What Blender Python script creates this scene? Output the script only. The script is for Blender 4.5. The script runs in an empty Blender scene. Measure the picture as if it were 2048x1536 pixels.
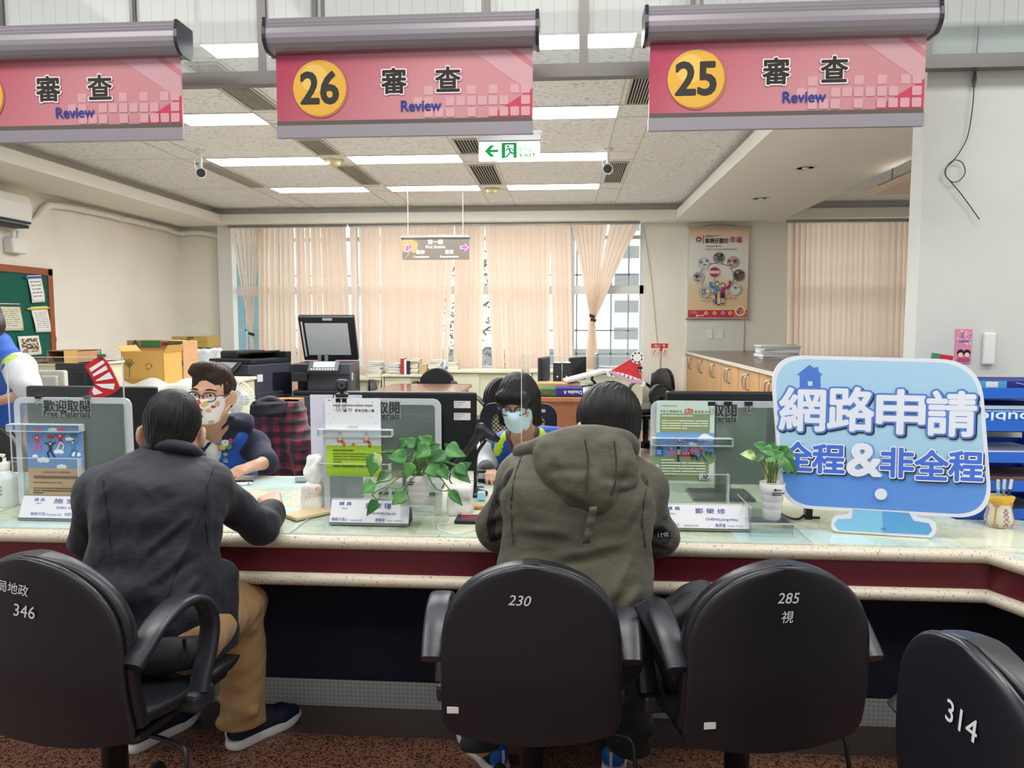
import bpy,bmesh,math,random
import numpy as np
from mathutils import Vector,Matrix,Euler
D=bpy.data
SC=bpy.context.scene
COL=SC.collection
R=math.radians
rnd=random.Random(11)
FPX,CXP,CYP=1480.0,1024.0,768.0
YAW,PIT,CAMH=math.atan(106/1480),math.atan(123/1480),1.45
cam_data=D.cameras.new('camera')
cam_data.sensor_width=36
cam_data.lens=36*FPX/2048
cam_data.clip_start=0.05
cam=D.objects.new('camera',cam_data)
COL.objects.link(cam)
cam.location=(0,0,CAMH)
cam.rotation_euler=(math.pi/2-PIT,0,YAW)
SC.camera=cam
SC.view_settings.view_transform='Standard'
SC.view_settings.look='None'
SC.view_settings.gamma=1
SC.view_settings.exposure=0.45
w=D.worlds.new('world');SC.world=w;w.use_nodes=True
nt=w.node_tree;nt.nodes.clear()
tc=nt.nodes.new('ShaderNodeTexCoord');sp=nt.nodes.new('ShaderNodeSeparateXYZ')
mr=nt.nodes.new('ShaderNodeMapRange');mr.inputs['From Min'].default_value=-0.15;mr.inputs['From Max'].default_value=0.25
mr.inputs['To Min'].default_value=0.50;mr.inputs['To Max'].default_value=2.3
bg=nt.nodes.new('ShaderNodeBackground');bg.inputs['Color'].default_value=(0.93,0.97,1.0,1)
wo=nt.nodes.new('ShaderNodeOutputWorld')
nt.links.new(tc.outputs['Generated'],sp.inputs[0]);nt.links.new(sp.outputs['Y'],mr.inputs['Value'])
nt.links.new(mr.outputs[0],bg.inputs['Strength']);nt.links.new(bg.outputs[0],wo.inputs[0])
def area(name,loc,sx,sy,power,col=(1,0.97,0.92),rot=(0,0,0)):
 l=D.lights.new(name,'AREA');l.shape='RECTANGLE';l.size=sx;l.size_y=sy;l.energy=power;l.color=col
 o=D.objects.new(name,l);o.location=loc;o.rotation_euler=rot;COL.objects.link(o);return o
for i,(x,y)in enumerate(((-2.2,1.6),(0.0,1.6),(2.2,1.6),(-1.2,-1.0),(1.4,-1.0))):  # unseen area lights added above the hall to light the counter front
 area('unseen_hall_lamp',(x,y,3.3),1.2,0.6,22)
def _ray(u,v):
 x=(u-CXP)/FPX;z=-(v-CYP)/FPX;y=1.0
 c,s=math.cos(PIT),math.sin(PIT)
 y,z=y*c+z*s,-y*s+z*c
 c,s=math.cos(YAW),math.sin(YAW)
 return Vector((x*c-y*s,x*s+y*c,z))
def P(u,v,Y):
 r=_ray(u,v);t=Y/r.y
 return Vector((r.x*t,Y,CAMH+r.z*t))
def PZ(u,v,Z):
 r=_ray(u,v);t=(Z-CAMH)/r.z
 return Vector((r.x*t,r.y*t,Z))
def PX(u,v,X):
 r=_ray(u,v);t=X/r.x
 return Vector((X,r.y*t,CAMH+r.z*t))
def lin(h):
 if not isinstance(h,str):return tuple(h)
 h=h.lstrip('#')
 o=[]
 for i in(0,2,4):
  c=int(h[i:i+2],16)/255
  o.append(c/12.92 if c<=0.04045 else((c+0.055)/1.055)**2.4)
 return tuple(o)
_mc={}
def M(name,col='#888888',rough=0.5,metal=0.0,spec=0.5,noise=None,bump=None,emit=0,trans=0,ior=1.45,sheen=0,transl=0,coat=0):
 """noise=(scale, colour2, low, high[, stretch])  bump=(scale, strength, distance[, stretch])"""
 if name in _mc:return _mc[name]
 m=D.materials.new(name);m.use_nodes=True;_mc[name]=m
 n=m.node_tree;b=n.nodes['Principled BSDF'];L=n.links.new
 b.inputs['Base Color'].default_value=(*lin(col),1);b.inputs['Roughness'].default_value=rough
 b.inputs['Metallic'].default_value=metal;b.inputs['Specular IOR Level'].default_value=spec
 b.inputs['IOR'].default_value=ior
 if trans:b.inputs['Transmission Weight'].default_value=trans
 if sheen:b.inputs['Sheen Weight'].default_value=sheen
 if coat:b.inputs['Coat Weight'].default_value=coat
 if emit:
  b.inputs['Emission Color'].default_value=(*lin(col),1);b.inputs['Emission Strength'].default_value=emit
 t=n.nodes.new('ShaderNodeTexCoord')
 def coords(st):
  mp=n.nodes.new('ShaderNodeMapping');mp.inputs['Scale'].default_value=st or(1,1,1)
  L(t.outputs['Object'],mp.inputs[0]);return mp.outputs[0]
 if noise:
  nz=n.nodes.new('ShaderNodeTexNoise');nz.inputs['Scale'].default_value=noise[0];nz.inputs['Detail'].default_value=4
  L(coords(noise[4]if len(noise)>4 else None),nz.inputs['Vector'])
  r=n.nodes.new('ShaderNodeValToRGB')
  r.color_ramp.elements[0].position=noise[2];r.color_ramp.elements[1].position=noise[3]
  r.color_ramp.elements[0].color=(*lin(col),1);r.color_ramp.elements[1].color=(*lin(noise[1]),1)
  L(nz.outputs['Fac'],r.inputs[0]);L(r.outputs[0],b.inputs['Base Color'])
 if bump:
  nz=n.nodes.new('ShaderNodeTexNoise');nz.inputs['Scale'].default_value=bump[0];nz.inputs['Detail'].default_value=3
  L(coords(bump[3]if len(bump)>3 else None),nz.inputs['Vector'])
  bp=n.nodes.new('ShaderNodeBump');bp.inputs['Strength'].default_value=bump[1];bp.inputs['Distance'].default_value=bump[2]
  L(nz.outputs['Fac'],bp.inputs['Height']);L(bp.outputs[0],b.inputs['Normal'])
 if transl:
  tr=n.nodes.new('ShaderNodeBsdfTranslucent');tr.inputs[0].default_value=(*lin(col),1)
  mx=n.nodes.new('ShaderNodeMixShader');mx.inputs[0].default_value=transl
  L(b.outputs[0],mx.inputs[1]);L(tr.outputs[0],mx.inputs[2]);L(mx.outputs[0],n.nodes['Material Output'].inputs[0])
 return m
def C(h,rough=0.6):
 return M('ink_'+h.lstrip('#')+('' if rough==0.6 else '_%d'%(rough*100)),h,rough,spec=0.3)
def clear(name,tint=(1,1,1),fac=0.06,rough=0.02,milk=0.0,milkcol=(0.9,0.92,0.92)):
 """thin clear sheet: mostly see-through, a little gloss and milk"""
 if name in _mc:return _mc[name]
 m=D.materials.new(name);m.use_nodes=True;_mc[name]=m
 n=m.node_tree;n.nodes.clear();L=n.links.new
 o=n.nodes.new('ShaderNodeOutputMaterial');t=n.nodes.new('ShaderNodeBsdfTransparent');t.inputs[0].default_value=(*tint,1)
 g=n.nodes.new('ShaderNodeBsdfGlossy');g.inputs['Roughness'].default_value=rough
 lw=n.nodes.new('ShaderNodeLayerWeight');lw.inputs['Blend'].default_value=0.25
 ad=n.nodes.new('ShaderNodeMath');ad.operation='MULTIPLY_ADD';ad.inputs[1].default_value=0.14;ad.inputs[2].default_value=fac
 L(lw.outputs['Fresnel'],ad.inputs[0])
 mx=n.nodes.new('ShaderNodeMixShader');L(ad.outputs[0],mx.inputs[0]);L(t.outputs[0],mx.inputs[1]);L(g.outputs[0],mx.inputs[2])
 last=mx
 if milk:
  d=n.nodes.new('ShaderNodeBsdfDiffuse');d.inputs[0].default_value=(*milkcol,1)
  m2=n.nodes.new('ShaderNodeMixShader');m2.inputs[0].default_value=milk
  L(mx.outputs[0],m2.inputs[1]);L(d.outputs[0],m2.inputs[2]);last=m2
 L(last.outputs[0],o.inputs[0])
 return m
def rotm(rx=0,ry=0,rz=0,loc=(0,0,0)):
 return Matrix.Translation(loc)@Euler((R(rx),R(ry),R(rz))).to_matrix().to_4x4()
class MB:
 def __init__(s):s.v=[];s.f=[];s.m=[];s.sm=[]
 def add(s,vs,fs,mat=0,smooth=False,T=None):
  o=len(s.v)
  if T is not None:vs=[T@Vector(p)for p in vs]
  s.v+=[tuple(p)for p in vs]
  for f in fs:
   s.f.append([i+o for i in f]);s.m.append(mat);s.sm.append(smooth)
  return s
 def box(s,a,b,mat=0,T=None,bev=0,seg=2):
  x0,y0,z0=(min(a[i],b[i])for i in range(3));x1,y1,z1=(max(a[i],b[i])for i in range(3))
  if bev:
   bm=bmesh.new();bmesh.ops.create_cube(bm,size=1)
   for q in bm.verts:q.co=Vector((x0+(q.co.x+.5)*(x1-x0),y0+(q.co.y+.5)*(y1-y0),z0+(q.co.z+.5)*(z1-z0)))
   bev=min(bev,.49*min(x1-x0,y1-y0,z1-z0))
   bmesh.ops.bevel(bm,geom=list(bm.edges),offset=bev,segments=seg,affect='EDGES',profile=0.5)
   bm.verts.index_update()
   s.add([q.co[:]for q in bm.verts],[[q.index for q in f.verts]for f in bm.faces],mat,False,T);bm.free()
   return s
  v=[(x0,y0,z0),(x1,y0,z0),(x1,y1,z0),(x0,y1,z0),(x0,y0,z1),(x1,y0,z1),(x1,y1,z1),(x0,y1,z1)]
  return s.add(v,[[0,3,2,1],[4,5,6,7],[0,1,5,4],[1,2,6,5],[2,3,7,6],[3,0,4,7]],mat,False,T)
 def prism(s,poly,y0,y1,mat=0,T=None):
  """poly of (x, z), from y0 (front) to y1"""
  n=len(poly)
  v=[(x,y0,z)for x,z in poly]+[(x,y1,z)for x,z in poly]
  f=[list(range(n)),list(range(2*n-1,n-1,-1))]+[[(i+1)%n,i,i+n,(i+1)%n+n]for i in range(n)]
  return s.add(v,f,mat,False,T)
 def tube(s,pts,r,n=8,mat=0,T=None,cap=True,smooth=True):
  pts=[Vector(p)for p in pts];k=len(pts)
  rs=r if isinstance(r,(list,tuple))else[r]*k
  t0=(pts[1]-pts[0]).normalized()
  up=Vector((0,0,1))if abs(t0.z)<.9 else Vector((1,0,0))
  u=t0.cross(up).normalized();rings=[]
  for i in range(k):
   t=((pts[min(i+1,k-1)]-pts[max(i-1,0)])).normalized()
   u=(u-t*u.dot(t)).normalized();w_=t.cross(u)
   rings.append([pts[i]+(u*math.cos(a)+w_*math.sin(a))*rs[i]for a in(2*math.pi*j/n for j in range(n))])
  return s.loft(rings,mat,T,cap,smooth)
 def loft(s,rings,mat=0,T=None,cap=True,smooth=True):
  n=len(rings[0]);v=[p for r_ in rings for p in r_];f=[]
  for i in range(len(rings)-1):
   for j in range(n):
    a=i*n+j;b=i*n+(j+1)%n
    f.append([a,b,b+n,a+n])
  s.add(v,f,mat,smooth,T)
  if cap:
   s.add(list(rings[0]),[list(range(n-1,-1,-1))],mat,False,T);s.add(list(rings[-1]),[list(range(n))],mat,False,T)
  return s
 def lathe(s,prof,n=24,mat=0,T=None,smooth=True):
  v=[];f=[];k=len(prof)
  for r,z in prof:
   for j in range(n):
    a=2*math.pi*j/n;v.append((r*math.cos(a),r*math.sin(a),z))
  for i in range(k-1):
   for j in range(n):
    a=i*n+j;b=i*n+(j+1)%n;f.append([a,b,b+n,a+n])
  s.add(v,f,mat,smooth,T)
  if prof[0][0]>1e-5:s.add(v[:n],[list(range(n-1,-1,-1))],mat,False,T)
  if prof[-1][0]>1e-5:s.add(v[-n:],[list(range(n))],mat,False,T)
  return s
 def strap(s,path,wx,t,mat=0,T=None,x=0.0):
  """rounded bar along a path of (y, z) at x; wx wide across, t thick in plane (numbers or lists)"""
  k=len(path);wx=wx if isinstance(wx,(list,tuple))else[wx]*k;t=t if isinstance(t,(list,tuple))else[t]*k
  rings=[]
  for i in range(k):
   a=Vector(path[max(i-1,0)]);b=Vector(path[min(i+1,k-1)]);d=(b-a).normalized();nn=Vector((-d.y,d.x))
   ring=[]
   for j in range(12):
    q=2*math.pi*j/12;c,sn=math.cos(q),math.sin(q)
    cx=math.copysign(abs(c)**.55,c)*wx[i]/2;cn=math.copysign(abs(sn)**.55,sn)*t[i]/2
    ring.append((x+cx,path[i][0]+nn.x*cn,path[i][1]+nn.y*cn))
   rings.append(ring)
  return s.loft(rings,mat,T)
 def grid(s,rows,mat=0,smooth=True,T=None):
  n=len(rows[0]);v=[p for r_ in rows for p in r_];f=[]
  for i in range(len(rows)-1):
   for j in range(n-1):
    a=i*n+j;f.append([a,a+1,a+n+1,a+n])
  return s.add(v,f,mat,smooth,T)
 def disc(s,c,r,n=20,mat=0,T=None,axis='y'):
  v=[]
  for j in range(n):
   a=2*math.pi*j/n
   v.append((c[0]+r*math.cos(a),c[1],c[2]+r*math.sin(a))if axis=='y' else(c[0]+r*math.cos(a),c[1]+r*math.sin(a),c[2]))
  return s.add(v,[list(range(n))],mat,False,T)
 def ball(s,c,r,n=14,mat=0,T=None,sc=(1,1,1)):
  prof=[(max(1e-6,r*math.sin(math.pi*i/n)),-r*math.cos(math.pi*i/n))for i in range(n+1)]
  X=Matrix.Translation(c)@Matrix.Diagonal((*sc,1))
  return s.lathe(prof,n+4,mat,(T@X)if T is not None else X)
 def build(s,name,mats,parent=None,loc=None,rot=None,bevel=0,seg=2,smooth=None,subsurf=0,solid=0):
  me=D.meshes.new(name);me.from_pydata(s.v,[],s.f)
  if not isinstance(mats,(list,tuple)):mats=[mats]
  for m in mats:me.materials.append(m)
  me.polygons.foreach_set('material_index',s.m)
  me.polygons.foreach_set('use_smooth',[bool(x)if smooth is None else smooth for x in s.sm])
  me.update()
  return link(name,me,parent,loc,rot,bevel,seg,subsurf,solid)
def link(name,me,parent=None,loc=None,rot=None,bevel=0,seg=2,subsurf=0,solid=0):
 o=D.objects.new(name,me);COL.objects.link(o)
 if parent is not None:o.parent=parent
 if loc is not None:o.location=loc
 if rot is not None:o.rotation_euler=[R(a)for a in rot]
 if solid:
  q=o.modifiers.new('thick','SOLIDIFY');q.thickness=solid;q.offset=0
 if bevel:
  q=o.modifiers.new('bevel','BEVEL');q.width=bevel;q.segments=seg;q.limit_method='ANGLE';q.angle_limit=R(35)
 if subsurf:
  q=o.modifiers.new('sub','SUBSURF');q.levels=subsurf;q.render_levels=subsurf
 return o
def thing(name,label,cat,loc=(0,0,0),rot=(0,0,0),group=None,scale=None):
 o=D.objects.new(name,None);COL.objects.link(o);o.empty_display_size=.05
 o.location=loc;o.rotation_euler=[R(a)for a in rot]
 if scale:o.scale=(scale,)*3
 return tag(o,label,cat,group)
def tag(o,label,cat,group=None,kind=None):
 o['label']=label;o['category']=cat
 if group:o['group']=group
 if kind:o['kind']=kind
 return o
def struct(o,label=None):
 o['kind']='structure'
 if label:o['label']=label
 return o
def dup(root,loc,rot=None,label=None,group=None,scale=None):
 r=root.copy();COL.objects.link(r);r.location=loc
 if rot is not None:r.rotation_euler=[R(a)for a in rot]
 if scale:r.scale=(scale,)*3
 if label:r['label']=label
 if group:r['group']=group
 def kids(a,b):
  for ch in[q for q in a.children]:
   c=ch.copy();COL.objects.link(c);c.parent=b;kids(ch,c)
 kids(root,r)
 return r
_tx={}
def text2d(body,bold=0.0):
 key=(body,round(bold,4))
 if key in _tx:return _tx[key]
 cu=D.curves.new('t','FONT');cu.body=body;cu.offset=bold;cu.resolution_u=3
 o=D.objects.new('t',cu);COL.objects.link(o);bpy.context.view_layer.update()
 me=D.meshes.new_from_object(o.evaluated_get(bpy.context.evaluated_depsgraph_get()))
 vs=[(p.co.x,p.co.y)for p in me.vertices];fs=[list(p.vertices)for p in me.polygons]
 D.objects.remove(o);D.curves.remove(cu);D.meshes.remove(me)
 _tx[key]=(vs,fs);return vs,fs
def text_box(body,bold=0.0):
 vs,_=text2d(body,bold);xs=[p[0]for p in vs];ys=[p[1]for p in vs]
 return min(xs),max(xs),min(ys),max(ys)
class Print:
 def __init__(s,eps=0.00008,y=0.0):s.mb=MB();s.mats=[];s.y=y;s.eps=eps
 def _m(s,col):
  m=C(col)if isinstance(col,str)else col
  if m not in s.mats:s.mats.append(m)
  s.y-=s.eps
  return s.mats.index(m)
 def poly(s,pts,col):
  k=s._m(col);s.mb.add([(x,s.y,z)for x,z in pts],[list(range(len(pts)))],k);return s
 def rect(s,x0,z0,x1,z1,col,r=0):
  if r:return s.poly(rrect(x0,z0,x1,z1,r),col)
  return s.poly([(x0,z0),(x1,z0),(x1,z1),(x0,z1)],col)
 def circle(s,x,z,r,col,n=28,sx=1,sz=1):
  return s.poly([(x+sx*r*math.cos(2*math.pi*i/n),z+sz*r*math.sin(2*math.pi*i/n))for i in range(n)],col)
 def line(s,pts,w_,col):
  k=s._m(col)
  for(x0,z0),(x1,z1)in zip(pts[:-1],pts[1:]):
   d=math.hypot(x1-x0,z1-z0)or 1;nx,nz=-(z1-z0)/d*w_/2,(x1-x0)/d*w_/2
   s.mb.add([(x0+nx,s.y,z0+nz),(x0-nx,s.y,z0-nz),(x1-nx,s.y,z1-nz),(x1+nx,s.y,z1+nz)],[[0,1,2,3]],k)
  return s
 def text(s,body,x,z,h,col,bold=0.0,align='c',w=None,shear=0,rot=0,ref=None,dz=0.0):
  """h = height of the inked box of ref (or the body); (x, z) = centre (or left centre) of the inked box"""
  k=s._m(col);vs,fs=text2d(body,0);a,b,c,d=text_box(ref or body,0)
  a2,b2,_,_=text_box(body,0)
  sc=h/(d-c);sx=sc if w is None else w/(b2-a2)
  ox=x-(a2+b2)/2*sx if align=='c' else(x-a2*sx if align=='l' else x-b2*sx)
  zc=(c+d)/2;out=[]
  cr,sr=math.cos(R(rot)),math.sin(R(rot))
  for px_,py_ in vs:
   X=ox+px_*sx-x;Z=(py_-zc)*sc+dz;X+=shear*Z
   out.append((x+X*cr-Z*sr,s.y,z+X*sr+Z*cr))
  if not bold:s.mb.add(out,fs,k);return s
  r_=bold*sc*.6
  for i in range(8 if bold<.05 else 22):
   q=2*math.pi*i/(8 if bold<.05 else 22)
   s.mb.add([(x_+r_*math.cos(q),y_-s.eps*.03*i,z_+r_*math.sin(q))for x_,y_,z_ in out],fs,k)
  return s
 def bars(s,x0,z1,x1,n,pitch,th,col,seed=1,last=.6,gap=True):
  """greeked lines of small print"""
  k=s._m(col);rr=random.Random(seed)
  for i in range(n):
   z=z1-i*pitch;e=x1 if i<n-1 else x0+(x1-x0)*last
   x=x0
   while x<e:
    l=min(e-x,(x1-x0)*rr.uniform(.12,.45));s.mb.add([(x,s.y,z-th),(x+l,s.y,z-th),(x+l,s.y,z),(x,s.y,z)],[[0,1,2,3]],k)
    x+=l+(x1-x0)*(.02 if gap else .004)
  return s
 def build(s,name,parent=None,loc=None,rot=None):return s.mb.build(name,s.mats,parent,loc,rot)
def rrect(x0,z0,x1,z1,r,n=6):
 o=[]
 for cx,cz,a0 in((x1-r,z1-r,0),(x0+r,z1-r,90),(x0+r,z0+r,180),(x1-r,z0+r,270)):
  for i in range(n+1):
   a=R(a0+90*i/n);o.append((cx+r*math.cos(a),cz+r*math.sin(a)))
 return o
class Soft:
 def __init__(s,lo,hi,vox):
  s.lo=np.array(lo,float);s.h=vox
  s.n=np.ceil((np.array(hi,float)-s.lo)/vox).astype(int)+1
  s.d=np.full(s.n,1.0,np.float32)
 def _sub(s,lo,hi,pad):
  a=np.clip(np.floor((np.array(lo)-pad-s.lo)/s.h).astype(int),0,s.n-1)
  b=np.clip(np.ceil((np.array(hi)+pad-s.lo)/s.h).astype(int)+1,1,s.n)
  if np.any(b<=a):return None,None
  ax=[s.lo[i]+s.h*np.arange(a[i],b[i])for i in range(3)]
  return tuple(slice(a[i],b[i])for i in range(3)),np.meshgrid(*ax,indexing='ij',sparse=True)
 def _put(s,sl,di,k,op):
  o=s.d[sl];di=di.astype(np.float32)
  if op=='u':
   h=np.clip(.5+.5*(di-o)/k,0,1);s.d[sl]=di*(1-h)+o*h-k*h*(1-h)
  else:
   di=-di;h=np.clip(.5-.5*(di-o)/k,0,1);s.d[sl]=di*(1-h)+o*h+k*h*(1-h)
 def cap(s,a,b,ra,rb=None,k=.02,op='u',flat=None):
  """tapered capsule; flat=(axis vector, factor) squeezes it across that axis"""
  rb=ra if rb is None else rb;a=np.array(a,float);b=np.array(b,float);m=max(ra,rb)
  sl,(X,Y,Z)=s._sub(np.minimum(a,b)-m*1.5,np.maximum(a,b)+m*1.5,k+2*s.h)
  if sl is None:return s
  ab=b-a;L2=max(ab@ab,1e-9);px_,py_,pz_=X-a[0],Y-a[1],Z-a[2]
  t=np.clip((px_*ab[0]+py_*ab[1]+pz_*ab[2])/L2,0,1)
  qx,qy,qz=px_-t*ab[0],py_-t*ab[1],pz_-t*ab[2]
  if flat is not None:
   f=np.array(flat[0],float);f/=np.linalg.norm(f);dd=(qx*f[0]+qy*f[1]+qz*f[2])*(1/flat[1]-1)
   qx,qy,qz=qx+dd*f[0],qy+dd*f[1],qz+dd*f[2]
  s._put(sl,np.sqrt(qx**2+qy**2+qz**2)-(ra+(rb-ra)*t),k,op);return s
 def chain(s,pts,rs,k=.02,op='u',flat=None):
  for i in range(len(pts)-1):s.cap(pts[i],pts[i+1],rs[i],rs[i+1],k,op,flat)
  return s
 def ell(s,c,r,k=.02,rot=(0,0,0),op='u'):
  c=np.array(c,float);r=np.array(r,float);m=r.max()
  sl,(X,Y,Z)=s._sub(c-m,c+m,k+2*s.h)
  if sl is None:return s
  A=np.array(rot if isinstance(rot,Matrix)else Euler([R(q)for q in rot]).to_matrix()).T
  x,y,z=X-c[0],Y-c[1],Z-c[2]
  q=[(A[i][0]*x+A[i][1]*y+A[i][2]*z)/r[i]for i in range(3)]
  l=np.sqrt(q[0]**2+q[1]**2+q[2]**2)+1e-9
  g=np.sqrt(sum((q[i]/r[i])**2 for i in range(3)))+1e-9
  s._put(sl,l*(l-1)/g,k,op);return s
 def box(s,c,hs,rad=.01,k=.02,rot=(0,0,0),op='u'):
  c=np.array(c,float);hs=np.array(hs,float);m=np.linalg.norm(hs)
  sl,(X,Y,Z)=s._sub(c-m,c+m,k+2*s.h)
  if sl is None:return s
  A=np.array(rot if isinstance(rot,Matrix)else Euler([R(q)for q in rot]).to_matrix()).T
  x,y,z=X-c[0],Y-c[1],Z-c[2]
  q=[np.abs(A[i][0]*x+A[i][1]*y+A[i][2]*z)-(hs[i]-rad)for i in range(3)]
  o=np.sqrt(sum(np.maximum(e,0)**2 for e in q))+np.minimum(np.maximum(np.maximum(q[0],q[1]),q[2]),0)-rad
  s._put(sl,o,k,op);return s
 def fold(s,a,b,amp=.007,sig=.016,pair=True):
  """a soft cloth fold along a segment: a ridge with a hollow below it"""
  a=np.array(a,float);b=np.array(b,float)
  for off,am in((np.zeros(3),amp),(np.array([.3*sig,0,-1.9*sig]),-.8*amp)):
   p,q=a+off,b+off;sl,g=s._sub(np.minimum(p,q),np.maximum(p,q),3*sig)
   if sl is None:continue
   X,Y,Z=g;ab=q-p;px_,py_,pz_=X-p[0],(Y-p[1])*.35,Z-p[2]
   t=np.clip((px_*ab[0]+(Y-p[1])*ab[1]+pz_*ab[2])/(ab@ab),0,1);qx,qy,qz=px_-t*ab[0],py_-.35*t*ab[1],pz_-t*ab[2]
   s.d[sl]-=(am*np.exp(-(qx**2+qy**2+qz**2)/sig**2)*(.25+.75*np.sin(np.pi*(.12+.76*t)))).astype(np.float32)
  return s
 def front(s,u,v,lift=.001):
  """where the sight line through a picture point first meets the solid"""
  r=_ray(u,v);o=Vector((0,0,CAMH));y=s.lo[1]
  while y<s.lo[1]+s.h*(s.n[1]-2):
   p=o+r*(y/r.y);i=np.round((np.array(p)-s.lo)/s.h).astype(int)
   if(i>=0).all()and(i<s.n).all()and s.d[tuple(i)]<0:return p-r*lift
   y+=.002
  return o+r*(y/r.y)
 def axes(s):return np.meshgrid(*[s.lo[i]+s.h*np.arange(s.n[i])for i in range(3)],indexing='ij',sparse=True)
 def cut(s,p,n):
  """keep the side the normal points away from"""
  X,Y,Z=s.axes();n=np.array(n,float);n/=np.linalg.norm(n)
  s.d=np.maximum(s.d,((X-p[0])*n[0]+(Y-p[1])*n[1]+(Z-p[2])*n[2]).astype(np.float32));return s
 def wave(s,amp,freq,seed,n=7,stretch=(1,1,1),mask=None):
  X,Y,Z=s.axes();rr=np.random.RandomState(seed);a=0
  for i in range(n):
   d=rr.normal(size=3)*np.array(stretch);d/=np.linalg.norm(d)+1e-9;f=freq*rr.uniform(.6,1.6)
   a=a+np.sin((X*d[0]+Y*d[1]+Z*d[2])*f+rr.uniform(0,6.3)+1.2*np.sin((X*d[1]+Y*d[2]-Z*d[0])*f*.6+rr.uniform(0,6)))
  a=a/math.sqrt(n)*amp
  if mask is not None:a=a*mask(X,Y,Z)
  s.d=np.where(np.abs(s.d)<.08,s.d+a,s.d).astype(np.float32);return s
 def mesh(s):
  d=s.d;b=d<0
  c=np.zeros(tuple(x-1 for x in d.shape),np.int8)
  for i in(0,1):
   for j in(0,1):
    for k in(0,1):c+=b[i:d.shape[0]-1+i,j:d.shape[1]-1+j,k:d.shape[2]-1+k]
  act=(c>0)&(c<8);I=np.argwhere(act);idx=np.full(act.shape,-1,np.int64);idx[act]=np.arange(len(I))
  acc=np.zeros((len(I),3));cnt=np.zeros(len(I))
  cor=[(i,j,k)for i in(0,1)for j in(0,1)for k in(0,1)]
  for p in cor:
   for ax in range(3):
    if p[ax]:continue
    q=list(p);q[ax]=1
    d0=d[I[:,0]+p[0],I[:,1]+p[1],I[:,2]+p[2]];d1=d[I[:,0]+q[0],I[:,1]+q[1],I[:,2]+q[2]]
    x=(d0<0)!=(d1<0);t=np.zeros(len(I));t[x]=d0[x]/(d0[x]-d1[x])
    pos=np.array(p,float)[None,:].repeat(len(I),0);pos[:,ax]+=t
    acc[x]+=pos[x];cnt[x]+=1
  V=s.lo+s.h*(I+acc/cnt[:,None]);F=[]
  for ax in range(3):
   o1,o2=[a for a in range(3)if a!=ax]
   sl0=[slice(None)]*3;sl1=[slice(None)]*3;sl0[ax]=slice(0,-1);sl1[ax]=slice(1,None)
   e=b[tuple(sl0)]!=b[tuple(sl1)];E_=np.argwhere(e)
   E_=E_[(E_[:,o1]>0)&(E_[:,o2]>0)&(E_[:,o1]<d.shape[o1]-1)&(E_[:,o2]<d.shape[o2]-1)]
   q=[]
   for da,db in((1,1),(0,1),(0,0),(1,0)):
    z=E_.copy();z[:,o1]-=da;z[:,o2]-=db;q.append(idx[z[:,0],z[:,1],z[:,2]])
   q=np.stack(q,1);fl=b[E_[:,0],E_[:,1],E_[:,2]]
   if ax==1:fl=~fl
   q[~fl]=q[~fl][:,::-1];F.append(q)
  F=np.concatenate(F);F=F[(F>=0).all(1)]
  used=np.zeros(len(V),bool);used[F.ravel()]=True;mp=np.cumsum(used)-1
  return V[used],mp[F]
 def build(s,name,mats,parent=None,smooth=2,matfn=None,post=None):
  V,F=s.mesh()
  for _ in range(smooth):
   acc=np.zeros_like(V);cn=np.zeros(len(V))
   for a,b_ in((0,1),(1,2),(2,3),(3,0)):
    np.add.at(acc,F[:,a],V[F[:,b_]]);np.add.at(cn,F[:,a],1)
    np.add.at(acc,F[:,b_],V[F[:,a]]);np.add.at(cn,F[:,b_],1)
   V=V*.45+.55*acc/np.maximum(cn,1)[:,None]
  if post is not None:V=post(V)
  me=D.meshes.new(name)
  me.vertices.add(len(V));me.vertices.foreach_set('co',V.astype(np.float32).ravel())
  me.loops.add(F.size);me.loops.foreach_set('vertex_index',F.astype(np.int32).ravel())
  me.polygons.add(len(F));me.polygons.foreach_set('loop_start',(np.arange(len(F))*4).astype(np.int32))
  me.polygons.foreach_set('loop_total',np.full(len(F),4,np.int32))
  if not isinstance(mats,(list,tuple)):mats=[mats]
  for m in mats:me.materials.append(m)
  if matfn is not None:
   cc=V[F].mean(1);me.polygons.foreach_set('material_index',matfn(cc).astype(np.int32))
  me.polygons.foreach_set('use_smooth',np.ones(len(F),bool));me.update(calc_edges=True);me.validate()
  return link(name,me,parent)
def lerp(a,b,t):return a+(b-a)*t
def bez(p,n=10):
 """Catmull-Rom through the points"""
 p=[Vector(q)for q in p];o=[]
 q=[p[0]*2-p[1]]+p+[p[-1]*2-p[-2]]
 for i in range(1,len(q)-2):
  for j in range(n):
   t=j/n;a,b,c,d=q[i-1],q[i],q[i+1],q[i+2]
   o.append(.5*(2*b+(c-a)*t+(2*a-5*b+4*c-d)*t*t+(3*b-a-3*c+d)*t**3))
 return o+[p[-1]]
CT=0.76
WY=9.95
SOF,CEI=2.75,2.95
m_wall=M('wall_cream','#e5e0d2',.8,noise=(1.3,'#dcd6c6',.45,.75),bump=(60,.15,.002))
m_white=M('paint_white','#dedbcc',.7)
m_fascia=M('fascia_paint','#e4e1d6',.7)
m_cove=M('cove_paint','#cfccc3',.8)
m_soff=M('soffit_paint','#e6e2d8',.75)
m_alu=M('aluminium','#9b9b99',.35,.9)
m_blk=M('black_plastic','#17181c',.35)
m_dark=M('dark_plastic','#0c0d10',.5)
m_chrome=M('chrome','#c8c8c8',.15,1)
m_wht=M('white_plastic','#e2e0d8',.35)
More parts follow.
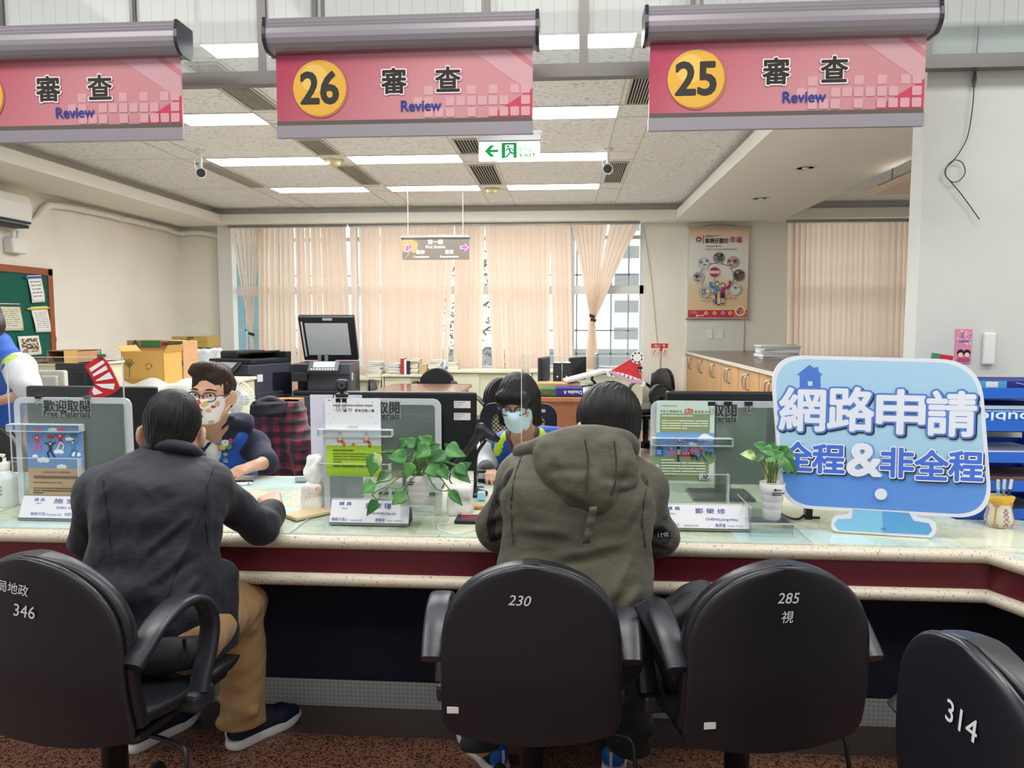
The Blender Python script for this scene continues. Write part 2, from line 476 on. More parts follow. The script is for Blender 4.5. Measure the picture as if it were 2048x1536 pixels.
def tiles_mat():
 m=M('ceiling_tile','#b7b3a6',.9)
 n=m.node_tree;L=n.links.new;b=n.nodes['Principled BSDF']
 t=n.nodes.new('ShaderNodeTexCoord');nz=n.nodes.new('ShaderNodeTexNoise');nz.inputs['Scale'].default_value=26;nz.inputs['Detail'].default_value=3
 mp=n.nodes.new('ShaderNodeMapping');mp.inputs['Scale'].default_value=(1,2.2,1);L(t.outputs['Object'],mp.inputs[0]);L(mp.outputs[0],nz.inputs['Vector'])
 r=n.nodes.new('ShaderNodeValToRGB');r.color_ramp.elements[0].position=.36;r.color_ramp.elements[1].position=.43
 r.color_ramp.elements[0].color=(*lin('#bcbcb9'),1);r.color_ramp.elements[1].color=(*lin('#e6e6e4'),1)
 L(nz.outputs['Fac'],r.inputs[0]);L(r.outputs[0],b.inputs['Base Color']);return m
m_tile=tiles_mat()
def granite():
 m=M('granite','#5f4034',.35);n=m.node_tree;L=n.links.new;b=n.nodes['Principled BSDF']
 t=n.nodes.new('ShaderNodeTexCoord');v=n.nodes.new('ShaderNodeTexVoronoi');v.inputs['Scale'].default_value=190
 L(t.outputs['Object'],v.inputs['Vector'])
 r=n.nodes.new('ShaderNodeValToRGB');e=r.color_ramp.elements
 e[0].position=0;e[0].color=(*lin('#2a1c15'),1);e[1].position=1;e[1].color=(*lin('#8a6350'),1)
 for p,c in((.26,'#3a251c'),(.32,'#6e4a3a'),(.7,'#7d5644')):q=e.new(p);q.color=(*lin(c),1)
 s_=n.nodes.new('ShaderNodeSeparateColor');L(v.outputs['Color'],s_.inputs[0]);L(s_.outputs[0],r.inputs[0]);L(r.outputs[0],b.inputs['Base Color']);return m
m_gran=granite()
m_band=M('granite_dark_band','#43342e',.3,noise=(220,'#57443b',.5,.6))
struct(MB().box((-4.5,-3,-.1),(4.5,2.45,0)).build('floor',m_gran),'red-brown speckled granite floor of the hall')
struct(MB().box((-4.5,2.45,-.1),(4.5,2.7,0)).build('floor_border',m_band),'dark granite border strip along the foot of the counter')
m_oflr=M('office_tile','#cfcac0',.35)
def tile_floor():
 n=m_oflr.node_tree;L=n.links.new;b=n.nodes['Principled BSDF']
 t=n.nodes.new('ShaderNodeTexCoord');br=n.nodes.new('ShaderNodeTexBrick');br.inputs['Scale'].default_value=1
 br.offset=0;br.inputs['Brick Width'].default_value=.4;br.inputs['Row Height'].default_value=.4;br.inputs['Mortar Size'].default_value=.006
 br.inputs['Color1'].default_value=(*lin('#d2cdc2'),1);br.inputs['Color2'].default_value=(*lin('#cbc5b8'),1);br.inputs['Mortar'].default_value=(*lin('#8d8674'),1)
 L(t.outputs['Object'],br.inputs['Vector']);L(br.outputs['Color'],b.inputs['Base Color'])
tile_floor()
struct(MB().box((-5.4,2.7,-.1),(6,10.2,0)).build('floor_office',m_oflr),'cream tiled floor of the office')
LW=-5.3
struct(MB().box((LW-.1,2.7,0),(LW,10.2,3.2)).build('wall_left',m_wall),'cream left wall of the office')
WX0,WX1,WX2,WX3=P(452,600,WY).x,P(1287,600,WY).x,P(1574,600,WY).x,5.6
WB=.80
wb=MB()
wb.box((LW,WY,0),(WX0,WY+.2,3.2));wb.box((WX1,WY,0),(WX2,WY+.2,3.2));wb.box((WX3,WY,0),(6,WY+.2,3.2))
wb.box((WX0,WY,0),(WX1,WY+.2,WB));wb.box((WX2,WY,0),(WX3,WY+.2,WB));wb.box((WX0,WY,SOF+.05),(WX1,WY+.2,3.2));wb.box((WX2,WY,SOF+.05),(WX3,WY+.2,3.2))
struct(wb.build('wall_back',m_wall),'cream back wall around the windows')
struct(MB().box((6,2.7,0),(6.1,10.2,3.2)).build('wall_right',m_wall),'cream right wall of the office')
pa,pb=P(1372,697,WY-.03),P(1493,460,WY-.03)
struct(MB().box((pa.x,WY-.03,1.0),(pb.x,WY,SOF-.02)).build('trim_1',M('panel_white','#d6d6c8',.6)),'white wall panel below the poster')
PY=3.0
pl=P(1848,300,PY).x
m_pill=M('pillar_paint','#c9cac4',.6,noise=(1.5,'#c0c1ba',.4,.7))
struct(MB().box((pl,PY,P(1900,757,PY).z),(3.2,PY+.1,3.2)).build('wall_pillar',m_pill),'pale grey pillar wall at the right end of the counter')
sl=P(1900,757,PY).z
struct(MB().box((pl-.02,PY-.02,0),(3.2,PY+.12,sl)).build('trim_2',M('tile_white','#cfc8b8',.4,noise=(3,'#c3bba8',.4,.6))),'tiled base of the pillar wall')
CX0,CX1=-4.55,1.41
BX=2.73
cy0=2.9
struct(MB().box((CX0-.5,cy0,CEI),(CX1+.4,9.95,CEI+.08)).build('ceiling',m_tile),'speckled tile ceiling of the main coffer')
struct(MB().box((BX-.3,cy0,CEI),(6,9.95,CEI+.08)).build('ceiling_side_bay',m_tile),'speckled tile ceiling right of the beam')
fy=9.6
sof=MB()
sof.box((LW,cy0,SOF),(CX0,9.95,SOF+.12));sof.box((CX0,fy,SOF),(6,9.95,SOF+.12))
struct(sof.build('ceiling_soffit',m_soff),'cream soffit running along the left and back walls')
struct(MB().box((CX1,cy0,SOF),(BX,fy,SOF+.13)).build('ceiling_beam',m_soff),'wide cream ceiling beam right of the main coffer')
tr=MB()
for x in(CX0,):tr.box((x,cy0,SOF-.002),(x+.018,fy,SOF+.115))
tr.box((CX0,fy-.018,SOF-.002),(CX1,fy,SOF+.115));tr.box((CX1-.018,cy0,SOF-.002),(CX1,fy,SOF+.115))
tr.box((BX,cy0,SOF-.002),(BX+.018,fy,SOF+.115));tr.box((BX,fy-.018,SOF-.002),(6,fy,SOF+.115))
struct(tr.build('trim_3',m_fascia),'pale fascia strip around the ceiling coffers')
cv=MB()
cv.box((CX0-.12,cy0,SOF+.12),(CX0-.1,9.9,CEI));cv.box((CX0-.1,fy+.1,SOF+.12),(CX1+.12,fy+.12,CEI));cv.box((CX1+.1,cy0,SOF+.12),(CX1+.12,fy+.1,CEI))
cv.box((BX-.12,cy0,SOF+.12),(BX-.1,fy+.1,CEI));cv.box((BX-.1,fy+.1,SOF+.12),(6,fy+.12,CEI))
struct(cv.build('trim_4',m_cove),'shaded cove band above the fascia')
gx=[-4.38,-3.52,-3.29,-2.24,-1.98,-.965,-.65,.365,.62,1.0]
gy=[3.05,3.95,4.22,5.3,5.6,6.72,7.03,8.2,8.5,9.4]
g=MB()
for x in gx[1:-1]:g.box((x-.006,cy0,CEI-.004),(x+.006,9.7,CEI+.001))
for y in gy:g.box((-3.52,y-.005,CEI-.003),(.62,y+.005,CEI+.001))
for y in(4.0,5.3,6.7,8.2):g.box((CX0,y-.004,CEI-.002),(-3.52,y+.004,CEI+.001))
struct(g.build('trim_5',M('grid_bar','#c9c6ba',.6)),'thin pale bars of the ceiling grid')
m_lamp=M('lamp_diffuser','#f9fbff',.5,emit=24)
m_lframe=M('lamp_frame','#d8d6cc',.5)
lcols=((-3.29,-2.24,'left'),(-1.975,-.965,'middle'),(-.645,.36,'right'))
lrows=((4.0,4.2,'nearest the glass partition'),(5.3,5.59,'second from the glass partition'),(6.71,7.02,'third from the glass partition'),(8.2,8.49,'nearest the windows'))
for ya,yb,rn in lrows:
 for xa,xb,cn in lcols:
  if rn.startswith('second')and cn=='left':xa=-2.85
  t=thing('ceiling_light','recessed ceiling light, %s column, row %s'%(cn,rn),'ceiling light',((xa+xb)/2,(ya+yb)/2,CEI),group='recessed ceiling lights')
  hx,hy=(xb-xa)/2,(yb-ya)/2
  MB().box((-hx,-hy,-.006),(hx,hy,-.002)).build('diffuser',m_lamp,t)
  f=MB()
  for a,b in(((-hx-.012,-hy-.012),(hx+.012,-hy)),((-hx-.012,hy),(hx+.012,hy+.012)),((-hx-.012,-hy),(-hx,hy)),((hx,-hy),(hx+.012,hy))):
   f.box((*a,-.008),(*b,.0))
  f.build('frame',m_lframe,t)
m_vent=M('vent_frame','#b3afa3',.5);m_vdark=M('vent_dark','#141414',.8)
def vent(x0,x1,y0,y1,lab,old=False,z=CEI,par='x'):
 t=thing('ceiling_vent',lab,'air vent',((x0+x1)/2,(y0+y1)/2,z),group='ceiling air vents')
 hx,hy=(x1-x0)/2,(y1-y0)/2
 MB().box((-hx,-hy,-.004),(hx,hy,-.001)).build('backing',m_vdark,t)
 f=MB();e=.014
 for a,b in(((-hx-e,-hy-e),(hx+e,-hy)),((-hx-e,hy),(hx+e,hy+e)),((-hx-e,-hy),(-hx,hy)),((hx,-hy),(hx+e,hy))):f.box((*a,-.014),(*b,0))
 f.build('frame',m_vent if not old else m_lframe,t)
 s_=MB();n=9
 for i in range(1,n):
  x=-hx+2*hx*i/n;s_.box((x-.0032,-hy,-.012),(x+.0032,hy,-.005))
 s_.build('slats',m_vent,t)
 return t
for(u0,v0,u1,v1,lab)in((388,125,440,150,'slatted vent seen through the upper glass pane left of sign 26'),(460,169,515,216,'long slatted vent between sign 26 and the left sign'),(612,279,640,307,'slatted vent just below the lower edge of sign 26'),(692,331,722,367,'slatted vent between the left and middle lights, near the windows'),(928,277,948,304,'slatted vent left of the emergency exit sign'),(958,329,978,367,'slatted vent between the middle and right lights, below the exit sign'),(1272,150,1300,204,'slatted vent partly hidden by sign 25'),(1232,323,1248,362,'slatted vent beside the right ceiling camera')):
 a=PZ(u0,v0,CEI);b=PZ(u1,v1,CEI);y0,y1=min(a.y,b.y),max(a.y,b.y)
 xc=(a.x+b.x)/2;lo,hi=None,None
 for q0,q1 in((-3.52,-3.29),(-2.24,-1.975),(-.965,-.65),(.365,.62)):
  if lo is None or abs(xc-(q0+q1)/2)<abs(xc-(lo+hi)/2):lo,hi=q0,q1
 vent(lo+.045,hi-.045,y0,y1,lab)
vent(-3.47,-3.34,6.9,8.1,'narrow slatted vent beside the left ceiling camera')
GY=2.95
m_frame=M('partition_frame','#6d6a68',.4,.6)
barz=P(820,152,GY).z
gp=thing('glass_partition','grey metal framed glass partition hanging above the counter','glass partition',(0,GY,barz))
gx0,gx1=-3.4,pl
MB().box((gx0,-.025,-.025),(3.2,.02,.025)).build('bottom_rail',m_frame,gp)
def pane_mat():  # the milky white upper part paints a hall reflection into the panes
 m=D.materials.new('glass_painted_reflection');m.use_nodes=True;n=m.node_tree;n.nodes.clear();L=n.links.new
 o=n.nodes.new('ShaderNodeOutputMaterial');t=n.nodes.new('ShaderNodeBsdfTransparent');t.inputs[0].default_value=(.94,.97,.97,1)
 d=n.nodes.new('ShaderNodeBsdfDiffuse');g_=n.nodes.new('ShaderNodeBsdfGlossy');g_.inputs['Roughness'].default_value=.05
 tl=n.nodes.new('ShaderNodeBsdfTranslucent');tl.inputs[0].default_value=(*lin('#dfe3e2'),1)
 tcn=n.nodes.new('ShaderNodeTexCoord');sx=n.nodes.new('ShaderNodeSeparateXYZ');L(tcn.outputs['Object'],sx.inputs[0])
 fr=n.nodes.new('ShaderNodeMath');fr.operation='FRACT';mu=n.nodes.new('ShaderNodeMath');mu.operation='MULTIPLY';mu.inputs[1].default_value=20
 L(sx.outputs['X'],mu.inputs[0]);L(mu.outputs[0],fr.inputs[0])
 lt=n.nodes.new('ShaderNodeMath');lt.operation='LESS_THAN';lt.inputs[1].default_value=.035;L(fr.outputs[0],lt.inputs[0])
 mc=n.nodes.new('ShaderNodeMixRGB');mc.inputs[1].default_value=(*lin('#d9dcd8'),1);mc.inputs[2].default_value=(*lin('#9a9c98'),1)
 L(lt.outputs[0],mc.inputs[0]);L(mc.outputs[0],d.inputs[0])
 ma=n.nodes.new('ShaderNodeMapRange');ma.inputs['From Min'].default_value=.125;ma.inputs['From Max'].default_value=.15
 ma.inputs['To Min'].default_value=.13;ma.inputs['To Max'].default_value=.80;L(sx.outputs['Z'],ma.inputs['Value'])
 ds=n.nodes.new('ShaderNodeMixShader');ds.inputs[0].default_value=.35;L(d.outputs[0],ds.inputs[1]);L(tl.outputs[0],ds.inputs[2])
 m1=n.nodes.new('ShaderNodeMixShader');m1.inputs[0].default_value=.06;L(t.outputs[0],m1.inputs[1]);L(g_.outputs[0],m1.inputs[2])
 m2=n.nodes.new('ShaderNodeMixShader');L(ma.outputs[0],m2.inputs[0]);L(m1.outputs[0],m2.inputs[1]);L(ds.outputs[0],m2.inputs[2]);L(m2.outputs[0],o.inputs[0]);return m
m_pane=pane_mat()
posts=[(P(u,60,GY).x,w_)for u,w_ in((272,.018),(527,.034),(632,.018),(976,.018),(1167,.034),(1384,.014),(1757,.018),(1852,.034))]
posts=[(posts[0][0]-.56,.034)]+posts
for x,w_ in posts:MB().box((x-w_/2,-.02,.02),(x+w_/2,.015,.8)).build('mullion',m_frame,gp)
xs=[gx0]+[x for x,w_ in posts]+[3.2]
for a,b in zip(xs[:-1],xs[1:]):MB().box((a,-.006,.02),(b,-.002,.8)).build('glass_pane',m_pane,gp)
m_wfr=M('window_frame_white','#d5d8d8',.4);m_bars=M('grille_grey','#9aa0a4',.5)
m_glass=clear('window_glass',(.97,.99,1),.05)
def window(name,x0,x1,label,cols,zt=SOF+.05):
 wn=D.objects.new(name,None);COL.objects.link(wn);wn.location=(0,WY+.08,0);struct(wn,label)
 f=MB();e=.035;tz=1.90
 f.box((x0,-.06,WB),(x0+.05,.06,zt));f.box((x1-.05,-.06,WB),(x1,.06,zt));f.box((x0,-.06,WB),(x1,.06,WB+.06));f.box((x0,-.06,tz-.07),(x1,.06,tz+.04));f.box((x0,-.04,2.55),(x1,.04,2.6))
 for c in cols:f.box((c-.04,-.05,WB),(c+.04,.05,zt))
 f.build('window_frame',m_wfr,wn)
 MB().box((x0,-.004,WB),(x1,.004,zt)).build('window_pane',m_glass,wn)
 gr=MB();x=x0+.12
 while x<x1:
  gr.box((x-.011,.25,WB),(x+.011,.27,zt));x+=.235
 for z in(1.02,1.34,2.1):gr.box((x0,.25,z-.011),(x1,.27,z+.011))
 gr.build('window_grille',m_bars,wn)
cols1=[P(u,600,WY).x for u in(526,710,920,1143)]
window('window_1',WX0,WX1,'long white framed window behind the blinds',cols1)
window('window_2',WX2,WX3,'right window behind closed peach blinds',[WX2+1.25,WX2+2.3])
struct(MB().box((P(440,600,WY-.12).x,WY-.14,.0),(P(467,600,WY-.12).x,WY,SOF)).build('trim_6',M('jamb_white','#d4d3cc',.5)),'white jamb at the left end of the long window')
ext=MB();ext.box((-14,15.5,-2),(14,15.7,.9))
for k in range(5):ext.box((1.0,15.3,1.1+.55*k),(8,15.5,1.35+.55*k))
struct(ext.build('trim_7',M('outside_wall','#d5d6d4',.8)),'pale wall and ledges outside the windows')
struct(MB().box((-8.4,13,-1),(-4.9,13.2,3.4)).build('wall_outside_left',M('outside_blue','#8fb6bb',.8)),'pale blue wall outside the left of the window')
tr_=thing('tree','grey-green tree standing outside the middle of the long window','tree',(P(945,600,13.2).x,13.2,-1.2));q=MB();q.tube(bez([(0,0,0),(.05,0,1.2),(-.03,.02,2.4),(.1,0,3.6)],5),[.12]*8+[.08]*8,8)
for k in range(9):a=k*2.4;z=1.5+.24*k;q.tube(bez([(0,0,z),(.25*math.cos(a),.2*math.sin(a),z+.25),(.6*math.cos(a),.45*math.sin(a),z+.4)],4),.02,5)
q.build('trunk',M('bark_grey','#6f6a62',.9),tr_);q=MB()
for k in range(700):
 a=rnd.uniform(0,6.3);r_=rnd.uniform(.1,.8);c=Vector((r_*math.cos(a),.6*r_*math.sin(a),rnd.uniform(1.5,4.0)));u=Vector((rnd.uniform(-1,1),rnd.uniform(-1,1),rnd.uniform(-1,1))).normalized();w_=u.orthogonal().normalized();s_=rnd.uniform(.03,.07);q.add([c-u*s_,c+w_*s_*.5,c+u*s_,c-w_*s_*.5],[[0,1,2,3]])
q.build('foliage',M('foliage_grey','#7f8a78',.8),tr_)
CFY,CBY=2.29,3.2
cornX=1.292
m_speck=M('speckled_edge','#d3c9b4',.35,noise=(150,'#7d7260',.61,.66))
m_maroon=M('maroon_laminate','#5c1c26',.3,noise=(260,'#8a4a50',.68,.74))
m_navy=M('navy_carpet','#0d1020',.9,noise=(5,'#131728',.4,.7))
def plate_mat():
 m=M('checker_plate','#a8a7a3',.4,.25);n=m.node_tree;L=n.links.new;b=n.nodes['Principled BSDF']
 t=n.nodes.new('ShaderNodeTexCoord');mp=n.nodes.new('ShaderNodeMapping');mp.inputs['Rotation'].default_value=(0,R(45),0);mp.inputs['Scale'].default_value=(85,1,85)
 c=n.nodes.new('ShaderNodeTexChecker');c.inputs['Scale'].default_value=1
 L(t.outputs['Object'],mp.inputs[0]);L(mp.outputs[0],c.inputs['Vector'])
 bp=n.nodes.new('ShaderNodeBump');bp.inputs['Strength'].default_value=.6;bp.inputs['Distance'].default_value=.003;L(c.outputs['Fac'],bp.inputs['Height']);L(bp.outputs[0],b.inputs['Normal'])
 r=n.nodes.new('ShaderNodeMixRGB');r.inputs[1].default_value=(*lin('#9d9c98'),1);r.inputs[2].default_value=(*lin('#b3b2ae'),1);L(c.outputs['Fac'],r.inputs[0]);L(r.outputs[0],b.inputs['Base Color']);return m
def map_mat():
 """pale survey maps lying under the glass"""
 m=M('maps_under_glass','#c9d0b8',.12,spec=.6);n=m.node_tree;L=n.links.new;b=n.nodes['Principled BSDF']
 t=n.nodes.new('ShaderNodeTexCoord')
 nz=n.nodes.new('ShaderNodeTexNoise');nz.inputs['Scale'].default_value=3.2;nz.inputs['Detail'].default_value=8;nz.inputs['Roughness'].default_value=.65;L(t.outputs['Object'],nz.inputs['Vector'])
 r=n.nodes.new('ShaderNodeValToRGB');e=r.color_ramp.elements
 e[0].position=.32;e[0].color=(*lin('#aecbc3'),1);e[1].position=.72;e[1].color=(*lin('#dcd8b9'),1)
 for p,c in((.44,'#c4d4c2'),(.5,'#dbe0cb'),(.58,'#c8d1ab'),(.64,'#e4e2d0')):q=e.new(p);q.color=(*lin(c),1)
 L(nz.outputs['Fac'],r.inputs[0])
 v=n.nodes.new('ShaderNodeTexVoronoi');v.feature='DISTANCE_TO_EDGE';v.inputs['Scale'].default_value=24;L(t.outputs['Object'],v.inputs['Vector'])
 lt=n.nodes.new('ShaderNodeMath');lt.operation='LESS_THAN';lt.inputs[1].default_value=.025;L(v.outputs['Distance'],lt.inputs[0])
 mu=n.nodes.new('ShaderNodeMath');mu.operation='MULTIPLY';mu.inputs[1].default_value=.45;L(lt.outputs[0],mu.inputs[0])
 mx=n.nodes.new('ShaderNodeMixRGB');mx.inputs[2].default_value=(*lin('#8fa79a'),1);L(mu.outputs[0],mx.inputs[0]);L(r.outputs[0],mx.inputs[1]);L(mx.outputs[0],b.inputs['Base Color']);return m
m_maps=map_mat();m_plate=plate_mat()
m_mapb=M('map_blue','#bcd8d6',.12,noise=(9,'#c9dcd6',.4,.6));m_mapy=M('map_yellow','#dadac2',.12,noise=(8,'#d0d4b8',.4,.6))
ct=thing('service_counter','long service counter with maps under glass, cream speckled edges and maroon front','counter',(0,0,0))
xl=-3.3
side=Vector((1.0,-1.6,0)).normalized()
c0=Vector((cornX,CFY,0));c1=c0+Vector((.42,-.95,0))
top=MB()
poly=[(xl,CFY),(cornX,CFY),(c1.x,c1.y),(3.2,c1.y),(3.2,CBY),(xl,CBY)]
def slab(mb,poly,z0,z1,mat=0):
 n=len(poly);v=[(x,y,z0)for x,y in poly]+[(x,y,z1)for x,y in poly]
 mb.add(v,[list(range(n-1,-1,-1)),list(range(n,2*n))]+[[i,(i+1)%n,(i+1)%n+n,i+n]for i in range(n)],mat)
slab(top,poly,CT-.035,CT-.004)
top.build('counter_slab',M('counter_white','#c9c2b0',.5),ct)
gl=MB();ins=.035
slab(gl,[(xl,CFY+ins),(cornX-.01,CFY+ins),(c1.x+.02,c1.y),(3.2,c1.y),(3.2,CBY),(xl,CBY)],CT-.004,CT)
gl.build('glass_top',m_maps,ct)
rr=random.Random(5)
for i,(u,v,w_,d_,a)in enumerate(((560,965,.34,.2,12),(690,1010,.3,.24,-8),(520,1030,.28,.2,6),(930,1050,.3,.22,-10),(1600,1075,.42,.16,4),(1750,1060,.3,.2,-20),(130,1045,.4,.18,3),(2000,1080,.25,.2,30))):
 p=PZ(u,v,CT);m_=MB();m_.box((-w_/2,-d_/2,0),(w_/2,d_/2,.0004+.0003*i));m_.build('map_sheet',(m_mapb,m_mapy)[i%2],ct,(p.x,max(p.y,CFY+.04+d_/2),CT),(0,0,a if p.y>CFY+.2 else 0))
def bull(z,r,name,outs=0.0,mat=m_speck,zs=1.0):
 rings=[]
 pts=[Vector((xl,CFY-outs,z)),Vector((cornX-.005,CFY-outs,z)),Vector((c1.x,c1.y,z))]
 for i,p in enumerate(pts):
  if i==0:nrm=Vector((0,-1,0))
  elif i==1:
   n1=Vector((0,-1,0));d2=(pts[2]-pts[1]).normalized();n2=Vector((d2.y,-d2.x,0));nrm=(n1+n2);nrm=nrm/(nrm.dot(n1))
  else:d2=(pts[2]-pts[1]).normalized();nrm=Vector((d2.y,-d2.x,0))
  rings.append([p+nrm*(r*max(math.cos(a),-1.2))+Vector((0,0,r*zs*math.sin(a)))for a in[2*math.pi*k/16 for k in range(16)]])
 m_=MB();m_.loft(rings);return m_.build(name,mat,ct)
bull(CT-.02,.022,'counter_edge',-.012)
bull(.617,.021,'apron_trim',-.008)
ap=MB()
def wall3(mb,y_off,z0,z1,mat=0):
 d2=(c1-c0).normalized();n2=Vector((d2.y,-d2.x,0))
 k=Vector((cornX+y_off*.38,CFY+y_off,0));e=k+(c1-c0)
 mb.add([(xl,CFY+y_off,z0),(k.x,k.y,z0),(e.x,e.y,z0),(xl,CFY+y_off,z1),(k.x,k.y,z1),(e.x,e.y,z1)],[[0,1,4,3],[1,2,5,4]],mat)
 mb.add([(xl,CFY+y_off+.02,z0),(k.x+.01,k.y+.02,z0),(e.x+.02,e.y,z0),(xl,CFY+y_off+.02,z1),(k.x+.01,k.y+.02,z1),(e.x+.02,e.y,z1)],[[0,3,4,1],[1,4,5,2]],mat)
wall3(ap,.012,.60,CT-.03);ap.build('apron',m_maroon,ct)
kp=MB();wall3(kp,.36,.1,.73);kp.build('kick_panel',m_navy,ct)
kk=MB();wall3(kk,.352,0,.104);kk.build('kick_plate',m_plate,ct)
un=MB();slab(un,[(xl,CFY+.02),(cornX,CFY+.02),(c1.x+.1,c1.y),(3.2,c1.y),(3.2,CBY-.05),(xl,CBY-.05)],.69,CT-.034);un.build('underframe',m_navy,ct)
a=PZ(1978,1098,CT);mt=MB();mt.box((-.0,-.006,0),(.6,.006,.002));mt.build('mitre_strip',m_speck,ct,(a.x,a.y+.01,CT),(0,0,50))
MB().box((xl,CBY-.02,CT-.03),(3.2,CBY+.004,CT+.001)).build('back_edge',M('counter_back_edge','#cfcab9',.5),ct)
m_roll=M('sign_housing','#8c878d',.42,.25);m_endc=M('sign_end_cap','#2a2b33',.3)
m_pink=M('banner_pink','#e08a90',.35);m_red='#d8435c';m_lt='#e9a3a6'
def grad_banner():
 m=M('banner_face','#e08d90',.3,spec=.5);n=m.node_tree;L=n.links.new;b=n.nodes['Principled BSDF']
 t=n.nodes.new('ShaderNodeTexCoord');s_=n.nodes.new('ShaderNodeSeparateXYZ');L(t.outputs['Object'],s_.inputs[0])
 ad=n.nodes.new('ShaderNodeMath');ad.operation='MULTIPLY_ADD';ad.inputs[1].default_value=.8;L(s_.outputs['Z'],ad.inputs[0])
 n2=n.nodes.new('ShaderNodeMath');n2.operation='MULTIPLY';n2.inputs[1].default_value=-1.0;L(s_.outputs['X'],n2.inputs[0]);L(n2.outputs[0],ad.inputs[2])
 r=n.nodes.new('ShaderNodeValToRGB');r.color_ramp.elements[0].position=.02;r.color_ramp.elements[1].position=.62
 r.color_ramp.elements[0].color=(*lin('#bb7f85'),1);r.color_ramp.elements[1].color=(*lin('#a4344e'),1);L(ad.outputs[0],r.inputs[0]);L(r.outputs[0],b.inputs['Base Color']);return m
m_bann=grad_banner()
m_disc=M('sign_disc_yellow','#d3a236',.4)
SY=2.7
def counter_sign(uL,vL,uR,vR,vbL,vbR,num,label):
 """top corners of the roller and bottom corners of the banner, in the photograph"""
 a=P(uL,vL,SY);b=P(uR,vR,SY);zb=(P(uL,vbL,SY).z+P(uR,vbR,SY).z)/2;zt=(a.z+b.z)/2
 W=b.x-a.x;Hh=zt-zb;k=W/.97
 t=thing('counter_sign',label,'sign',((a.x+b.x)/2,SY,zb),group='pink review signs over the counter')
 hz=.105*k;rz=Hh-hz
 ro=MB();prof=[(-.05+.045*math.cos(q)*1.0,hz*.42+hz*.42*math.sin(q))for q in[R(200+i*14)for i in range(12)]]
 pf=[(-.06,hz),(-.058,hz*.9),(-.062,hz*.86),(-.060,hz*.8),(-.064,hz*.76),(-.062,hz*.7),(-.066,hz*.66),(-.068,hz*.5),(-.066,hz*.35),(-.058,hz*.2),(-.045,hz*.08),(-.03,.002),(.03,.002),(.045,hz*.3),(.045,hz)]
 v=[(-W/2+.006,y,rz+z)for y,z in pf]+[(W/2-.006,y,rz+z)for y,z in pf];n=len(pf)
 ro.add(v,[[i,i+n,(i+1)%n+n,(i+1)%n]for i in range(n)]+[list(range(n)),list(range(2*n-1,n-1,-1))]);ro.build('roller_housing',m_roll,t)
 for sx in(-1,1):
  e=MB();n=len(pf);x0,x1=sx*W/2-.006,sx*W/2+.006
  pe=[(y*1.06,z*1.0+(.004 if z>hz*.5 else-.004))for y,z in pf]
  e.add([(x0,y,rz+z)for y,z in pe]+[(x1,y,rz+z)for y,z in pe],[[i,i+n,(i+1)%n+n,(i+1)%n]for i in range(n)]+[list(range(n)),list(range(2*n-1,n-1,-1))]);e.build('end_cap',m_endc,t)
 w2=W/2-.018
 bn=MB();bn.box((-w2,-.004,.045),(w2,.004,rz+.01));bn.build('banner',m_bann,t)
 ba=MB();ba.box((-w2-.002,-.009,.004),(w2+.002,.009,.047));ba.build('bottom_bar',m_roll,t)
 p=Print(y=-.0045)
 zt2=rz;
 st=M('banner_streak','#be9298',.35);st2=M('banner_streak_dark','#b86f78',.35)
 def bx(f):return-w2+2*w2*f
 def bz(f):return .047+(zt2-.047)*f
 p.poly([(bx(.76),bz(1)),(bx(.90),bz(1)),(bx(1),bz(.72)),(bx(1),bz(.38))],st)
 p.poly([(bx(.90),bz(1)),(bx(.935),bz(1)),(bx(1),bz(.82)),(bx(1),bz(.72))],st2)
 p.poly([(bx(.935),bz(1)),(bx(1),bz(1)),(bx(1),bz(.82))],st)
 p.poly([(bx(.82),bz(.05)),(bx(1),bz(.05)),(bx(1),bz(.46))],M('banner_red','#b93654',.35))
 q=M('banner_square','#c5959a',.35);sq=.016*k
 for row,cells in((2,(1,5,7,9,10)),(1,(0,1,3,4,5,6,7,8,10)),(0,(1,2,3,5,7,8,9,10))):
  for c in cells:
   cx=bx(.558+.0415*c);cz=bz(.145+.155*row)
   p.rect(cx-sq,cz-sq,cx+sq,cz+sq,q,.005)
 p.rect(-w2,.047,w2,.047+.016*k,'#5d5450')
 ccx,ccz,cr=bx(.172),bz(.52),.098*k
 p.circle(ccx+.004,ccz-.005,cr*1.03,M('disc_rim','#a56a3a',.5));p.circle(ccx,ccz,cr,m_disc,40);p.circle(ccx-.2*cr,ccz+.35*cr,cr*.5,M('disc_light','#dbb454',.4))
 if num:p.text(num,ccx,ccz,cr*1.12,'#33312f',.05,w=cr*1.38)
 for ch,f in(('審',.465),('查',.675)):
  p.text(ch,bx(f),bz(.60),.088*k,'#d9cfcd',.09,ref='查');p.text(ch,bx(f),bz(.60),.084*k,'#2b2826',.045,ref='查')
 p.text('Review',bx(.57),bz(.245),.037*k,'#2f3a86',.035,w=.145*k)
 p.build('lettering',t)
 rz0=rz+hz
 for sx in(-.3,.3):MB().box((sx*W-.006,-.006,rz0-.01),(sx*W+.006,.006,3.4-zb)).build('hanging_rod',m_frame,t)
 return t
counter_sign(541,48,1076,38,276,274,'26','pink hanging sign with a yellow number 26 disc')
counter_sign(1290,26,1866,11,263,257,'25','pink hanging sign with a yellow number 25 disc, beside the pillar')
counter_sign(-142,72,369,52,292,281,'','pink hanging sign at the left, cut off by the frame edge')
m_exit=M('exit_face','#e4f2ea',.4,emit=.75);m_grn='#10a04f'
ea,eb=P(958,323,5.2),P(1080,277,5.2)
ex=thing('exit_sign','green and white emergency exit sign hanging below the ceiling','exit sign',((ea.x+eb.x)/2,5.2,ea.z))
ew,eh=eb.x-ea.x,eb.z-ea.z
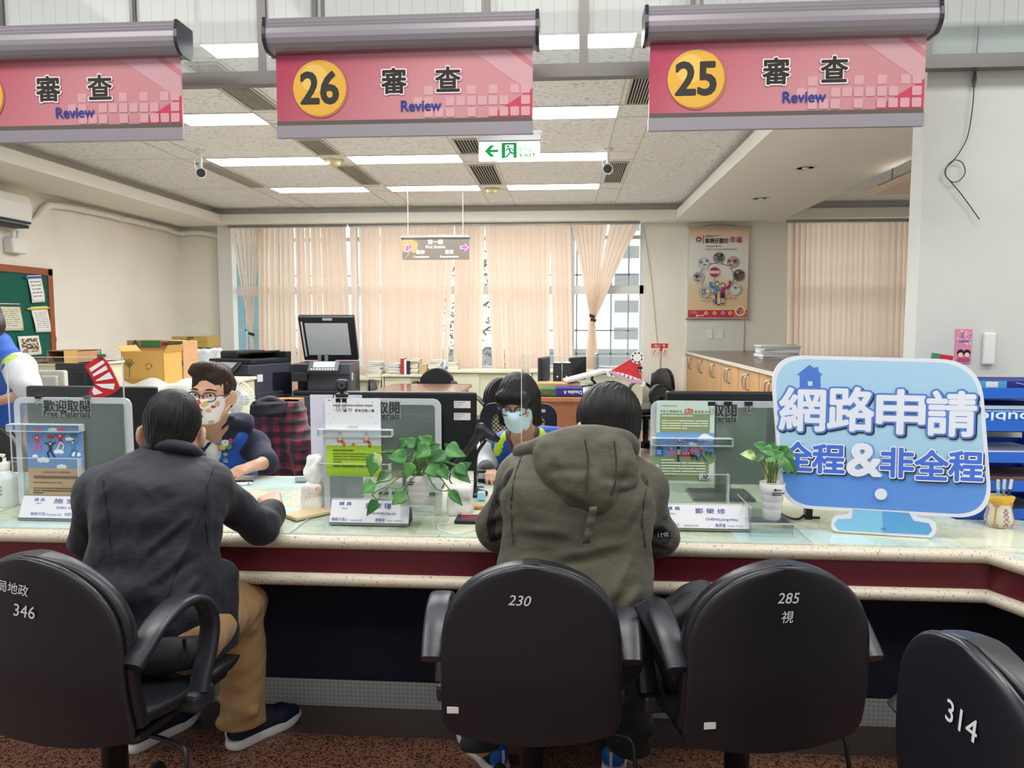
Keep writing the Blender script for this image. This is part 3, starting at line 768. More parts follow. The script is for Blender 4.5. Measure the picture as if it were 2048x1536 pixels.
MB().box((-ew/2,-.012,0),(ew/2,.012,eh*.9),bev=.004).build('light_panel',m_exit,ex)
MB().box((-ew/2-.01,-.03,eh*.86),(ew/2+.012,.03,eh*1.3),bev=.006).build('housing',m_alu,ex)
MB().box((-.01,-.01,eh*1.2),(.01,.01,CEI-ea.z)).build('hanging_rod',m_frame,ex)
p=Print(y=-.0125);z=eh*.45
p.poly([(-.40*ew,z),(-.31*ew,z+.26*eh),(-.24*ew,z+.26*eh),(-.31*ew,z+.06*eh),(-.18*ew,z+.06*eh),(-.18*ew,z-.06*eh),(-.31*ew,z-.06*eh),(-.24*ew,z-.26*eh),(-.31*ew,z-.26*eh)],m_grn)
p.rect(-.125*ew,z-.33*eh,.12*ew,z+.36*eh,m_grn);p.rect(-.065*ew,z-.33*eh,.07*ew,z+.27*eh,m_exit)
fx=.0
p.circle(-.02*ew,z+.2*eh,.02*ew,m_grn)
p.line([(-.01*ew,z+.13*eh),(.02*ew,z-.06*eh),(.055*ew,z-.14*eh),(.085*ew,z-.08*eh)],.030*ew,m_grn);p.line([(.02*ew,z-.06*eh),(-.02*ew,z-.2*eh),(-.06*ew,z-.3*eh)],.026*ew,m_grn)
p.line([(-.06*ew,z+.0*eh),(-.015*ew,z+.11*eh),(.05*ew,z+.08*eh),(.07*ew,z-.0*eh)],.018*ew,m_grn)
p.text('緊急出口',.305*ew,z+.04*eh,.2*eh,m_grn,.0,w=.29*ew);p.text('EXIT',.305*ew,z-.22*eh,.15*eh,m_grn,.02,w=.26*ew)
p.build('lettering',ex)
da,db=P(803,520,7.6),P(940,470,7.6)
ds=thing('direction_sign','small brown hanging sign reading First Section with pink arrows','sign',((da.x+db.x)/2,7.6,da.z))
dw,dh=db.x-da.x,db.z-da.z
MB().box((-dw/2+.01,-.006,0),(dw/2-.01,.006,dh*.9)).build('board',M('sign_brown','#6f665c',.5),ds)
MB().tube([(-dw/2,0,dh*.92),(dw/2,0,dh*.92)],.022,12).build('top_tube',m_alu,ds)
p=Print(y=-.0065)
gold=M('sign_gold','#a08a5c',.5)
for a in(20,80,140,200,330):
 p.circle(-dw*.38+dw*.075*math.cos(R(a)),dh*.55+dw*.075*math.sin(R(a)),dw*.055,gold)
p.line([(-dw*.36,dh*.5),(-dw*.40,dh*.2),(-dw*.47,dh*.03)],.008,gold)
mag='#d34fc0'
def arrow(cx,cz,s_,dirs):
 pts=[(0,1),(.9,.1),(.35,.1),(.35,-1),(-.35,-1),(-.35,.1),(-.9,.1)]
 for col,k in(('#e9d5e6',1.25),(mag,1)):
  o=[]
  for x,z in pts:
   x,z=x*k,z*k
   if dirs=='d':x,z=x,-z
   if dirs=='r':x,z=z,x
   o.append((cx+x*s_,cz+z*s_))
  p.poly(o,col)
arrow(-dw*.41,dh*.47,dh*.13,'d');arrow(dw*.42,dh*.5,dh*.14,'r')
wt='#f2f0ea'
p.text('第一課',0,dh*.73,dh*.2,wt,.02);p.text('First Section',0,dh*.53,dh*.115,wt,.01);p.text('諮詢',-dw*.22,dh*.32,dh*.17,wt,.01);p.text('複審',dw*.2,dh*.32,dh*.17,wt,.01)
p.text('Consultation',-dw*.21,dh*.13,dh*.09,wt,.01);p.text('Reexamination',dw*.2,dh*.13,dh*.09,wt,.01)
p.build('lettering',ds)
for f in(-.4,.4):MB().tube([(dw*f,0,dh*.95),(dw*f,0,CEI-da.z)],.003,6).build('wire',M('wire_white','#e0ded4',.4),ds)
def cctv(u,v,label,Y,rz):
 c=P(u,v,Y);t=thing('security_camera',label,'security camera',(c.x,Y,CEI),(0,0,rz),group='ceiling security cameras');dz=c.z-CEI
 MB().lathe([(.001,0),(.045,0),(.045,-.012),(.012,-.02),(.012,dz+.05),(.02,dz+.04),(.001,dz+.03)],16).build('bracket',m_wht,t)
 MB().tube([(0,.07,dz),(0,-.05,dz-.012)],[.04,.045],18).build('camera_body',m_wht,t)
 MB().tube([(0,-.045,dz-.012),(0,-.056,dz-.0135)],.037,18).build('lens',m_blk,t)
 MB().tube(bez([(.0,.0,-.01),(-.05,.02,dz*.4),(-.045,.05,dz*.8),(-.01,.06,dz)]),.004,6).build('cable',m_wht,t)
cctv(402,345,'white ceiling camera at the left, over the man in the blue vest',6.4,26)
cctv(1216,337,'white ceiling camera at the right, next to the last light column',6.6,-6)
for(u,v,lab)in((668,320,'round cream smoke detector between the left and middle lights'),(984,377,'small cream ceiling sensor near the window end of the lights')):
 c=PZ(u,v,CEI);t=thing('smoke_detector',lab,'smoke detector',(c.x,c.y,CEI))
 MB().lathe([(.001,-.05),(.05,-.048),(.06,-.03),(.065,-.01),(.09,-.008),(.09,0)],24).build('cover',M('detector_cream','#cdbf93',.5),t)
for(u,v,lab)in((1611,335,'unlit recessed downlight in the beam, nearer the counter'),(1521,396,'unlit recessed downlight in the beam, nearer the windows')):
 c=PZ(u,v,SOF);t=thing('downlight',lab,'downlight',(c.x,c.y,SOF),group='recessed downlights in the beam')
 MB().lathe([(.07,.002),(.07,-.006),(.095,-.008),(.1,0)],28).build('trim_ring',m_lframe,t)
 MB().lathe([(.001,-.002),(.07,-.002)],24).build('reflector',m_alu,t);MB().ball((0,0,-.004),.03,8,sc=(1,1,.5)).build('bulb',m_wht,t)
c=P(1808,372,6.6);t=thing('hanging_light','peach coloured trough light hanging in the bay right of the beam','ceiling light',(c.x+.08,6.6,c.z))
MB().prism([(-.26,.0),(-.22,-.02),(.3,-.02),(.36,.0),(.34,.02),(-.24,.02)],-.5,.3).build('trough',M('trough_peach','#d9c1a8',.5),t)
MB().box((-.12,-.3,.03),(.04,.1,.04)).build('tube_lamp',M('tube_glow','#fdfdf8',.5,emit=3),t)
for x in(-.18,.06,.3):MB().tube([(x,0,.02),(x,0,CEI-c.z)],.006,6).build('hanging_rod',m_frame,t)
c=PZ(1780,352,CEI);vent(c.x+.1,c.x+.42,c.y-.3,c.y+.5,'slatted vent in the bay right of the beam')
a=PX(60,462,LW+.2)
ay=PX(60,430,LW+.2).y
ac=thing('air_conditioner','white wall air conditioner cut off by the left frame edge','air conditioner',(LW,ay-.45,PX(30,455,LW+.1).z))
MB().loft([[(.0,s_,0),(.17,s_,0),(.215,s_,.06),(.22,s_,.22),(.19,s_,.30),(0,s_,.31)]for s_ in(-.45,.45)],smooth=False).build('casing',m_wht,ac,bevel=.015)
MB().box((.15,-.43,.035),(.222,.43,.055)).build('stripe',C('#2a2f4a'),ac);MB().box((.06,-.42,-.006),(.205,.42,.022)).build('air_outlet',m_dark,ac)
MB().box((.08,-.42,-.012),(.21,.42,-.004),T=rotm(0,-12,0)).build('louver',m_wht,ac)
pts=[PX(u,v,LW+.05)for u,v in((50,448),(72,440),(90,416),(110,411),(165,419),(240,436),(300,450),(330,457))]+[Vector((LW+.06,WY-.08,PX(330,457,LW+.05).z-.02)),P(400,465,WY-.06),P(462,478,WY-.06)]
cd=tag(MB().tube(bez(pts,8),.035,12).build('pipe_cover',m_wht),'white pipe cover running from the air conditioner along the left wall to the window','pipe')
for i,(u,v)in enumerate(((170,420),(240,437),(300,450))):
 q=PX(u,v,LW+.05);b_=MB();b_.tube([q+Vector((0,-.02,.004)),q+Vector((0,.02,-.006))],.042,12);b_.build('pipe_clip',m_wht,cd)
q=PX(33,484,LW+.06);jb=thing('drain_pump','small white box with hoses below the air conditioner','junction box',(LW,q.y,q.z-.03))
MB().box((0,-.1,-.08),(.1,.1,.07),bev=.02).build('box',m_wht,jb)
for k in(-.03,.03):MB().tube(bez([(.05,k,.06),(.05,k*1.2,.14),(.05,k-.04,.15),(.05,k-.10,.165)]),.012,8).build('hose',m_wht,jb)
br0=PX(100,545,LW);brt=PX(96,538,LW).z;brb=PX(105,730,LW).z
bb=thing('bulletin_board','green bulletin board in a brown wooden frame on the left wall','bulletin board',(LW,br0.y,(brt+brb)/2))
hh=(brt-brb)/2;ln=2.4
m_fr=M('board_frame','#8a4a2c',.5,noise=(12,'#9a5838',.4,.6,(1,8,1)))
MB().box((0,-ln,-hh),(.015,0,hh)).build('felt',M('green_felt','#0f5a48',.9),bb)
f=MB()
for a_,b_ in(((-ln,hh-.07),(0,hh)),((-ln,-hh),(0,-hh+.07)),((-.07,-hh),(0,hh))):f.box((0,a_[0],a_[1]),(.03,b_[0],b_[1]),bev=.004)
f.build('frame',m_fr,bb)
def board_paper(u0,v0,u1,v1,u2,v2,u3,v3,label,clip,seed,photo=False,col='#e9e8e2',name='notice'):
 """corners: top-left, top-right, bottom-right, bottom-left"""
 X=LW+.02
 q=[PX(u,v,X)for u,v in((u0,v0),(u1,v1),(u2,v2),(u3,v3))];o=(q[0]+q[1]+q[2]+q[3])/4
 t=thing(name,label,'notice',o)
 def at(s_,tt):return(q[0]*(1-s_)*(1-tt)+q[1]*s_*(1-tt)+q[2]*s_*tt+q[3]*(1-s_)*tt)-o
 rows=[[at(i/4,j/8)+Vector((.006+.02*math.sin(j/8*2.6)*(j/8),0,0))for i in range(5)]for j in range(9)]
 MB().grid(rows).build('sheet',C(col),t,solid=.001)
 pr=MB();ms=[];rr_=random.Random(seed)
 def off(s_,tt):return at(s_,tt)+Vector((.0085+.02*math.sin(tt*2.6)*tt,0,0))
 if photo:
  for i in range(12):
   for j in range(8):
    c=rr_.choice(['#3a3f46','#8a7d6f','#c9b9a0','#55616e','#b9a24a','#7b3a34','#d8d4cc']);m_=C(c)
    if m_ not in ms:ms.append(m_)
    s0,t0=.1+.8*i/12,.12+.72*j/8
    pr.add([off(s0,t0),off(s0+.066,t0),off(s0+.066,t0+.09),off(s0,t0+.09)],[[0,3,2,1]],ms.index(m_))
 else:
  ms=[C('#6d6f72')]
  n=9 if clip!='blue' else 5
  for j in range(n):
   s0=.14;tt=.22+.66*j/n
   while s0<.8:
    l=rr_.uniform(.06,.3);e=min(s0+l,.86);th=.02 if clip!='blue' else .035
    pr.add([off(s0,tt),off(e,tt),off(e,tt+th),off(s0,tt+th)],[[0,3,2,1]]);s0=e+.05
 if pr.v:pr.build('print',ms,t)
 if clip:
  cc={'blue':'#3f5fa8','yellow':'#d9c53a','green':'#2f5b50'}[clip]
  a_,b_=at(-.25,.07),at(1.02,.07);c_=MB();c_.tube([a_+Vector((.014,0,0)),b_+Vector((.014,0,0))],.012,6);c_.build('clip_bar',C(cc),t)
board_paper(53,551,81,550,87,604,61,606,'white notice with a blue clip, top right of the green board','blue',3)
board_paper(60,614,93,612,99,664,69,665,'white notice with a yellow clip, below the blue-clipped notice','yellow',4)
board_paper(-10,606,38,607,44,661,-2,662,'cream list with a green clip at the left of the board','green',5,col='#dcd9bd')
board_paper(34,673,76,671,80,709,38,713,'group photo print pinned at the bottom of the board',None,6,photo=True,name='photo_print')
q=PX(110,690,LW+.02);tg=tag(MB().tube(bez([(0,0,0),(0,.015,.06),(0,.0,.09),(0,-.015,.06),(0,0,0),(0,0,-.1)]),.008,6).build('hanging_scissors',C('#2b2b2b'),loc=q),'small dark tool hanging on the wall right of the green board','tool')
def wall_switch(u,v,w_,h_,Y,label,grp):
 c=P(u,v,Y);t=thing('wall_switch',label,'switch',c,group=grp)
 MB().box((-w_/2,-.008,-h_/2),(w_/2,0,h_/2),bev=.003).build('plate',m_wht,t);MB().box((-w_*.3,-.011,-h_*.36),(w_*.3,-.006,h_*.36),bev=.002).build('rocker',m_wht,t)
wall_switch(386,659,.075,.12,WY,'left of two white switches on the wall between the corner and window','switches left of the long window')
wall_switch(406,659,.075,.12,WY,'right of two white switches on the wall between the corner and window','switches left of the long window')
wall_switch(1419,668,.08,.12,WY-.03,'left white switch below the hanging poster','switches below the poster')
wall_switch(1441,668,.08,.12,WY-.03,'right white switch below the hanging poster','switches below the poster')
c=P(1975,697,PY);t=thing('wall_switch','tall blank white switch plate on the grey pillar','switch',(c.x,PY,c.z))
MB().box((-.022,-.018,-.062),(.022,0,.062),bev=.006).build('plate',m_wht,t)
c=P(1927,690,PY-.004);t=thing('wall_charm','narrow pink paper charm hung on the grey pillar','decoration',(c.x,PY,c.z))
MB().box((-.03,-.005,-.07),(.03,0,.062)).build('card',C('#d58aa4'),t)
p=Print(y=-.0055)
for i in range(16):p.circle(rr.uniform(-.025,.025),rr.uniform(-.0,.055),.005,rr.choice(['#e9a9bf','#c3688c','#e6c3d0']),8)
p.circle(-.006,.035,.006,'#6e7fb5');p.rect(-.018,.012,.018,.018,'#6e6c9a')
p.circle(-.011,-.03,.013,'#2c1d22');p.circle(.013,-.03,.013,'#2c1d22');p.circle(-.011,-.038,.009,'#efc9b8');p.circle(.013,-.038,.009,'#efc9b8');p.rect(-.022,-.064,.024,-.05,'#b94a6a')
p.build('print',t)
wy=PY-.015
pts=[P(u,v,wy)for u,v in((1964,-20),(1958,60),(1950,140))]
wr=thing('dangling_wire','thin black wire with a plug dangling in a loop on the grey pillar','wire',(0,0,0))
m_wire=C('#38383a')
MB().tube([P(1964,-20,wy),P(1950,144,wy)],.0022,6).build('upper_wire',m_wire,wr)
MB().tube([P(1950,142,wy),P(1949,158,wy),P(1948,174,wy)],[.005,.008,.005],8).build('plug',C('#55575a'),wr)
loop=[P(u,v,wy-.004*(i%2))for i,(u,v)in enumerate(((1948,174),(1945,215),(1936,270),(1922,300),(1906,322),(1893,335),(1892,352),(1905,364),(1920,360),(1930,345),(1925,326),(1910,320),(1896,330),(1890,348),(1903,365),(1920,385),(1940,412),(1959,439)))]
MB().tube(bez(loop,6),.0018,6).build('loop',m_wire,wr)
m_blind=M('blind_fabric','#ead7c4',.85,transl=.6)
BY=9.80
ZT=SOF-.005
def slat(parent,way,phase):
 """way: list of (centre x, z, visible width, y offset, tilt deg) down the slat"""
 rows=[]
 for x,z,wd,dy,tl in way:
  row=[]
  for i in range(7):
   s_=i/6-.5;a=R(tl)
   px_=s_*wd;py_=.022*(1-4*s_*s_)*(1 if wd>.03 else .3)
   row.append((x+px_*math.cos(a)+py_*math.sin(a),BY+dy-px_*math.sin(a)-py_*math.cos(a),z))
  rows.append(row)
 MB().grid(rows).build('slat',m_blind,parent)
def blind(label,spans,xa,xb,zrail=ZT,extra=()):
 """spans: (top px left, top px right, bottom px left, bottom px right, bottom py, count)"""
 c=(P(xa,500,BY).x+P(xb,500,BY).x)/2
 t=thing('vertical_blind',label,'window blind',(0,0,0),group='peach vertical blinds')
 MB().box((P(xa,460,BY).x,BY-.03,zrail-.03),(P(xb,460,BY).x,BY+.03,zrail)).build('head_rail',m_alu,t)
 for tl,tr_,bl,br_,by,n in spans:
  for i in range(n):
   f=(i+.5)/n;ut,ub=lerp(tl,tr_,f),lerp(bl,br_,f)
   xt=P(ut,460,BY).x;b=P(ub,by,BY);q=rnd.uniform(-.004,.004)
   pitch=(P(tr_,460,BY).x-P(tl,460,BY).x)/n;pb_=(P(br_,by,BY).x-P(bl,by,BY).x)/n
   sw=rnd.uniform(-.012,.012);zb=b.z+rnd.uniform(-.01,.01)
   slat(t,[(lerp(xt,b.x,g_)+q+sw*math.sin(3*g_)*g_,lerp(ZT-.02,zb,g_),max(pitch,.03)*1.42*lerp(1,max(pb_/pitch,.8),g_),rnd.uniform(-.003,.003),30+4*math.sin(i*2.1))for g_ in(0,.25,.5,.75,1)],i)
 for tops,tie,bot in extra:
  n=len(tops)
  for i,ut in enumerate(tops):
   xt=P(ut,460,BY).x;k=P(*tie,BY);b=P(bot[0]+(i-n/2)*1.3,bot[1],BY)
   off=(i-n/2)*.009
   way=[(xt,ZT-.02,.082,0,20)]
   for g_ in(.3,.6,.85,1):way.append((lerp(xt,k.x+off,g_**.92),lerp(ZT-.02,k.z,g_),lerp(.082,.022,g_),-.01*i*g_*.6,lerp(20,60,g_)))
   way.append((lerp(k.x,b.x,.5)+off,lerp(k.z,b.z,.5),.03,-.006*i,50));way.append((b.x+off*.8,b.z,.035,-.006*i,40))
   slat(t,way,i)
 if extra:
  for tops,tie,bot in extra:
   k=P(*tie,BY-.03);MB().tube([k+Vector((-.035,0,.012)),k+Vector((.035,0,-.012))],.02,8).build('tie',C('#3a2a24'),t)
 return t
blind('peach blind at the left end of the long window, its end slats tied',[(516,692,518,706,792,17)],458,693,extra=[([464,475,486,497,508,518],(503,668),(511,740))])
blind('peach blind in the middle of the long window behind the brown hanging sign',[(700,713,706,714,760,1),(718,907,724,893,762,18),(910,968,905,962,755,6)],698,969)
blind('peach blind right of the brown hanging sign with gaps between fanned slats',[(970,1000,985,1008,745,3),(1000,1100,1012,1098,745,10),(1100,1140,1110,1145,745,4)],970,1142)
blind('peach blind at the right end of the long window, tied into a bunch',[],1143,1280,extra=[([1149,1159,1169,1179,1189,1199,1209],(1184,632),(1180,742)),([1226,1238,1250,1262,1274],(1187,640),(1192,742))])
blind('closed peach blind over the right window behind the wooden cabinets',[(1578,1900,1574,1890,735,30)],1574,1905)
m_cab=M('cabinet_cream','#cfcdb0',.45);m_cabd=M('cabinet_gap','#2a2924',.7)
def low_cabinet(u0,u1,vt,Y,label,seam=.5,depth=.42):
 a,b=P(u0,vt,Y),P(u1,vt,Y);W=b.x-a.x;H=a.z
 t=thing('low_cabinet',label,'cabinet',((a.x+b.x)/2,Y,0),group='cream low cabinets under the window')
 m_=MB();m_.box((-W/2,0,0),(W/2,depth,.06));m_.box((-W/2,0,.06),(-W/2+.02,depth,H-.03));m_.box((W/2-.02,0,.06),(W/2,depth,H-.03));m_.box((-W/2-.01,-.012,H-.03),(W/2+.01,depth,H),bev=.004);m_.box((-W/2,depth-.02,.06),(W/2,depth,H-.03));m_.build('body',m_cab,t)
 s_=-W/2+W*seam
 for k,(x0,x1,y)in enumerate(((-W/2+.03,s_+.02,.012),(s_,W/2-.02,.03))):
  d_=MB().box((x0,y,.07),(x1,y+.012,H-.035)).build('sliding_door',m_cab,t);MB().box((x1-.09 if k else x0+.06,y-.004,H*.55),(x1-.06 if k else x0+.09,y,H*.65)).build('recessed_pull',m_cabd,d_)
 return H
HA=low_cabinet(650,761,756,9.3,'low cream cabinet behind the copier with the raised lid')
HB=low_cabinet(764,884,749,9.28,'low cream cabinet left of the middle with stacked books on it',.45)
HC=low_cabinet(886,1041,741,9.25,'low cream cabinet right of the stacked books, nearly empty on top',.45)
HD=low_cabinet(1060,1286,741,9.3,'low cream cabinet under the uncovered window at the right',.4)
m_pages=M('pages','#d9d6c6',.8)
def flat_book(x,y,z,w_,d_,h_,col,label,group,rz=0):
 t=thing('book',label,'book',(x,y,z),(0,0,rz),group)
 MB().box((-w_/2+.004,-d_/2+.004,.003),(w_/2-.004,d_/2-.004,h_-.003)).build('pages',m_pages,t)
 m_=MB();m_.box((-w_/2,-d_/2,0),(w_/2,d_/2,.003));m_.box((-w_/2,-d_/2,h_-.003),(w_/2,d_/2,h_));m_.box((-w_/2,-d_/2,0),(-w_/2+.003,d_/2,h_));m_.build('cover',C(col),t)
ords=('bottom','second','third','fourth','fifth','sixth','seventh','eighth','top')
def book_stack(u0,u1,v0,v1,Y,n,cols,what,seed):
 a,b=P(u0,v1,Y),P(u1,v0,Y);r_=random.Random(seed);h=(b.z-a.z)/n;z=a.z
 for i in range(n):
  hh_=h*.985;w_=(b.x-a.x)*r_.uniform(.86,1.0)
  o_=ords[i]if i<n-1 else 'top'
  flat_book((a.x+b.x)/2+r_.uniform(-.012,.012),Y+.14,z,w_,.2+r_.uniform(0,.05),hh_,r_.choice(cols),'%s book from below in the stack %s'%(o_,what)if o_!='top' else 'topmost book in the stack %s'%what,'books in the stack '+what,r_.uniform(-5,5));z+=h
pale=['#d8d8c8','#cfd6dc','#e0dccb','#c6ced6','#d2cfae']
book_stack(732,762,724,754.5,9.35,8,pale,'nearest the copier with the raised lid',1)
book_stack(774,799,728,748.5,9.35,7,['#c7d2d8','#d4dade','#bfcad2'],'of pale blue-grey books left of the red binder',2)
book_stack(818,837,719,748.5,9.35,7,['#d6d3b4','#ddd8c0','#cfcba8'],'of cream books right of the upright binders',3)
book_stack(856,884,721,748,9.35,7,pale,'of grey books above the rounded chair top',4)
book_stack(893,915,726,740,9.35,4,['#d9d4bf','#c9c6a8','#b89a84'],'alone on the right-hand cabinet',5)
def upright(u0,u1,v0,v1,Y,col,name,label,cat,grp=None,lean=0,spine=None):
 a,b=P(u0,v1,Y),P(u1,v0,Y);W=b.x-a.x;H=b.z-a.z
 t=thing(name,label,cat,((a.x+b.x)/2,Y,a.z),(0,lean,0),grp)
 MB().box((-W/2,0,0),(W/2,.22,H),bev=.004).build('cover',C(col),t)
 MB().box((-W/2+.006,.012,.006),(W/2-.006,.222,H+.001)).build('pages',m_pages,t)
 if spine:
  p_=Print(y=-.001)
  for q in spine:q(p_,W,H)
  p_.build('spine_print',t)
 return t
upright(801,807,717,749,9.3,'#a83236','binder','red binder standing on the low cabinet among the books','binder')
upright(808,812.5,719,749,9.3,'#d8d4c4','binder','white binder standing right of the red binder','binder')
upright(813,817.5,722,749,9.3,'#2b2d44','binder','dark blue binder standing right of the white binder','binder')
c0_,c1_=P(838,748.5,9.33),P(853,729,9.33)
tag(MB().box((c0_.x,9.33,c0_.z),(c1_.x,9.45,c1_.z),bev=.003).build('brown_envelope',C('#b9a078')),'brown paper packet standing between two book stacks','packet')
q=P(887,733,9.4);tag(MB().lathe([(.001,0),(.04,0),(.045,.05),(.03,.1),(.02,.12),(.001,.12)],14).build('plastic_bottle',C('#b8c8e0',.2),loc=(q.x,9.45,HC)),'pale blue bottle beside the lone book stack','bottle')
a=P(698,755.5,9.33);t=thing('leaning_folder','red-brown folder propped open behind the copier','folder',(a.x+.05,9.4,HA))
MB().box((-.08,0,0),(.06,.02,.13),T=rotm(-10,0,0)).build('cover',C('#8d4b42'),t);MB().box((-.085,-.02,0),(.02,-.005,.11),T=rotm(-8,8,0)).build('sheet',C('#d8d3b8'),t)
MB().box((-.02,-.1,0),(.14,.0,.03)).build('pages',m_pages,t)
m_leather=M('black_leather','#17171b',.34,spec=.5,bump=(140,.12,.001));m_shell=M('chair_shell','#121219',.42,bump=(400,.1,.0005));m_arm=M('chair_arm','#26262b',.33,bump=(300,.1,.0005));m_base=M('chair_base','#141418',.45)
def back_outline(z,W,H):
 """half width of the D-shaped backrest at height z (0..H)"""
 f=z/H
 if f<.06:return W*(.955+.045*math.sqrt(max(0,1-(1-f/.06)**2)))
 if f<.52:return W*(1.0-.012*f)
 g_=(f-.52)/.48;return W*.993*(max(0,1-g_**2.25))**.52
def make_chair(label,loc,rz,group,scale=1.0,marks=None,W=.212,H=.42):
 t=thing('office_chair',label,'chair',loc,(0,0,rz),group,scale)
 z0=.47
 def bend(x,z):return .022*(1-(x/W)**2)*-1+.03*(max(0,.18-z)/.18)**2-.045*((z/H)**2)*.0
 def lay(yf,yb,grow,nm,mat,lo=0.0):
  rings=[];zs=[lo+(H-lo)*(1-(1-i/26)**1.35)for i in range(27)]
  for z in zs:
   hw=max(.004,back_outline(min(z,H*.9985),W,H)+grow);ring=[]
   for j in range(32):
    a=2*math.pi*j/32;c,s_=math.cos(a),math.sin(a)
    x=hw*math.copysign(abs(c)**.55,c);th=(yb-yf)/2;y=(yf+yb)/2+th*math.copysign(abs(s_)**.4,s_)
    ring.append((x,y+bend(x,z),z0+z*(1+grow*1.0)+(-.025*(1-(x/W)**2)if z<.02 else 0)))
   rings.append(ring)
  return MB().loft(rings).build(nm,mat,t)
 lay(0,.022,0,'back_shell',m_shell);lay(.022,.07,.004,'back_cushion',m_leather,.02)
 pts=[]
 for i in range(41):
  a=i/40;z=H*(1-abs(2*a-1))if True else 0
 zz=[H*(1-(1-i/22)**1.5)for i in range(23)]
 lft=[(-back_outline(min(z,H*.9985),W,H)+.004,z)for z in zz];rgt=[(-x,z)for x,z in lft][::-1]
 pts=[(x,.012+bend(x,z),z0+z-.002)for x,z in lft+rgt[1:]]
 MB().tube(pts,.0065,8).build('piping',M('piping_black','#1d1d22',.22),t)
 s_=MB();rings=[]
 for i in range(13):
  f=i/12;y=.06+.42*f;hw=.225*(1-.12*(2*f-1)**4);zt=.505+.03*(1-f)**3-.03*max(0,f-.75)/.25;zb=.445+.02*(1-f)**2+.012*max(0,f-.8)/.2
  rings.append([(hw*math.copysign(abs(math.cos(a))**.45,math.cos(a)),y,(zt+zb)/2+(zt-zb)/2*math.copysign(abs(math.sin(a))**.7,math.sin(a))-.015*(math.sin(a)>.3)*(1-abs(math.cos(a))))for a in[2*math.pi*j/28 for j in range(28)]])
 s_.loft(rings).build('seat',m_leather,t)
 MB().box((-.19,.08,.425),(.19,.44,.45),bev=.015).build('seat_shell',m_shell,t)
 MB().box((-.05,.03,.47),(.05,.09,.60),bev=.01).build('back_bracket',m_base,t)
 for sx in(-1,1):
  pth=[(.02,.652),(.05,.676),(.10,.712),(.165,.735),(.23,.730),(.28,.695),(.298,.64),(.285,.58),(.262,.53),(.245,.485)]
  pp=[(p_.x,p_.y)for p_ in bez([Vector((y,z,0))for y,z in pth],5)];n=len(pp)
  wx=[.052+.012*math.sin(math.pi*min(1,i/n*1.6))for i in range(n)];tt=[.03-.006*math.sin(math.pi*i/n)for i in range(n)]
  MB().strap(pp,wx,tt,x=sx*.236).build('armrest',m_arm,t)
  MB().box((sx*.18,.21,.44),(sx*.255,.29,.49),bev=.012).build('arm_bracket',m_arm,t)
 MB().lathe([(.001,.39),(.06,.39),(.06,.37),(.032,.36),(.032,.25),(.028,.25),(.028,.12),(.045,.1),(.05,.06),(.001,.06)],20,T=Matrix.Translation((0,.22,0))).build('gas_column',m_base,t)
 MB().tube(bez([(.06,.2,.385),(.2,.18,.385),(.255,.16,.38),(.265,.15,.33),(.27,.15,.30)],5),.006,8).build('lever_rod',m_base,t)
 MB().ball((.272,.15,.235),.03,10,sc=(.5,.8,2.3)).build('lever_paddle',M('lever_grey','#3c3c44',.4),t)
 for k in range(5):
  a=R(90+72*k+20);dx,dy=math.cos(a),math.sin(a)
  lg=MB();lg.tube([(dx*.03,.22+dy*.03,.095),(dx*.16,.22+dy*.16,.095),(dx*.30,.22+dy*.30,.075)],[.034,.028,.022],10)
  lo_=lg.build('base_leg',m_base,t)
  cs=MB();T_=Matrix.Translation((dx*.30,.22+dy*.30,0))@Matrix.Rotation(a+.6,4,'Z')
  for q in(-.018,.018):cs.tube([(q-.009,0,.028),(q+.009,0,.028)],.028,14,T=T_)
  cs.tube([(0,0,.03),(0,0,.075)],.014,8,T=T_);cs.build('caster',m_base,lo_)
 if marks:marks(t,bend,z0)
 return t
def marks_on(t,bend,z0,items,sticker=None):
 p_=Print(y=-.0015,eps=.00015)
 for body,x,z,h,sh,rot in items:p_.text(body,x,z,h,M('chalk_pen','#c9c9c9',.6),.012,shear=sh,rot=rot)
 v=p_.mb.v;p_.mb.v=[(x,y+bend(x,z)-.001,z0+z)for x,y,z in v]
 p_.build('chalk_number',t)
 if sticker:
  x,z=sticker;y=bend(x,z)
  MB().box((x-.014,y-.0035,z0+z-.008),(x+.014,y-.0005,z0+z+.008),bev=.001).build('sticker',M('sticker_white','#d5d0d0',.5),t)
def office_chair_at(u,Y,rz,label,scale=1.0,src=None):
 x=P(u,780,Y).x
 return make_chair(label,(x,Y,0),rz,'black chairs in the back office',scale)
oc=make_chair('black office chair at the left end of the table, near the open copier',(-2.22,8.3,0),-85,'black chairs in the back office',.9)
dup(oc,(P(868,760,8.75).x,9.0,0),(0,0,178),'black office chair behind the table with only its top showing',scale=1.0)
dup(oc,(-.62,7.2,0),(0,0,58),'black office chair right of the table, beside the seated woman',scale=1.02)
dup(oc,(P(1296,770,8.2).x+.2,8.3,0),(0,0,112),'black office chair on casters in front of the fire extinguisher',scale=1.06)
m_wood=M('table_brown','#6d4a3a',.22,noise=(3,'#7d5745',.4,.65,(1,12,1)),coat=.3);m_edge=M('table_edge','#b98f66',.4)
tb=thing('conference_table','brown wooden meeting table in the middle of the back office','table',(-1.53,7.4,0))
MB().box((-.46,-1.3,.705),(.46,1.06,.735)).build('edge_band',m_edge,tb);MB().box((-.458,-1.298,.735),(.458,1.058,.742)).build('table_top',m_wood,tb)
for sx in(-.4,.4):
 for y in(-1.2,.95):MB().box((sx-.03,y-.03,0),(sx+.03,y+.03,.705)).build('leg',m_edge,tb)
dk=thing('wooden_desk','brown wooden desk under the right window, piled with files and boxes','desk',(.17,7.0,0))
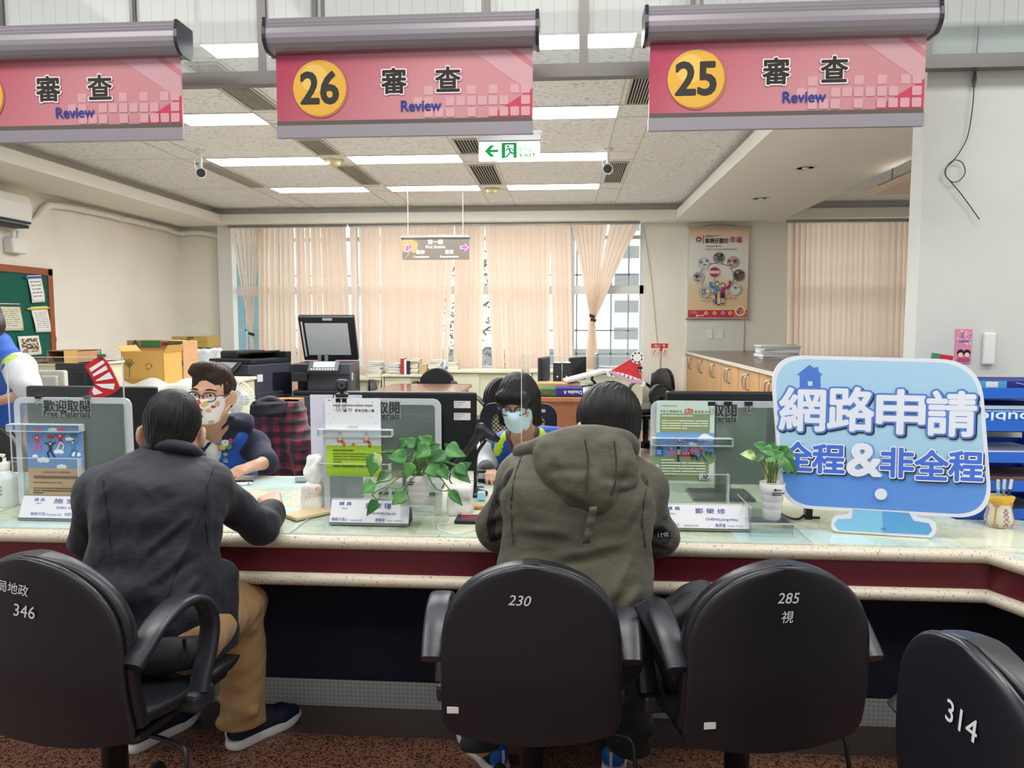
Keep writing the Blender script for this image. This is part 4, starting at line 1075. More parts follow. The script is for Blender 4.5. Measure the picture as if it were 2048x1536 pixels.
MB().box((-.42,0,.70),(.42,1.75,.74),bev=.004).build('desk_top',M('desk_edge','#a5683f',.4),dk)
MB().box((-.38,.03,.02),(.38,.06,.70)).build('front_panel',M('desk_panel','#8d5638',.45,noise=(4,'#9c6443',.4,.65,(1,1,.1))),dk)
for sx in(-.40,.37):MB().box((sx,.03,0),(sx+.03,1.7,.70)).build('side_panel',m_wood,dk)
MB().box((-.41,.3,.741),(.41,1.7,.746)).build('glass_sheet',M('desk_glass','#b8ccb4',.1),dk)
DZ=.747
def on_desk(u,Y):return P(u,770,Y).x
def carton(name,x0,x1,y0,y1,z0,z1,col,label,cat='box',prints=None,grp=None,lid=None):
 t=thing(name,label,cat,((x0+x1)/2,y0,z0),group=grp);W,Dp,H=(x1-x0)/2,y1-y0,z1-z0
 MB().box((-W,0,0),(W,Dp,H if not lid else H*.72),bev=.004).build('carton_body',C(col),t)
 if lid:MB().box((-W-.006,-.006,H*.68),(W+.006,Dp+.006,H),bev=.004).build('lid',C(lid),t)
 if prints:
  p_=Print(y=-.0075);prints(p_,W,H);p_.build('print',t)
 return t
a,b=P(1112,796,7.05),P(1166,781,7.05)
carton('paper_box',a.x,b.x,7.06,7.3,DZ,DZ+.077,'#2d2a72','dark blue paper box lying upside down on the wooden desk',prints=lambda p_,W,H:p_.text('Double A',.03,H*.5,.034,'#eeeef2',.02,w=W*1.35,rot=180))
a,b=P(1080,796,7.05),P(1110,783,7.05)
carton('paper_box',a.x,b.x,7.06,7.3,DZ,DZ+.07,'#35683f','green paper box lying left of the dark blue box',prints=lambda p_,W,H:p_.bars(-W*.6,H*.6,W*.8,1,.02,.02,'#a3423c',3))
carton('tray_box',P(1075,780,7.35).x,P(1160,780,7.35).x,7.34,7.6,DZ,DZ+.1,'#b58e62','low brown carton behind the two paper boxes','box')
q=P(1170,768,7.25);tag(MB().box((-.2,-.11,0),(.2,.11,.03),bev=.004).build('paper_pile',M('paper_white','#dcdcd8',.7),loc=(q.x,7.47,DZ+.155),rot=(0,-14,12)),'loose white papers slanting on top of the brown carton','papers')
for u0,u1,lb in((1106,1123.5,'left of two black lever arch files on the back desk'),(1124.5,1142,'right of two black lever arch files on the back desk')):
 upright(u0,u1,726,773,7.7,'#1f2022','lever_arch_file',lb,'binder','black lever arch files',0,[lambda p_,W,H:p_.circle(0,H*.42,W*.1,'#d9d9d6',12),lambda p_,W,H:p_.bars(-W*.3,H*.2,W*.2,2,.03,.01,'#5b5b5c',4)])
def side_monitor(u,v0,v1,Y,rz,label,wid=.4):
 a=P(u,v1,Y);H=P(u,v0,Y).z-DZ
 t=thing('computer_monitor',label,'monitor',(a.x,Y,DZ),(0,0,rz))
 MB().box((-wid/2,-.02,.07),(wid/2,.02,H),bev=.008).build('screen_housing',m_blk,t);MB().box((-wid/2+.02,-.0225,.09),(wid/2-.02,-.019,H-.02)).build('screen',m_dark,t)
 MB().tube([(0,.03,0),(0,.045,H*.55)],[.03,.02],10).build('stand',m_blk,t);MB().box((-.12,-.06,0),(.12,.1,.012),bev=.004).build('foot',m_blk,t)
side_monitor(1088,714,775,7.85,78,'dark monitor seen edge-on left of the black lever arch files')
side_monitor(1155,714,770,8.15,62,'angled monitor right of the black lever arch files',.36)
q=P(1193,762,8.3)
t=thing('computer_monitor','grey flat monitor on a foot seen edge-on near the bright window','monitor',(q.x,8.35,DZ),(0,0,84))
MB().box((-.2,-.015,.1),(.2,.02,.36),bev=.006).build('screen_housing',M('monitor_grey','#9a9b98',.4),t);MB().strap([(.0,.012),(.05,.06),(.03,.16)],.06,.03).build('stand',m_blk,t);MB().box((-.12,-.2,0),(.12,.09,.014),bev=.004).build('foot',m_blk,t)
m_cw=M('cabinet_wood','#c39a68',.45,noise=(5,'#b0865a',.35,.7,(1,6,.25)));m_ct=M('cabinet_top','#6b5850',.25,noise=(30,'#7d6a60',.45,.6))
XF,XB=1.6,2.56
hy=(9.553,8.813,8.073,7.333,6.593,5.853,5.113)
for i in range(7):
 y1=hy[i]+.37;y0=y1-.74
 t=thing('wood_cabinet','light wood double-door cabinet unit, %s'%('at the back wall under the poster','second from the back wall','third from the back wall','fourth from the back wall','fifth from the back wall','sixth from the back wall','nearest the counter')[i],'cabinet',(XF,(y0+y1)/2,0),group='light wood cabinets on the right')
 MB().box((.02,-.365,.0),(XB-XF,.365,1.04)).build('body',m_cw,t);MB().box((.03,-.36,0),(.05,.36,.07)).build('plinth',m_dark,t)
 for s_ in(-1,1):
  d_=MB().box((0,.002*s_ if s_>0 else-.362,.07),(.02,.362 if s_>0 else-.002,1.035),bev=.003).build('door',m_cw,t)
  MB().tube(bez([(.0,s_*.035,1.0),(-.03,s_*.05,.985),(-.038,s_*.055,.93),(-.03,s_*.05,.875),(0,s_*.035,.86)],5),.007,8).build('handle',M('handle_steel','#b5ada0',.3,.8),d_)
wt_=thing('cabinet_worktop','dark speckled worktop running over the light wood cabinets','worktop',(XF,4.8,1.04))
MB().box((-.025,-.2,0),(XB-XF+.02,5.1,.04),bev=.008).build('top',m_ct,wt_);MB().box((-.03,-.2,.004),(-.02,5.1,.036)).build('edge_strip',M('worktop_edge','#c9bfb0',.4),wt_)
struct(MB().box((XF-.03,WY-.06,0),(XF+.03,WY,1.03)).build('trim_8',m_white),'white post at the end of the wooden cabinets')
a,b=P(1524,713,7.6),P(1602,684,7.6);z=1.08
pcx=(a.x+b.x)/2
hs=(.022,.03,.012,.03,.028,.02)
for i,h_ in enumerate(hs):
 h_=h_*1.0;t=tag(MB().box((-.19+rnd.uniform(-.015,.015),-.13,0),(.19+rnd.uniform(-.02,.015),.13,h_-.001),bev=.003).build('paper_bundle',M('paper_white','#dcdcd8',.7)if i%2 else M('paper_grey','#c3c6c8',.7),loc=(pcx,7.75,z),rot=(0,0,rnd.uniform(-7,7))),'%s bundle of loose paper in the pile on the dark worktop'%('lowest','second','third','fourth','fifth','topmost')[i],'papers','paper bundles on the worktop');z+=h_
tag(MB().box((-.06,-.09,0),(.06,.09,.002)).build('sticky_sheet',C('#b9bb5a'),loc=(pcx+.1,7.72,z+.001),rot=(0,0,20)),'yellow-green slip on top of the paper pile','papers')
a,b=P(1371,638,WY-.06),P(1503,452,WY-.06);W=b.x-a.x;H=b.z-a.z
po=thing('wall_poster','hanging scroll poster with round photos and a cartoon family between the windows','poster',((a.x+b.x)/2,WY-.06,a.z))
wx=W/2*.93
def poster_mat():
 m=M('poster_paper','#e6dfd0',.45);n=m.node_tree;L=n.links.new;b_=n.nodes['Principled BSDF']
 t=n.nodes.new('ShaderNodeTexCoord');s_=n.nodes.new('ShaderNodeSeparateXYZ');L(t.outputs['Object'],s_.inputs[0])
 r=n.nodes.new('ShaderNodeValToRGB');e=r.color_ramp.elements;mr_=n.nodes.new('ShaderNodeMath');mr_.operation='DIVIDE';mr_.inputs[1].default_value=H;L(s_.outputs['Z'],mr_.inputs[0]);L(mr_.outputs[0],r.inputs[0])
 e[0].position=0;e[0].color=(*lin('#d8b98a'),1);e[1].position=1;e[1].color=(*lin('#c98e66'),1)
 for p_,c in((.35,'#dcc8a4'),(.5,'#e6e2d8'),(.8,'#e2e0d8'),(.93,'#d9c0a0')):q=e.new(p_);q.color=(*lin(c),1)
 L(r.outputs[0],b_.inputs['Base Color']);return m
MB().box((-wx,-.002,.012),(wx,.002,H-.012)).build('sheet',poster_mat(),po)
for z in(.008,H-.008):MB().tube([(-W/2,0,z),(W/2,0,z)],.012,10).build('rod',M('rod_grey','#b9b8b2',.4,.5),po)
p=Print(y=-.003,eps=.0002)
def fx(u):return(u-1437)/132*W
def fz(v):return(638-v)/186*H
p.rect(-wx,.02,wx,fz(620),'#c5383a');p.rect(fx(1470),.02,wx,fz(620),'#d56a38')
p.circle(fx(1484),fz(622),.05*W*1.6,'#e6d3c0');p.circle(fx(1484),fz(622),.06*W,'#d9a63c')
for a0,c in((90,'#d2483e'),(210,'#a53a6a'),(330,'#4d9ac4')):p.poly([(fx(1484),fz(622))]+[(fx(1484)+.055*W*math.cos(R(a0+k)),fz(622)+.055*W*math.sin(R(a0+k)))for k in(-40,-20,0,20,40)],c)
p.text('FEEL',fx(1389),fz(624.5),H*.028,'#8f9fc0',.03,w=W*.12);p.text('good',fx(1400.5),fz(631),H*.026,'#f3efe9',.03,w=W*.12)
for u,c in((1413.5,'#e6e0d8'),(1431,'#d6dccb'),(1448,'#b9c6e2'),(1463.5,'#e6e0d8')):p.circle(fx(u),fz(626),W*.028,c);p.circle(fx(u),fz(626),W*.016,{'#e6e0d8':'#c2392f','#d6dccb':'#5a9a4a','#b9c6e2':'#3a6ac0'}[c])
p.text('車牌仔腳的',fx(1432),fz(481),H*.056,'#1d1d1d',.03,w=W*.36);p.text('幸福',fx(1471.5),fz(479),H*.066,'#b0304a',.02,w=W*.19)
p.bars(fx(1409),fz(469.5),fx(1440),2,H*.012,H*.008,'#8b8b88',2);p.rect(fx(1403.6),fz(487),fx(1405),fz(470),'#a83038')
for k,c in enumerate(('#3c63a8','#c9423c','#4f8f52','#3f8fb0','#b7474a')):p.circle(fx(1395)+W*.026*math.cos(R(90+72*k)),fz(478)+W*.026*math.sin(R(90+72*k)),W*.022,c,14)
p.circle(fx(1395),fz(478),W*.016,'#e6e2da',12)
p.text('沒甚麼事情,',fx(1409),fz(492),H*.018,'#6e6c66',.0,align='l',w=W*.26);p.text('等待中也能享有滿滿的幸福',fx(1409),fz(498),H*.018,'#6e6c66',.0,align='l',w=W*.49)
arc=[(fx(1434)+W*.27*math.cos(R(k)),fz(553)+H*.147*math.sin(R(k)))for k in range(-25,210,5)];p.line(arc,W*.010,'#4c7a4e')
def photo(u,v,cols,seed):
 r_=W*.088;p.circle(fx(u),fz(v),r_*1.04,'#8d7d77');p.circle(fx(u),fz(v),r_,cols[0]);q=random.Random(seed)
 for k in range(9):
  x,z=q.uniform(-.6,.6)*r_,q.uniform(-.55,.55)*r_;w_,h_=q.uniform(.12,.35)*r_,q.uniform(.08,.25)*r_
  p.rect(fx(u)+x-w_,fz(v)+z-h_,fx(u)+x+w_,fz(v)+z+h_,q.choice(cols[1:]))
for i,(u,v,cols)in enumerate(((1437.5,515,['#8a8c8a','#d9d9d4','#3a3a3a','#55585a']),(1406.5,526,['#c9ccd0','#8b9099','#dfe0e0','#6e7279']),(1466,524,['#c0a3a0','#9c6f6c','#b9c79a','#6a4a48']),(1396.5,554,['#b9bab6','#4b5158','#8f9a8c','#6b3a38']),(1479,550,['#6b6058','#3d3630','#c9b9a8','#8a5a4a']),(1409,584,['#b9b3a8','#74706a','#dcdad2','#8f8a80']),(1472,579,['#c3c6c6','#7fae52','#d9dbd8','#4f6a3a']))):photo(u,v,cols,i)
for u,v in((1411.5,537),(1439.3,527),(1459,535),(1471,561.5),(1400.5,567)):p.circle(fx(u),fz(v),W*.02,'#5b7a5b',14);p.circle(fx(u),fz(v),W*.016,'#efeee8',14)
p.rect(fx(1427.4),fz(610),fx(1429.4),fz(550),'#9a9a98')
for k in range(3):p.rect(fx(1426.6),fz(584+8*k+4),fx(1428.8),fz(584+8*k),'#1f1f1f' if k%2==0 else '#efefef')
p.circle(fx(1428.4),fz(543.6),W*.078,'#b23a4a');p.rect(fx(1419),fz(546.5),fx(1438),fz(540.8),'#ece6e2');p.text('LOVE',fx(1428.4),fz(543.6),H*.022,'#8a6a70',.0)
def toon(cx,top,foot,body,legs,hair,sc,arm=None):
 hh_=(foot-top);p.circle(fx(cx),fz(top+hh_*.09),W*.030*sc,hair,18);p.circle(fx(cx),fz(top+hh_*.115),W*.024*sc,'#ecc7ae',16)
 p.poly([(fx(cx-3.4*sc),fz(top+hh_*.22)),(fx(cx+3.4*sc),fz(top+hh_*.22)),(fx(cx+4*sc),fz(top+hh_*.6)),(fx(cx-4*sc),fz(top+hh_*.6))],body)
 for s_ in(-1.8,1.8):p.rect(fx(cx+s_*sc-1.4*sc),fz(foot),fx(cx+s_*sc+1.4*sc),fz(top+hh_*.58),legs)
 for s_ in(-1.8,1.8):p.rect(fx(cx+s_*sc-1.9*sc),fz(foot+1),fx(cx+s_*sc+1.9*sc),fz(foot-1),'#1f2333')
 if arm:p.line([(fx(u),fz(v))for u,v in arm],W*.04*sc,body)
toon(1434.5,561,607,'#3f93ac','#2e3f7a','#2a2220',1.0,[(1431,573),(1424,575),(1420,570),(1421.5,563)])
toon(1446.5,565,607,'#a9366c','#d9b9a8','#2a2030',1.0,[(1450,575),(1457,575),(1461.5,568),(1460,561)])
p.rect(fx(1442.3),fz(596),fx(1450.3),fz(586),'#43285a')
toon(1438,580,609,'#d8bb3c','#e2d9d0','#1f1a1c',.75)
p.text('幸福啟航',fx(1412.5),fz(601.5),H*.020,'#5c5850',0,w=W*.17);p.text('幸福好運',fx(1464.5),fz(597),H*.020,'#5c5850',0,w=W*.17)
for u,v in((1420,594),(1457.5,588)):p.circle(fx(u),fz(v),W*.02,'#b8584a',14);p.circle(fx(u),fz(v),W*.013,'#e3d6c2',12);p.circle(fx(u),fz(v),W*.007,'#b8584a',10)
p.build('print',po)
MB().tube(bez([(-W*.3,0,H),(0,.02,H+.03),(W*.3,0,H)],6),.003,6).build('cord',C('#55534c'),po)
a,b=P(1302,713,WY),P(1336,687,WY);W=b.x-a.x;H=b.z-a.z
fs=thing('extinguisher_notice','red and white notice on the wall above the fire extinguisher','sign',((a.x+b.x)/2,WY,a.z))
MB().box((-W/2,-.004,0),(W/2,0,H)).build('plate',C('#e3c9c0'),fs)
p=Print(y=-.0045,eps=.0002);p.rect(-W/2,H*.66,W/2,H,'#c93a34');p.text('滅火器',0,H*.85,H*.15,'#f3ded8',.02,w=W*.7);p.bars(-W*.3,H*.73,W*.35,1,.01,H*.025,'#e9c4bc',2)
for k in(-1,0,1):p.rect(k*W*.31-W*.12,H*.1,k*W*.31+W*.12,H*.58,'#e9d6cc');p.line([(k*W*.31-W*.07,H*.25),(k*W*.31+W*.06,H*.42),(k*W*.31-W*.02,H*.5)],W*.05,'#c0564c');p.bars(k*W*.31-W*.1,H*.19,k*W*.31+W*.1,2,H*.05,H*.025,'#b98078',k+5)
p.build('print',fs)
a,b=P(1318,797,9.75),P(1318,742,9.75);H=b.z-a.z
fe=thing('fire_extinguisher','red fire extinguisher by the back wall behind the right office chair','fire extinguisher',(a.x,9.78,a.z))
MB().lathe([(.001,0),(.06,0),(.066,.02),(.066,H*.72),(.055,H*.8),(.025,H*.87),(.02,H*.93),(.001,H*.93)],24).build('cylinder',M('ext_red','#8c1f24',.25),fe)
MB().lathe([(.0668,H*.38),(.0668,H*.70)],24).build('label',C('#d6c9b0',.4),fe)
MB().box((-.02,-.03,H*.92),(.02,.03,H*1.0),bev=.006).build('valve',m_blk,fe);MB().tube(bez([(0,0,H*.98),(.04,-.03,H*1.04),(.1,-.05,H*1.03)],5),.008,8).build('handle',m_blk,fe);MB().tube(bez([(.0,0,H*.96),(.05,-.03,H*.98),(.1,-.04,H*.92)],5),.007,8).build('lever',m_blk,fe)
MB().tube(bez([(-.02,0,H*.95),(-.09,-.01,H*.85),(-.085,-.02,H*.4),(-.085,-.02,H*.1)],6),.012,8).build('hose',m_blk,fe)
MB().box((-.08,.066,-.02),(.08,.17,H*.9)).build('wall_bracket',C('#a8a497'),fe)
pole=tag(MB().tube([P(1322,700,9.55),Vector((P(1317,800,9.55).x,9.55,0))],.012,8).build('thin_rod',M('rod_metal','#b7b3aa',.35,.6)),'thin metal rod with a red tip standing in front of the fire extinguisher','rod')
MB().tube([P(1322.5,690,9.55),P(1322,702,9.55)],.016,8).build('red_tip',C('#b03a3a'),pole)
tag(MB().tube([P(1288,455,WY-.02),P(1303,560,WY-.02),P(1315,690,WY-.02)],.003,5).build('blind_cord',C('#8f8a78')),'thin cord hanging down the wall right of the long window','cord')
m_cop=M('copier_grey','#3b3d47',.4);m_cop2=M('copier_dark','#202228',.4);m_copw=M('copier_line','#c9cacc',.4);m_scr=M('copier_screen','#8f979c',.15)
def copier(label,loc,rz,lid_open):
 t=thing('copier',label,'copier',loc,(0,0,rz),'floor standing copiers');w_,d_=.33,.66
 MB().box((-w_,0,.03),(w_,d_,.64),bev=.01).build('body',m_cop,t)
 MB().box((-w_+.18,.05,.63),(w_,d_,.90),bev=.01).build('tower',m_cop,t);MB().box((-w_,.34,.63),(w_,d_,.90),bev=.01).build('rear_housing',m_cop2,t)
 MB().box((-w_+.02,.02,.64),(w_-.15,.4,.70),T=None,bev=.02).build('output_tray',m_cop2,t)
 MB().box((-w_+.03,.0,.88),(w_,d_,.995),bev=.012).build('scanner',m_cop,t);MB().box((-w_+.02,-.02,.80),(-w_+.2,.3,.90),bev=.01).build('left_arm',m_cop2,t)
 MB().box((-w_+.0,.0,.90),(w_-.2,.02,.985)).build('scanner_front',m_cop2,t)
 for k,z in enumerate((.10,.24,.38,.51)):
  dr=MB().box((-w_+.01,-.012,z-.055),(w_-.01,.01,z+.06),bev=.006).build('paper_drawer',m_cop,t);MB().box((-.06,-.016,z+.015),(w_-.03,-.011,z+.03)).build('drawer_grip',m_copw,dr)
 cp=MB().box((-.17,-.03,-.01),(.17,.14,.015),T=rotm(38,0,0,(.06,-.10,.93)),bev=.01).build('control_panel',m_cop2,t)
 MB().box((-.11,.03,.0155),(.12,.12,.018),T=rotm(38,0,0,(.06,-.10,.93))).build('touch_screen',m_scr,cp)
 kb=MB()
 for i in range(9):kb.box((-.13+.03*i,-.012,.0155),(-.112+.03*i,.008,.019),T=rotm(38,0,0,(.06,-.10,.93)))
 kb.build('buttons',m_copw,cp)
 MB().box((w_-.002,.12,.80),(w_+.006,.20,.88),bev=.004).build('side_latch',m_copw,t);MB().box((w_-.001,.1,.34),(w_+.012,.5,.68),bev=.006).build('side_door',m_cop,t)
 MB().box((w_-.001,.16,.40),(w_+.02,.46,.46),bev=.004).build('door_recess',m_cop2,t)
 MB().box((.04,-.013,.60),(.2,-.0,.635)).build('service_label',C('#d9dbdc'),t)
 for i in range(4):MB().lathe([(.001,0),(.025,0),(.025,.03),(.001,.03)],10,T=Matrix.Translation(((-.26,.26)[i%2],(.08,.58)[i//2],0))).build('caster',m_blk,t)
 if lid_open:
  T_=rotm(0,0,0)
  ld=MB();TT=Matrix.Translation((0,.60,1.0))@Matrix.Rotation(R(-62),4,'X')@Matrix.Translation((0,-.58,0))
  ld.box((-w_+.02,0,0),(w_,.58,.07),T=TT,bev=.015);lo_=ld.build('lid',m_cop2,t)
  MB().box((-w_+.09,.08,-.004),(w_-.08,.50,.001),T=TT).build('white_pad',M('pad_white','#b9c0bf',.4),lo_)
  MB().box((-w_+.045,.06,-.003),(-w_+.065,.52,.0),T=TT).build('pad_strip',m_copw,lo_);MB().box((-.03,.015,-.003),(.08,.045,.0),T=TT).build('lid_label',C('#b4b8ba'),lo_)
  MB().box((-w_+.02,.2,.06),(-w_+.24,.57,.13),T=TT,bev=.02).build('feeder',m_cop2,lo_);MB().box((-.10,.54,-.01),(.05,.6,.09),T=TT,bev=.01).build('lid_grip',m_dark,lo_)
  for x in(-.14,-.06):MB().box((x,.55,.98),(x+.04,.62,1.08)).build('hinge',m_alu,t)
 else:
  MB().box((-w_+.02,.04,.995),(w_,d_,1.05),bev=.012).build('lid',m_cop2,t);MB().box((-w_+.02,.2,1.04),(-w_+.28,d_,1.13),bev=.02).build('feeder',m_cop2,t)
  MB().box((-w_+.28,.22,1.06),(w_-.01,d_-.05,1.085),T=rotm(0,-6,0,(0,0,.02)),bev=.006).build('feeder_tray',m_blk,t);MB().box((-w_+.28,d_-.09,1.05),(w_,d_,1.12),bev=.01).build('feeder_back',m_cop2,t)
  MB().box((w_,.15,.40),(w_+.26,.45,.415),T=rotm(0,-14,0,(-.06,0,.1)),bev=.005).build('bypass_tray',m_cop,t)
 return t
copier('dark grey copier with its scanner lid raised, in front of the window',(P(640,800,8).x,8.0,0),6,True)
copier('dark grey copier with its lid closed, behind the man with glasses',(P(462,800,7.9).x-.02,7.85,0),-22,False)
q=P(665,782,8);
sd=thing('side_cabinet','low cream cabinet at the left under the paper boxes','cabinet',(-3.95,6.2,0))
SZ=P(320,770,6.2).z
MB().box((-.75,0,0),(.82,1.05,SZ-.03)).build('body',m_cab,sd);MB().box((-.77,-.02,SZ-.03),(.84,1.07,SZ),bev=.005).build('top',m_cab,sd)
dr=MB().box((.05,-.012,SZ*.62),(.78,0,SZ-.05),bev=.003).build('drawer',m_cab,sd);MB().box((.45,-.018,SZ*.8),(.6,-.01,SZ*.85)).build('drawer_label',C('#6b6f66'),dr)
def boxat(u0,u1,v0,v1,Y,dep):a,b=P(u0,v1,Y),P(u1,v0,Y);return a.x,b.x,Y,Y+dep,a.z,b.z
x0,x1,y0,y1,z0,z1=boxat(246,325,703,766,6.22,.36)
t=thing('open_carton','open tan A4 paper carton in front of the stacked paper boxes','box',((x0+x1)/2,y0,SZ),(0,0,4));W=(x1-x0)/2;H=z1-SZ;m_card=M('cardboard_tan','#c59a52',.7);m_card2=M('cardboard_brown','#a9815a',.7)
m_=MB();m_.box((-W,0,0),(W,.004,H));m_.box((-W,.35,0),(W,.354,H));m_.box((-W,0,0),(-W+.004,.35,H));m_.box((W-.004,0,0),(W,.35,H));m_.box((-W,0,0),(W,.35,.004));m_.build('carton_body',m_card,t)
MB().box((0,0,0),(.004,.33,.07),T=rotm(0,28,0,(W,.01,H-.01))).build('flap',m_card,t);MB().box((-.004,0,0),(0,.33,.06),T=rotm(0,-38,0,(-W,.01,H))).build('flap',m_card,t)
p=Print(y=-.001);p.rect(-W,.0,W,H*.18,'#b98c44')
for k in range(5):p.line([(-W*.62,H*.52),(-W*.62+.05*math.cos(R(30+30*k)),H*.58+.06*math.sin(R(30+30*k)))],.012,'#6e6a34')
p.line([(-W*.62,H*.22),(-W*.62,H*.52)],.008,'#6e6a34');p.text('A4',W*.55,H*.09,H*.12,'#5a4a2a',.02,rot=180)
for k in range(3):p.line([(W*.3+.03*math.cos(R(90+120*k)),H*.55+.03*math.sin(R(90+120*k))),(W*.3+.03*math.cos(R(170+120*k)),H*.55+.03*math.sin(R(170+120*k)))],.007,'#5a4a2a')
p.build('print',t)
def brand_print(p_,W,H):
 p_.rect(-W,H*.72,W,H,'#3f6b48');p_.rect(-W*.2,H*.78,W*.8,H*.9,'#8d3040');p_.line([(-W*.5,H*.6),(-W*.1,H*.5),(W*.4,H*.62)],.012,'#b0453c');p_.bars(-W*.6,H*.36,W*.6,3,H*.1,H*.05,'#7a5a40',7)
x0,x1,y0,y1,z0,z1=boxat(341,367,722,763,6.7,.28);zz=z0
zb=SZ;hh=(P(350,682,6.7).z-SZ)/2
carton('paper_carton',x0,x1,y0,y1,SZ,zb+hh,'#b8906a','lower of two pink-brown paper cartons right of the open carton',prints=brand_print,grp='printed paper cartons')
carton('paper_carton',x0,x1,y0,y1,zb+hh,zb+2*hh,'#b8906a','upper of two pink-brown paper cartons right of the open carton',prints=brand_print,grp='printed paper cartons')
a,b=P(252,706,6.7),P(340,681,6.7)
carton('paper_carton',a.x,b.x,6.72,7.0,SZ,P(300,695,6.7).z,'#b08862','wide brown carton hidden behind the open carton',grp='printed paper cartons')
carton('paper_carton',a.x,b.x,6.72,7.0,P(300,695,6.7).z+.001,b.z,'#ab8660','flat wide carton with a green stripe, topmost behind the open carton',prints=lambda p_,W,H:(p_.rect(-W*.35,H*.1,W*.55,H,'#3f7a48'),p_.rect(W*.6,H*.3,W*.92,H*.75,'#8d3040'),p_.line([(-W*.75,0),(-W*.6,H),(-W*.45,0)],.02,'#3f6b48')),grp='printed paper cartons')
x0,x1=P(366,720,8.95).x,P(420,720,8.95).x;zt=P(390,697,8.95).z
WZ=.0
wu=thing('wrapped_stool','pale object wrapped in clear plastic under a flat tan carton','wrapped item',((x0+x1)/2,8.95,0))
sf=Soft((-.32,-.05,-.01),(.32,.5,zt+.03),.016);sf.box((0,.2,zt/2),((x1-x0)/2,.2,zt/2),.04);sf.wave(.008,45,3);sf.build('plastic_wrap',M('wrap_plastic','#cfd6da',.12,noise=(9,'#e8ecee',.4,.6)),wu)
a,b=P(342,697,8.95),P(413,673,8.95);carton('flat_carton',a.x,b.x,8.97,9.3,zt+.012,b.z,'#b29a52','flat tan carton on the plastic wrapped object in the corner',prints=lambda p_,W,H:(p_.line([(-W,H*.5),(W,H*.5)],.006,'#8a763a'),p_.bars(-W*.5,H*.75,W*.5,1,.02,H*.1,'#4a4024',3),p_.bars(-W*.1,H*.95,W*.5,1,.02,H*.1,'#4a4024',4)))
rows=[[(x_*.07-.45,-.02-.03*max(0,j_-4)*.3+rnd.uniform(-.012,.012)-.10*(1 if j_>4 else(4-j_)*-.2),.035*math.sin(x_*1.3)*(j_<5)+rnd.uniform(-.008,.012)-.05*max(0,j_-4))for x_ in range(14)]for j_ in range(8)]
o=MB().grid(rows).build('plastic_sheet',clear('wrap_clear',(.96,.97,.97),.10,.15,.28),solid=.0015,subsurf=1);q=P(300,770,6.1);o.location=(q.x,6.14,SZ+.035);tag(o,'crumpled clear plastic sheet in front of the open carton','plastic sheet')
x0,x1,y0,y1,z0,z1=boxat(95,155,703,728,5.6,.3)
lt=thing('filing_unit','cream filing unit at the left behind the monitors','cabinet',(P(120,740,5.55).x,5.55,0));zz=P(120,727,5.55).z
MB().box((-.3,0,0),(.2,.5,zz)).build('body',m_cab,lt);MB().box((-.32,-.01,zz-.02),(.22,.51,zz),bev=.004).build('top',m_cab,lt)
t=thing('empty_box','dark brown open box on its side, right of the green board','box',((x0+x1)/2,5.6,zz));W=(x1-x0)/2;H=z1-z0
m_=MB();m_.box((-W,0,0),(W,.3,.006));m_.box((-W,0,H-.006),(W,.3,H));m_.box((-W,0,0),(-W+.006,.3,H));m_.box((W-.006,0,0),(W,.3,H));m_.box((-W,.29,0),(W,.3,H));m_.build('carton_body',m_card2,t);MB().box((0,-.1,0),(.004,0,H),T=rotm(0,0,-35,(W,0,0))).build('flap',m_card,t)
def back_monitor(u0,u1,v0,v1,Y,mat,label,zdesk=.74,base=True,plus=None):
 a,b=P(u0,v1,Y),P(u1,v0,Y);W=(b.x-a.x)/2
 t=thing('computer_monitor',label,'monitor',((a.x+b.x)/2,Y,zdesk));z0=a.z-zdesk;z1=b.z-zdesk
 MB().box((-W,0,max(z0,.05)),(W,.045,z1),bev=.012).build('screen_housing',mat,t);MB().box((-W+.015,.044,max(z0,.05)+.015),(W-.015,.048,z1-.015)).build('screen',M('screen_glow','#39424f',.2),t)
 MB().box((-W*.6,-.02,z0+(z1-z0)*.3),(W*.6,.005,z0+(z1-z0)*.8),bev=.015).build('back_bulge',mat,t)
 if base:
  MB().box((-.05,-.01,0),(.05,.02,max(z0,.05)+.1),bev=.006).build('stand',mat,t);MB().box((-.13,-.08,0),(.13,.12,.012),bev=.004).build('foot',mat,t)
 return t
fd=thing('staff_desk','pale desk with monitors at the left behind the first counter','desk',(P(140,800,5.0).x,5.0,0))
MB().box((-.7,-.25,.69),(.7,.4,.72),bev=.004).build('desk_top',M('desk_pale','#c9c6b4',.4),fd)
for x in(-.66,.63):MB().box((x,-.22,0),(x+.03,.38,.69)).build('side_panel',M('desk_pale','#c9c6b4'),fd)
back_monitor(75,128,741,790,4.85,M('monitor_cream','#c9c5b2',.45),'cream backed monitor beside the standing woman',.72)
back_monitor(112,190,727,800,5.06,m_blk,'black monitor behind the red paper stocking',.72)
q=P(470,800,5.0);t=thing('desk_fan','white caged fan half hidden behind the man with glasses','fan',(q.x,5.0,0))
cg=MB()
for k in range(36):
 a=2*math.pi*k/36;cg.tube([(.02*math.cos(a),-.05,q.z+.02*math.sin(a)),(.08*math.cos(a),-.055,q.z+.08*math.sin(a)),(.135*math.cos(a),-.02,q.z+.135*math.sin(a)),(.14*math.cos(a),.02,q.z+.14*math.sin(a))],.002,4)
for r_,y in((.14,.0),(.09,-.052),(.04,-.053)):cg.tube([(r_*math.cos(2*math.pi*k/30),y,q.z+r_*math.sin(2*math.pi*k/30))for k in range(31)],.003,5)
cg.build('cage',m_wht,t);bl=MB()
for k in range(4):bl.ball((.06*math.cos(R(90*k)),.0,q.z+.06*math.sin(R(90*k))),.05,8,sc=(1,.15,.8))
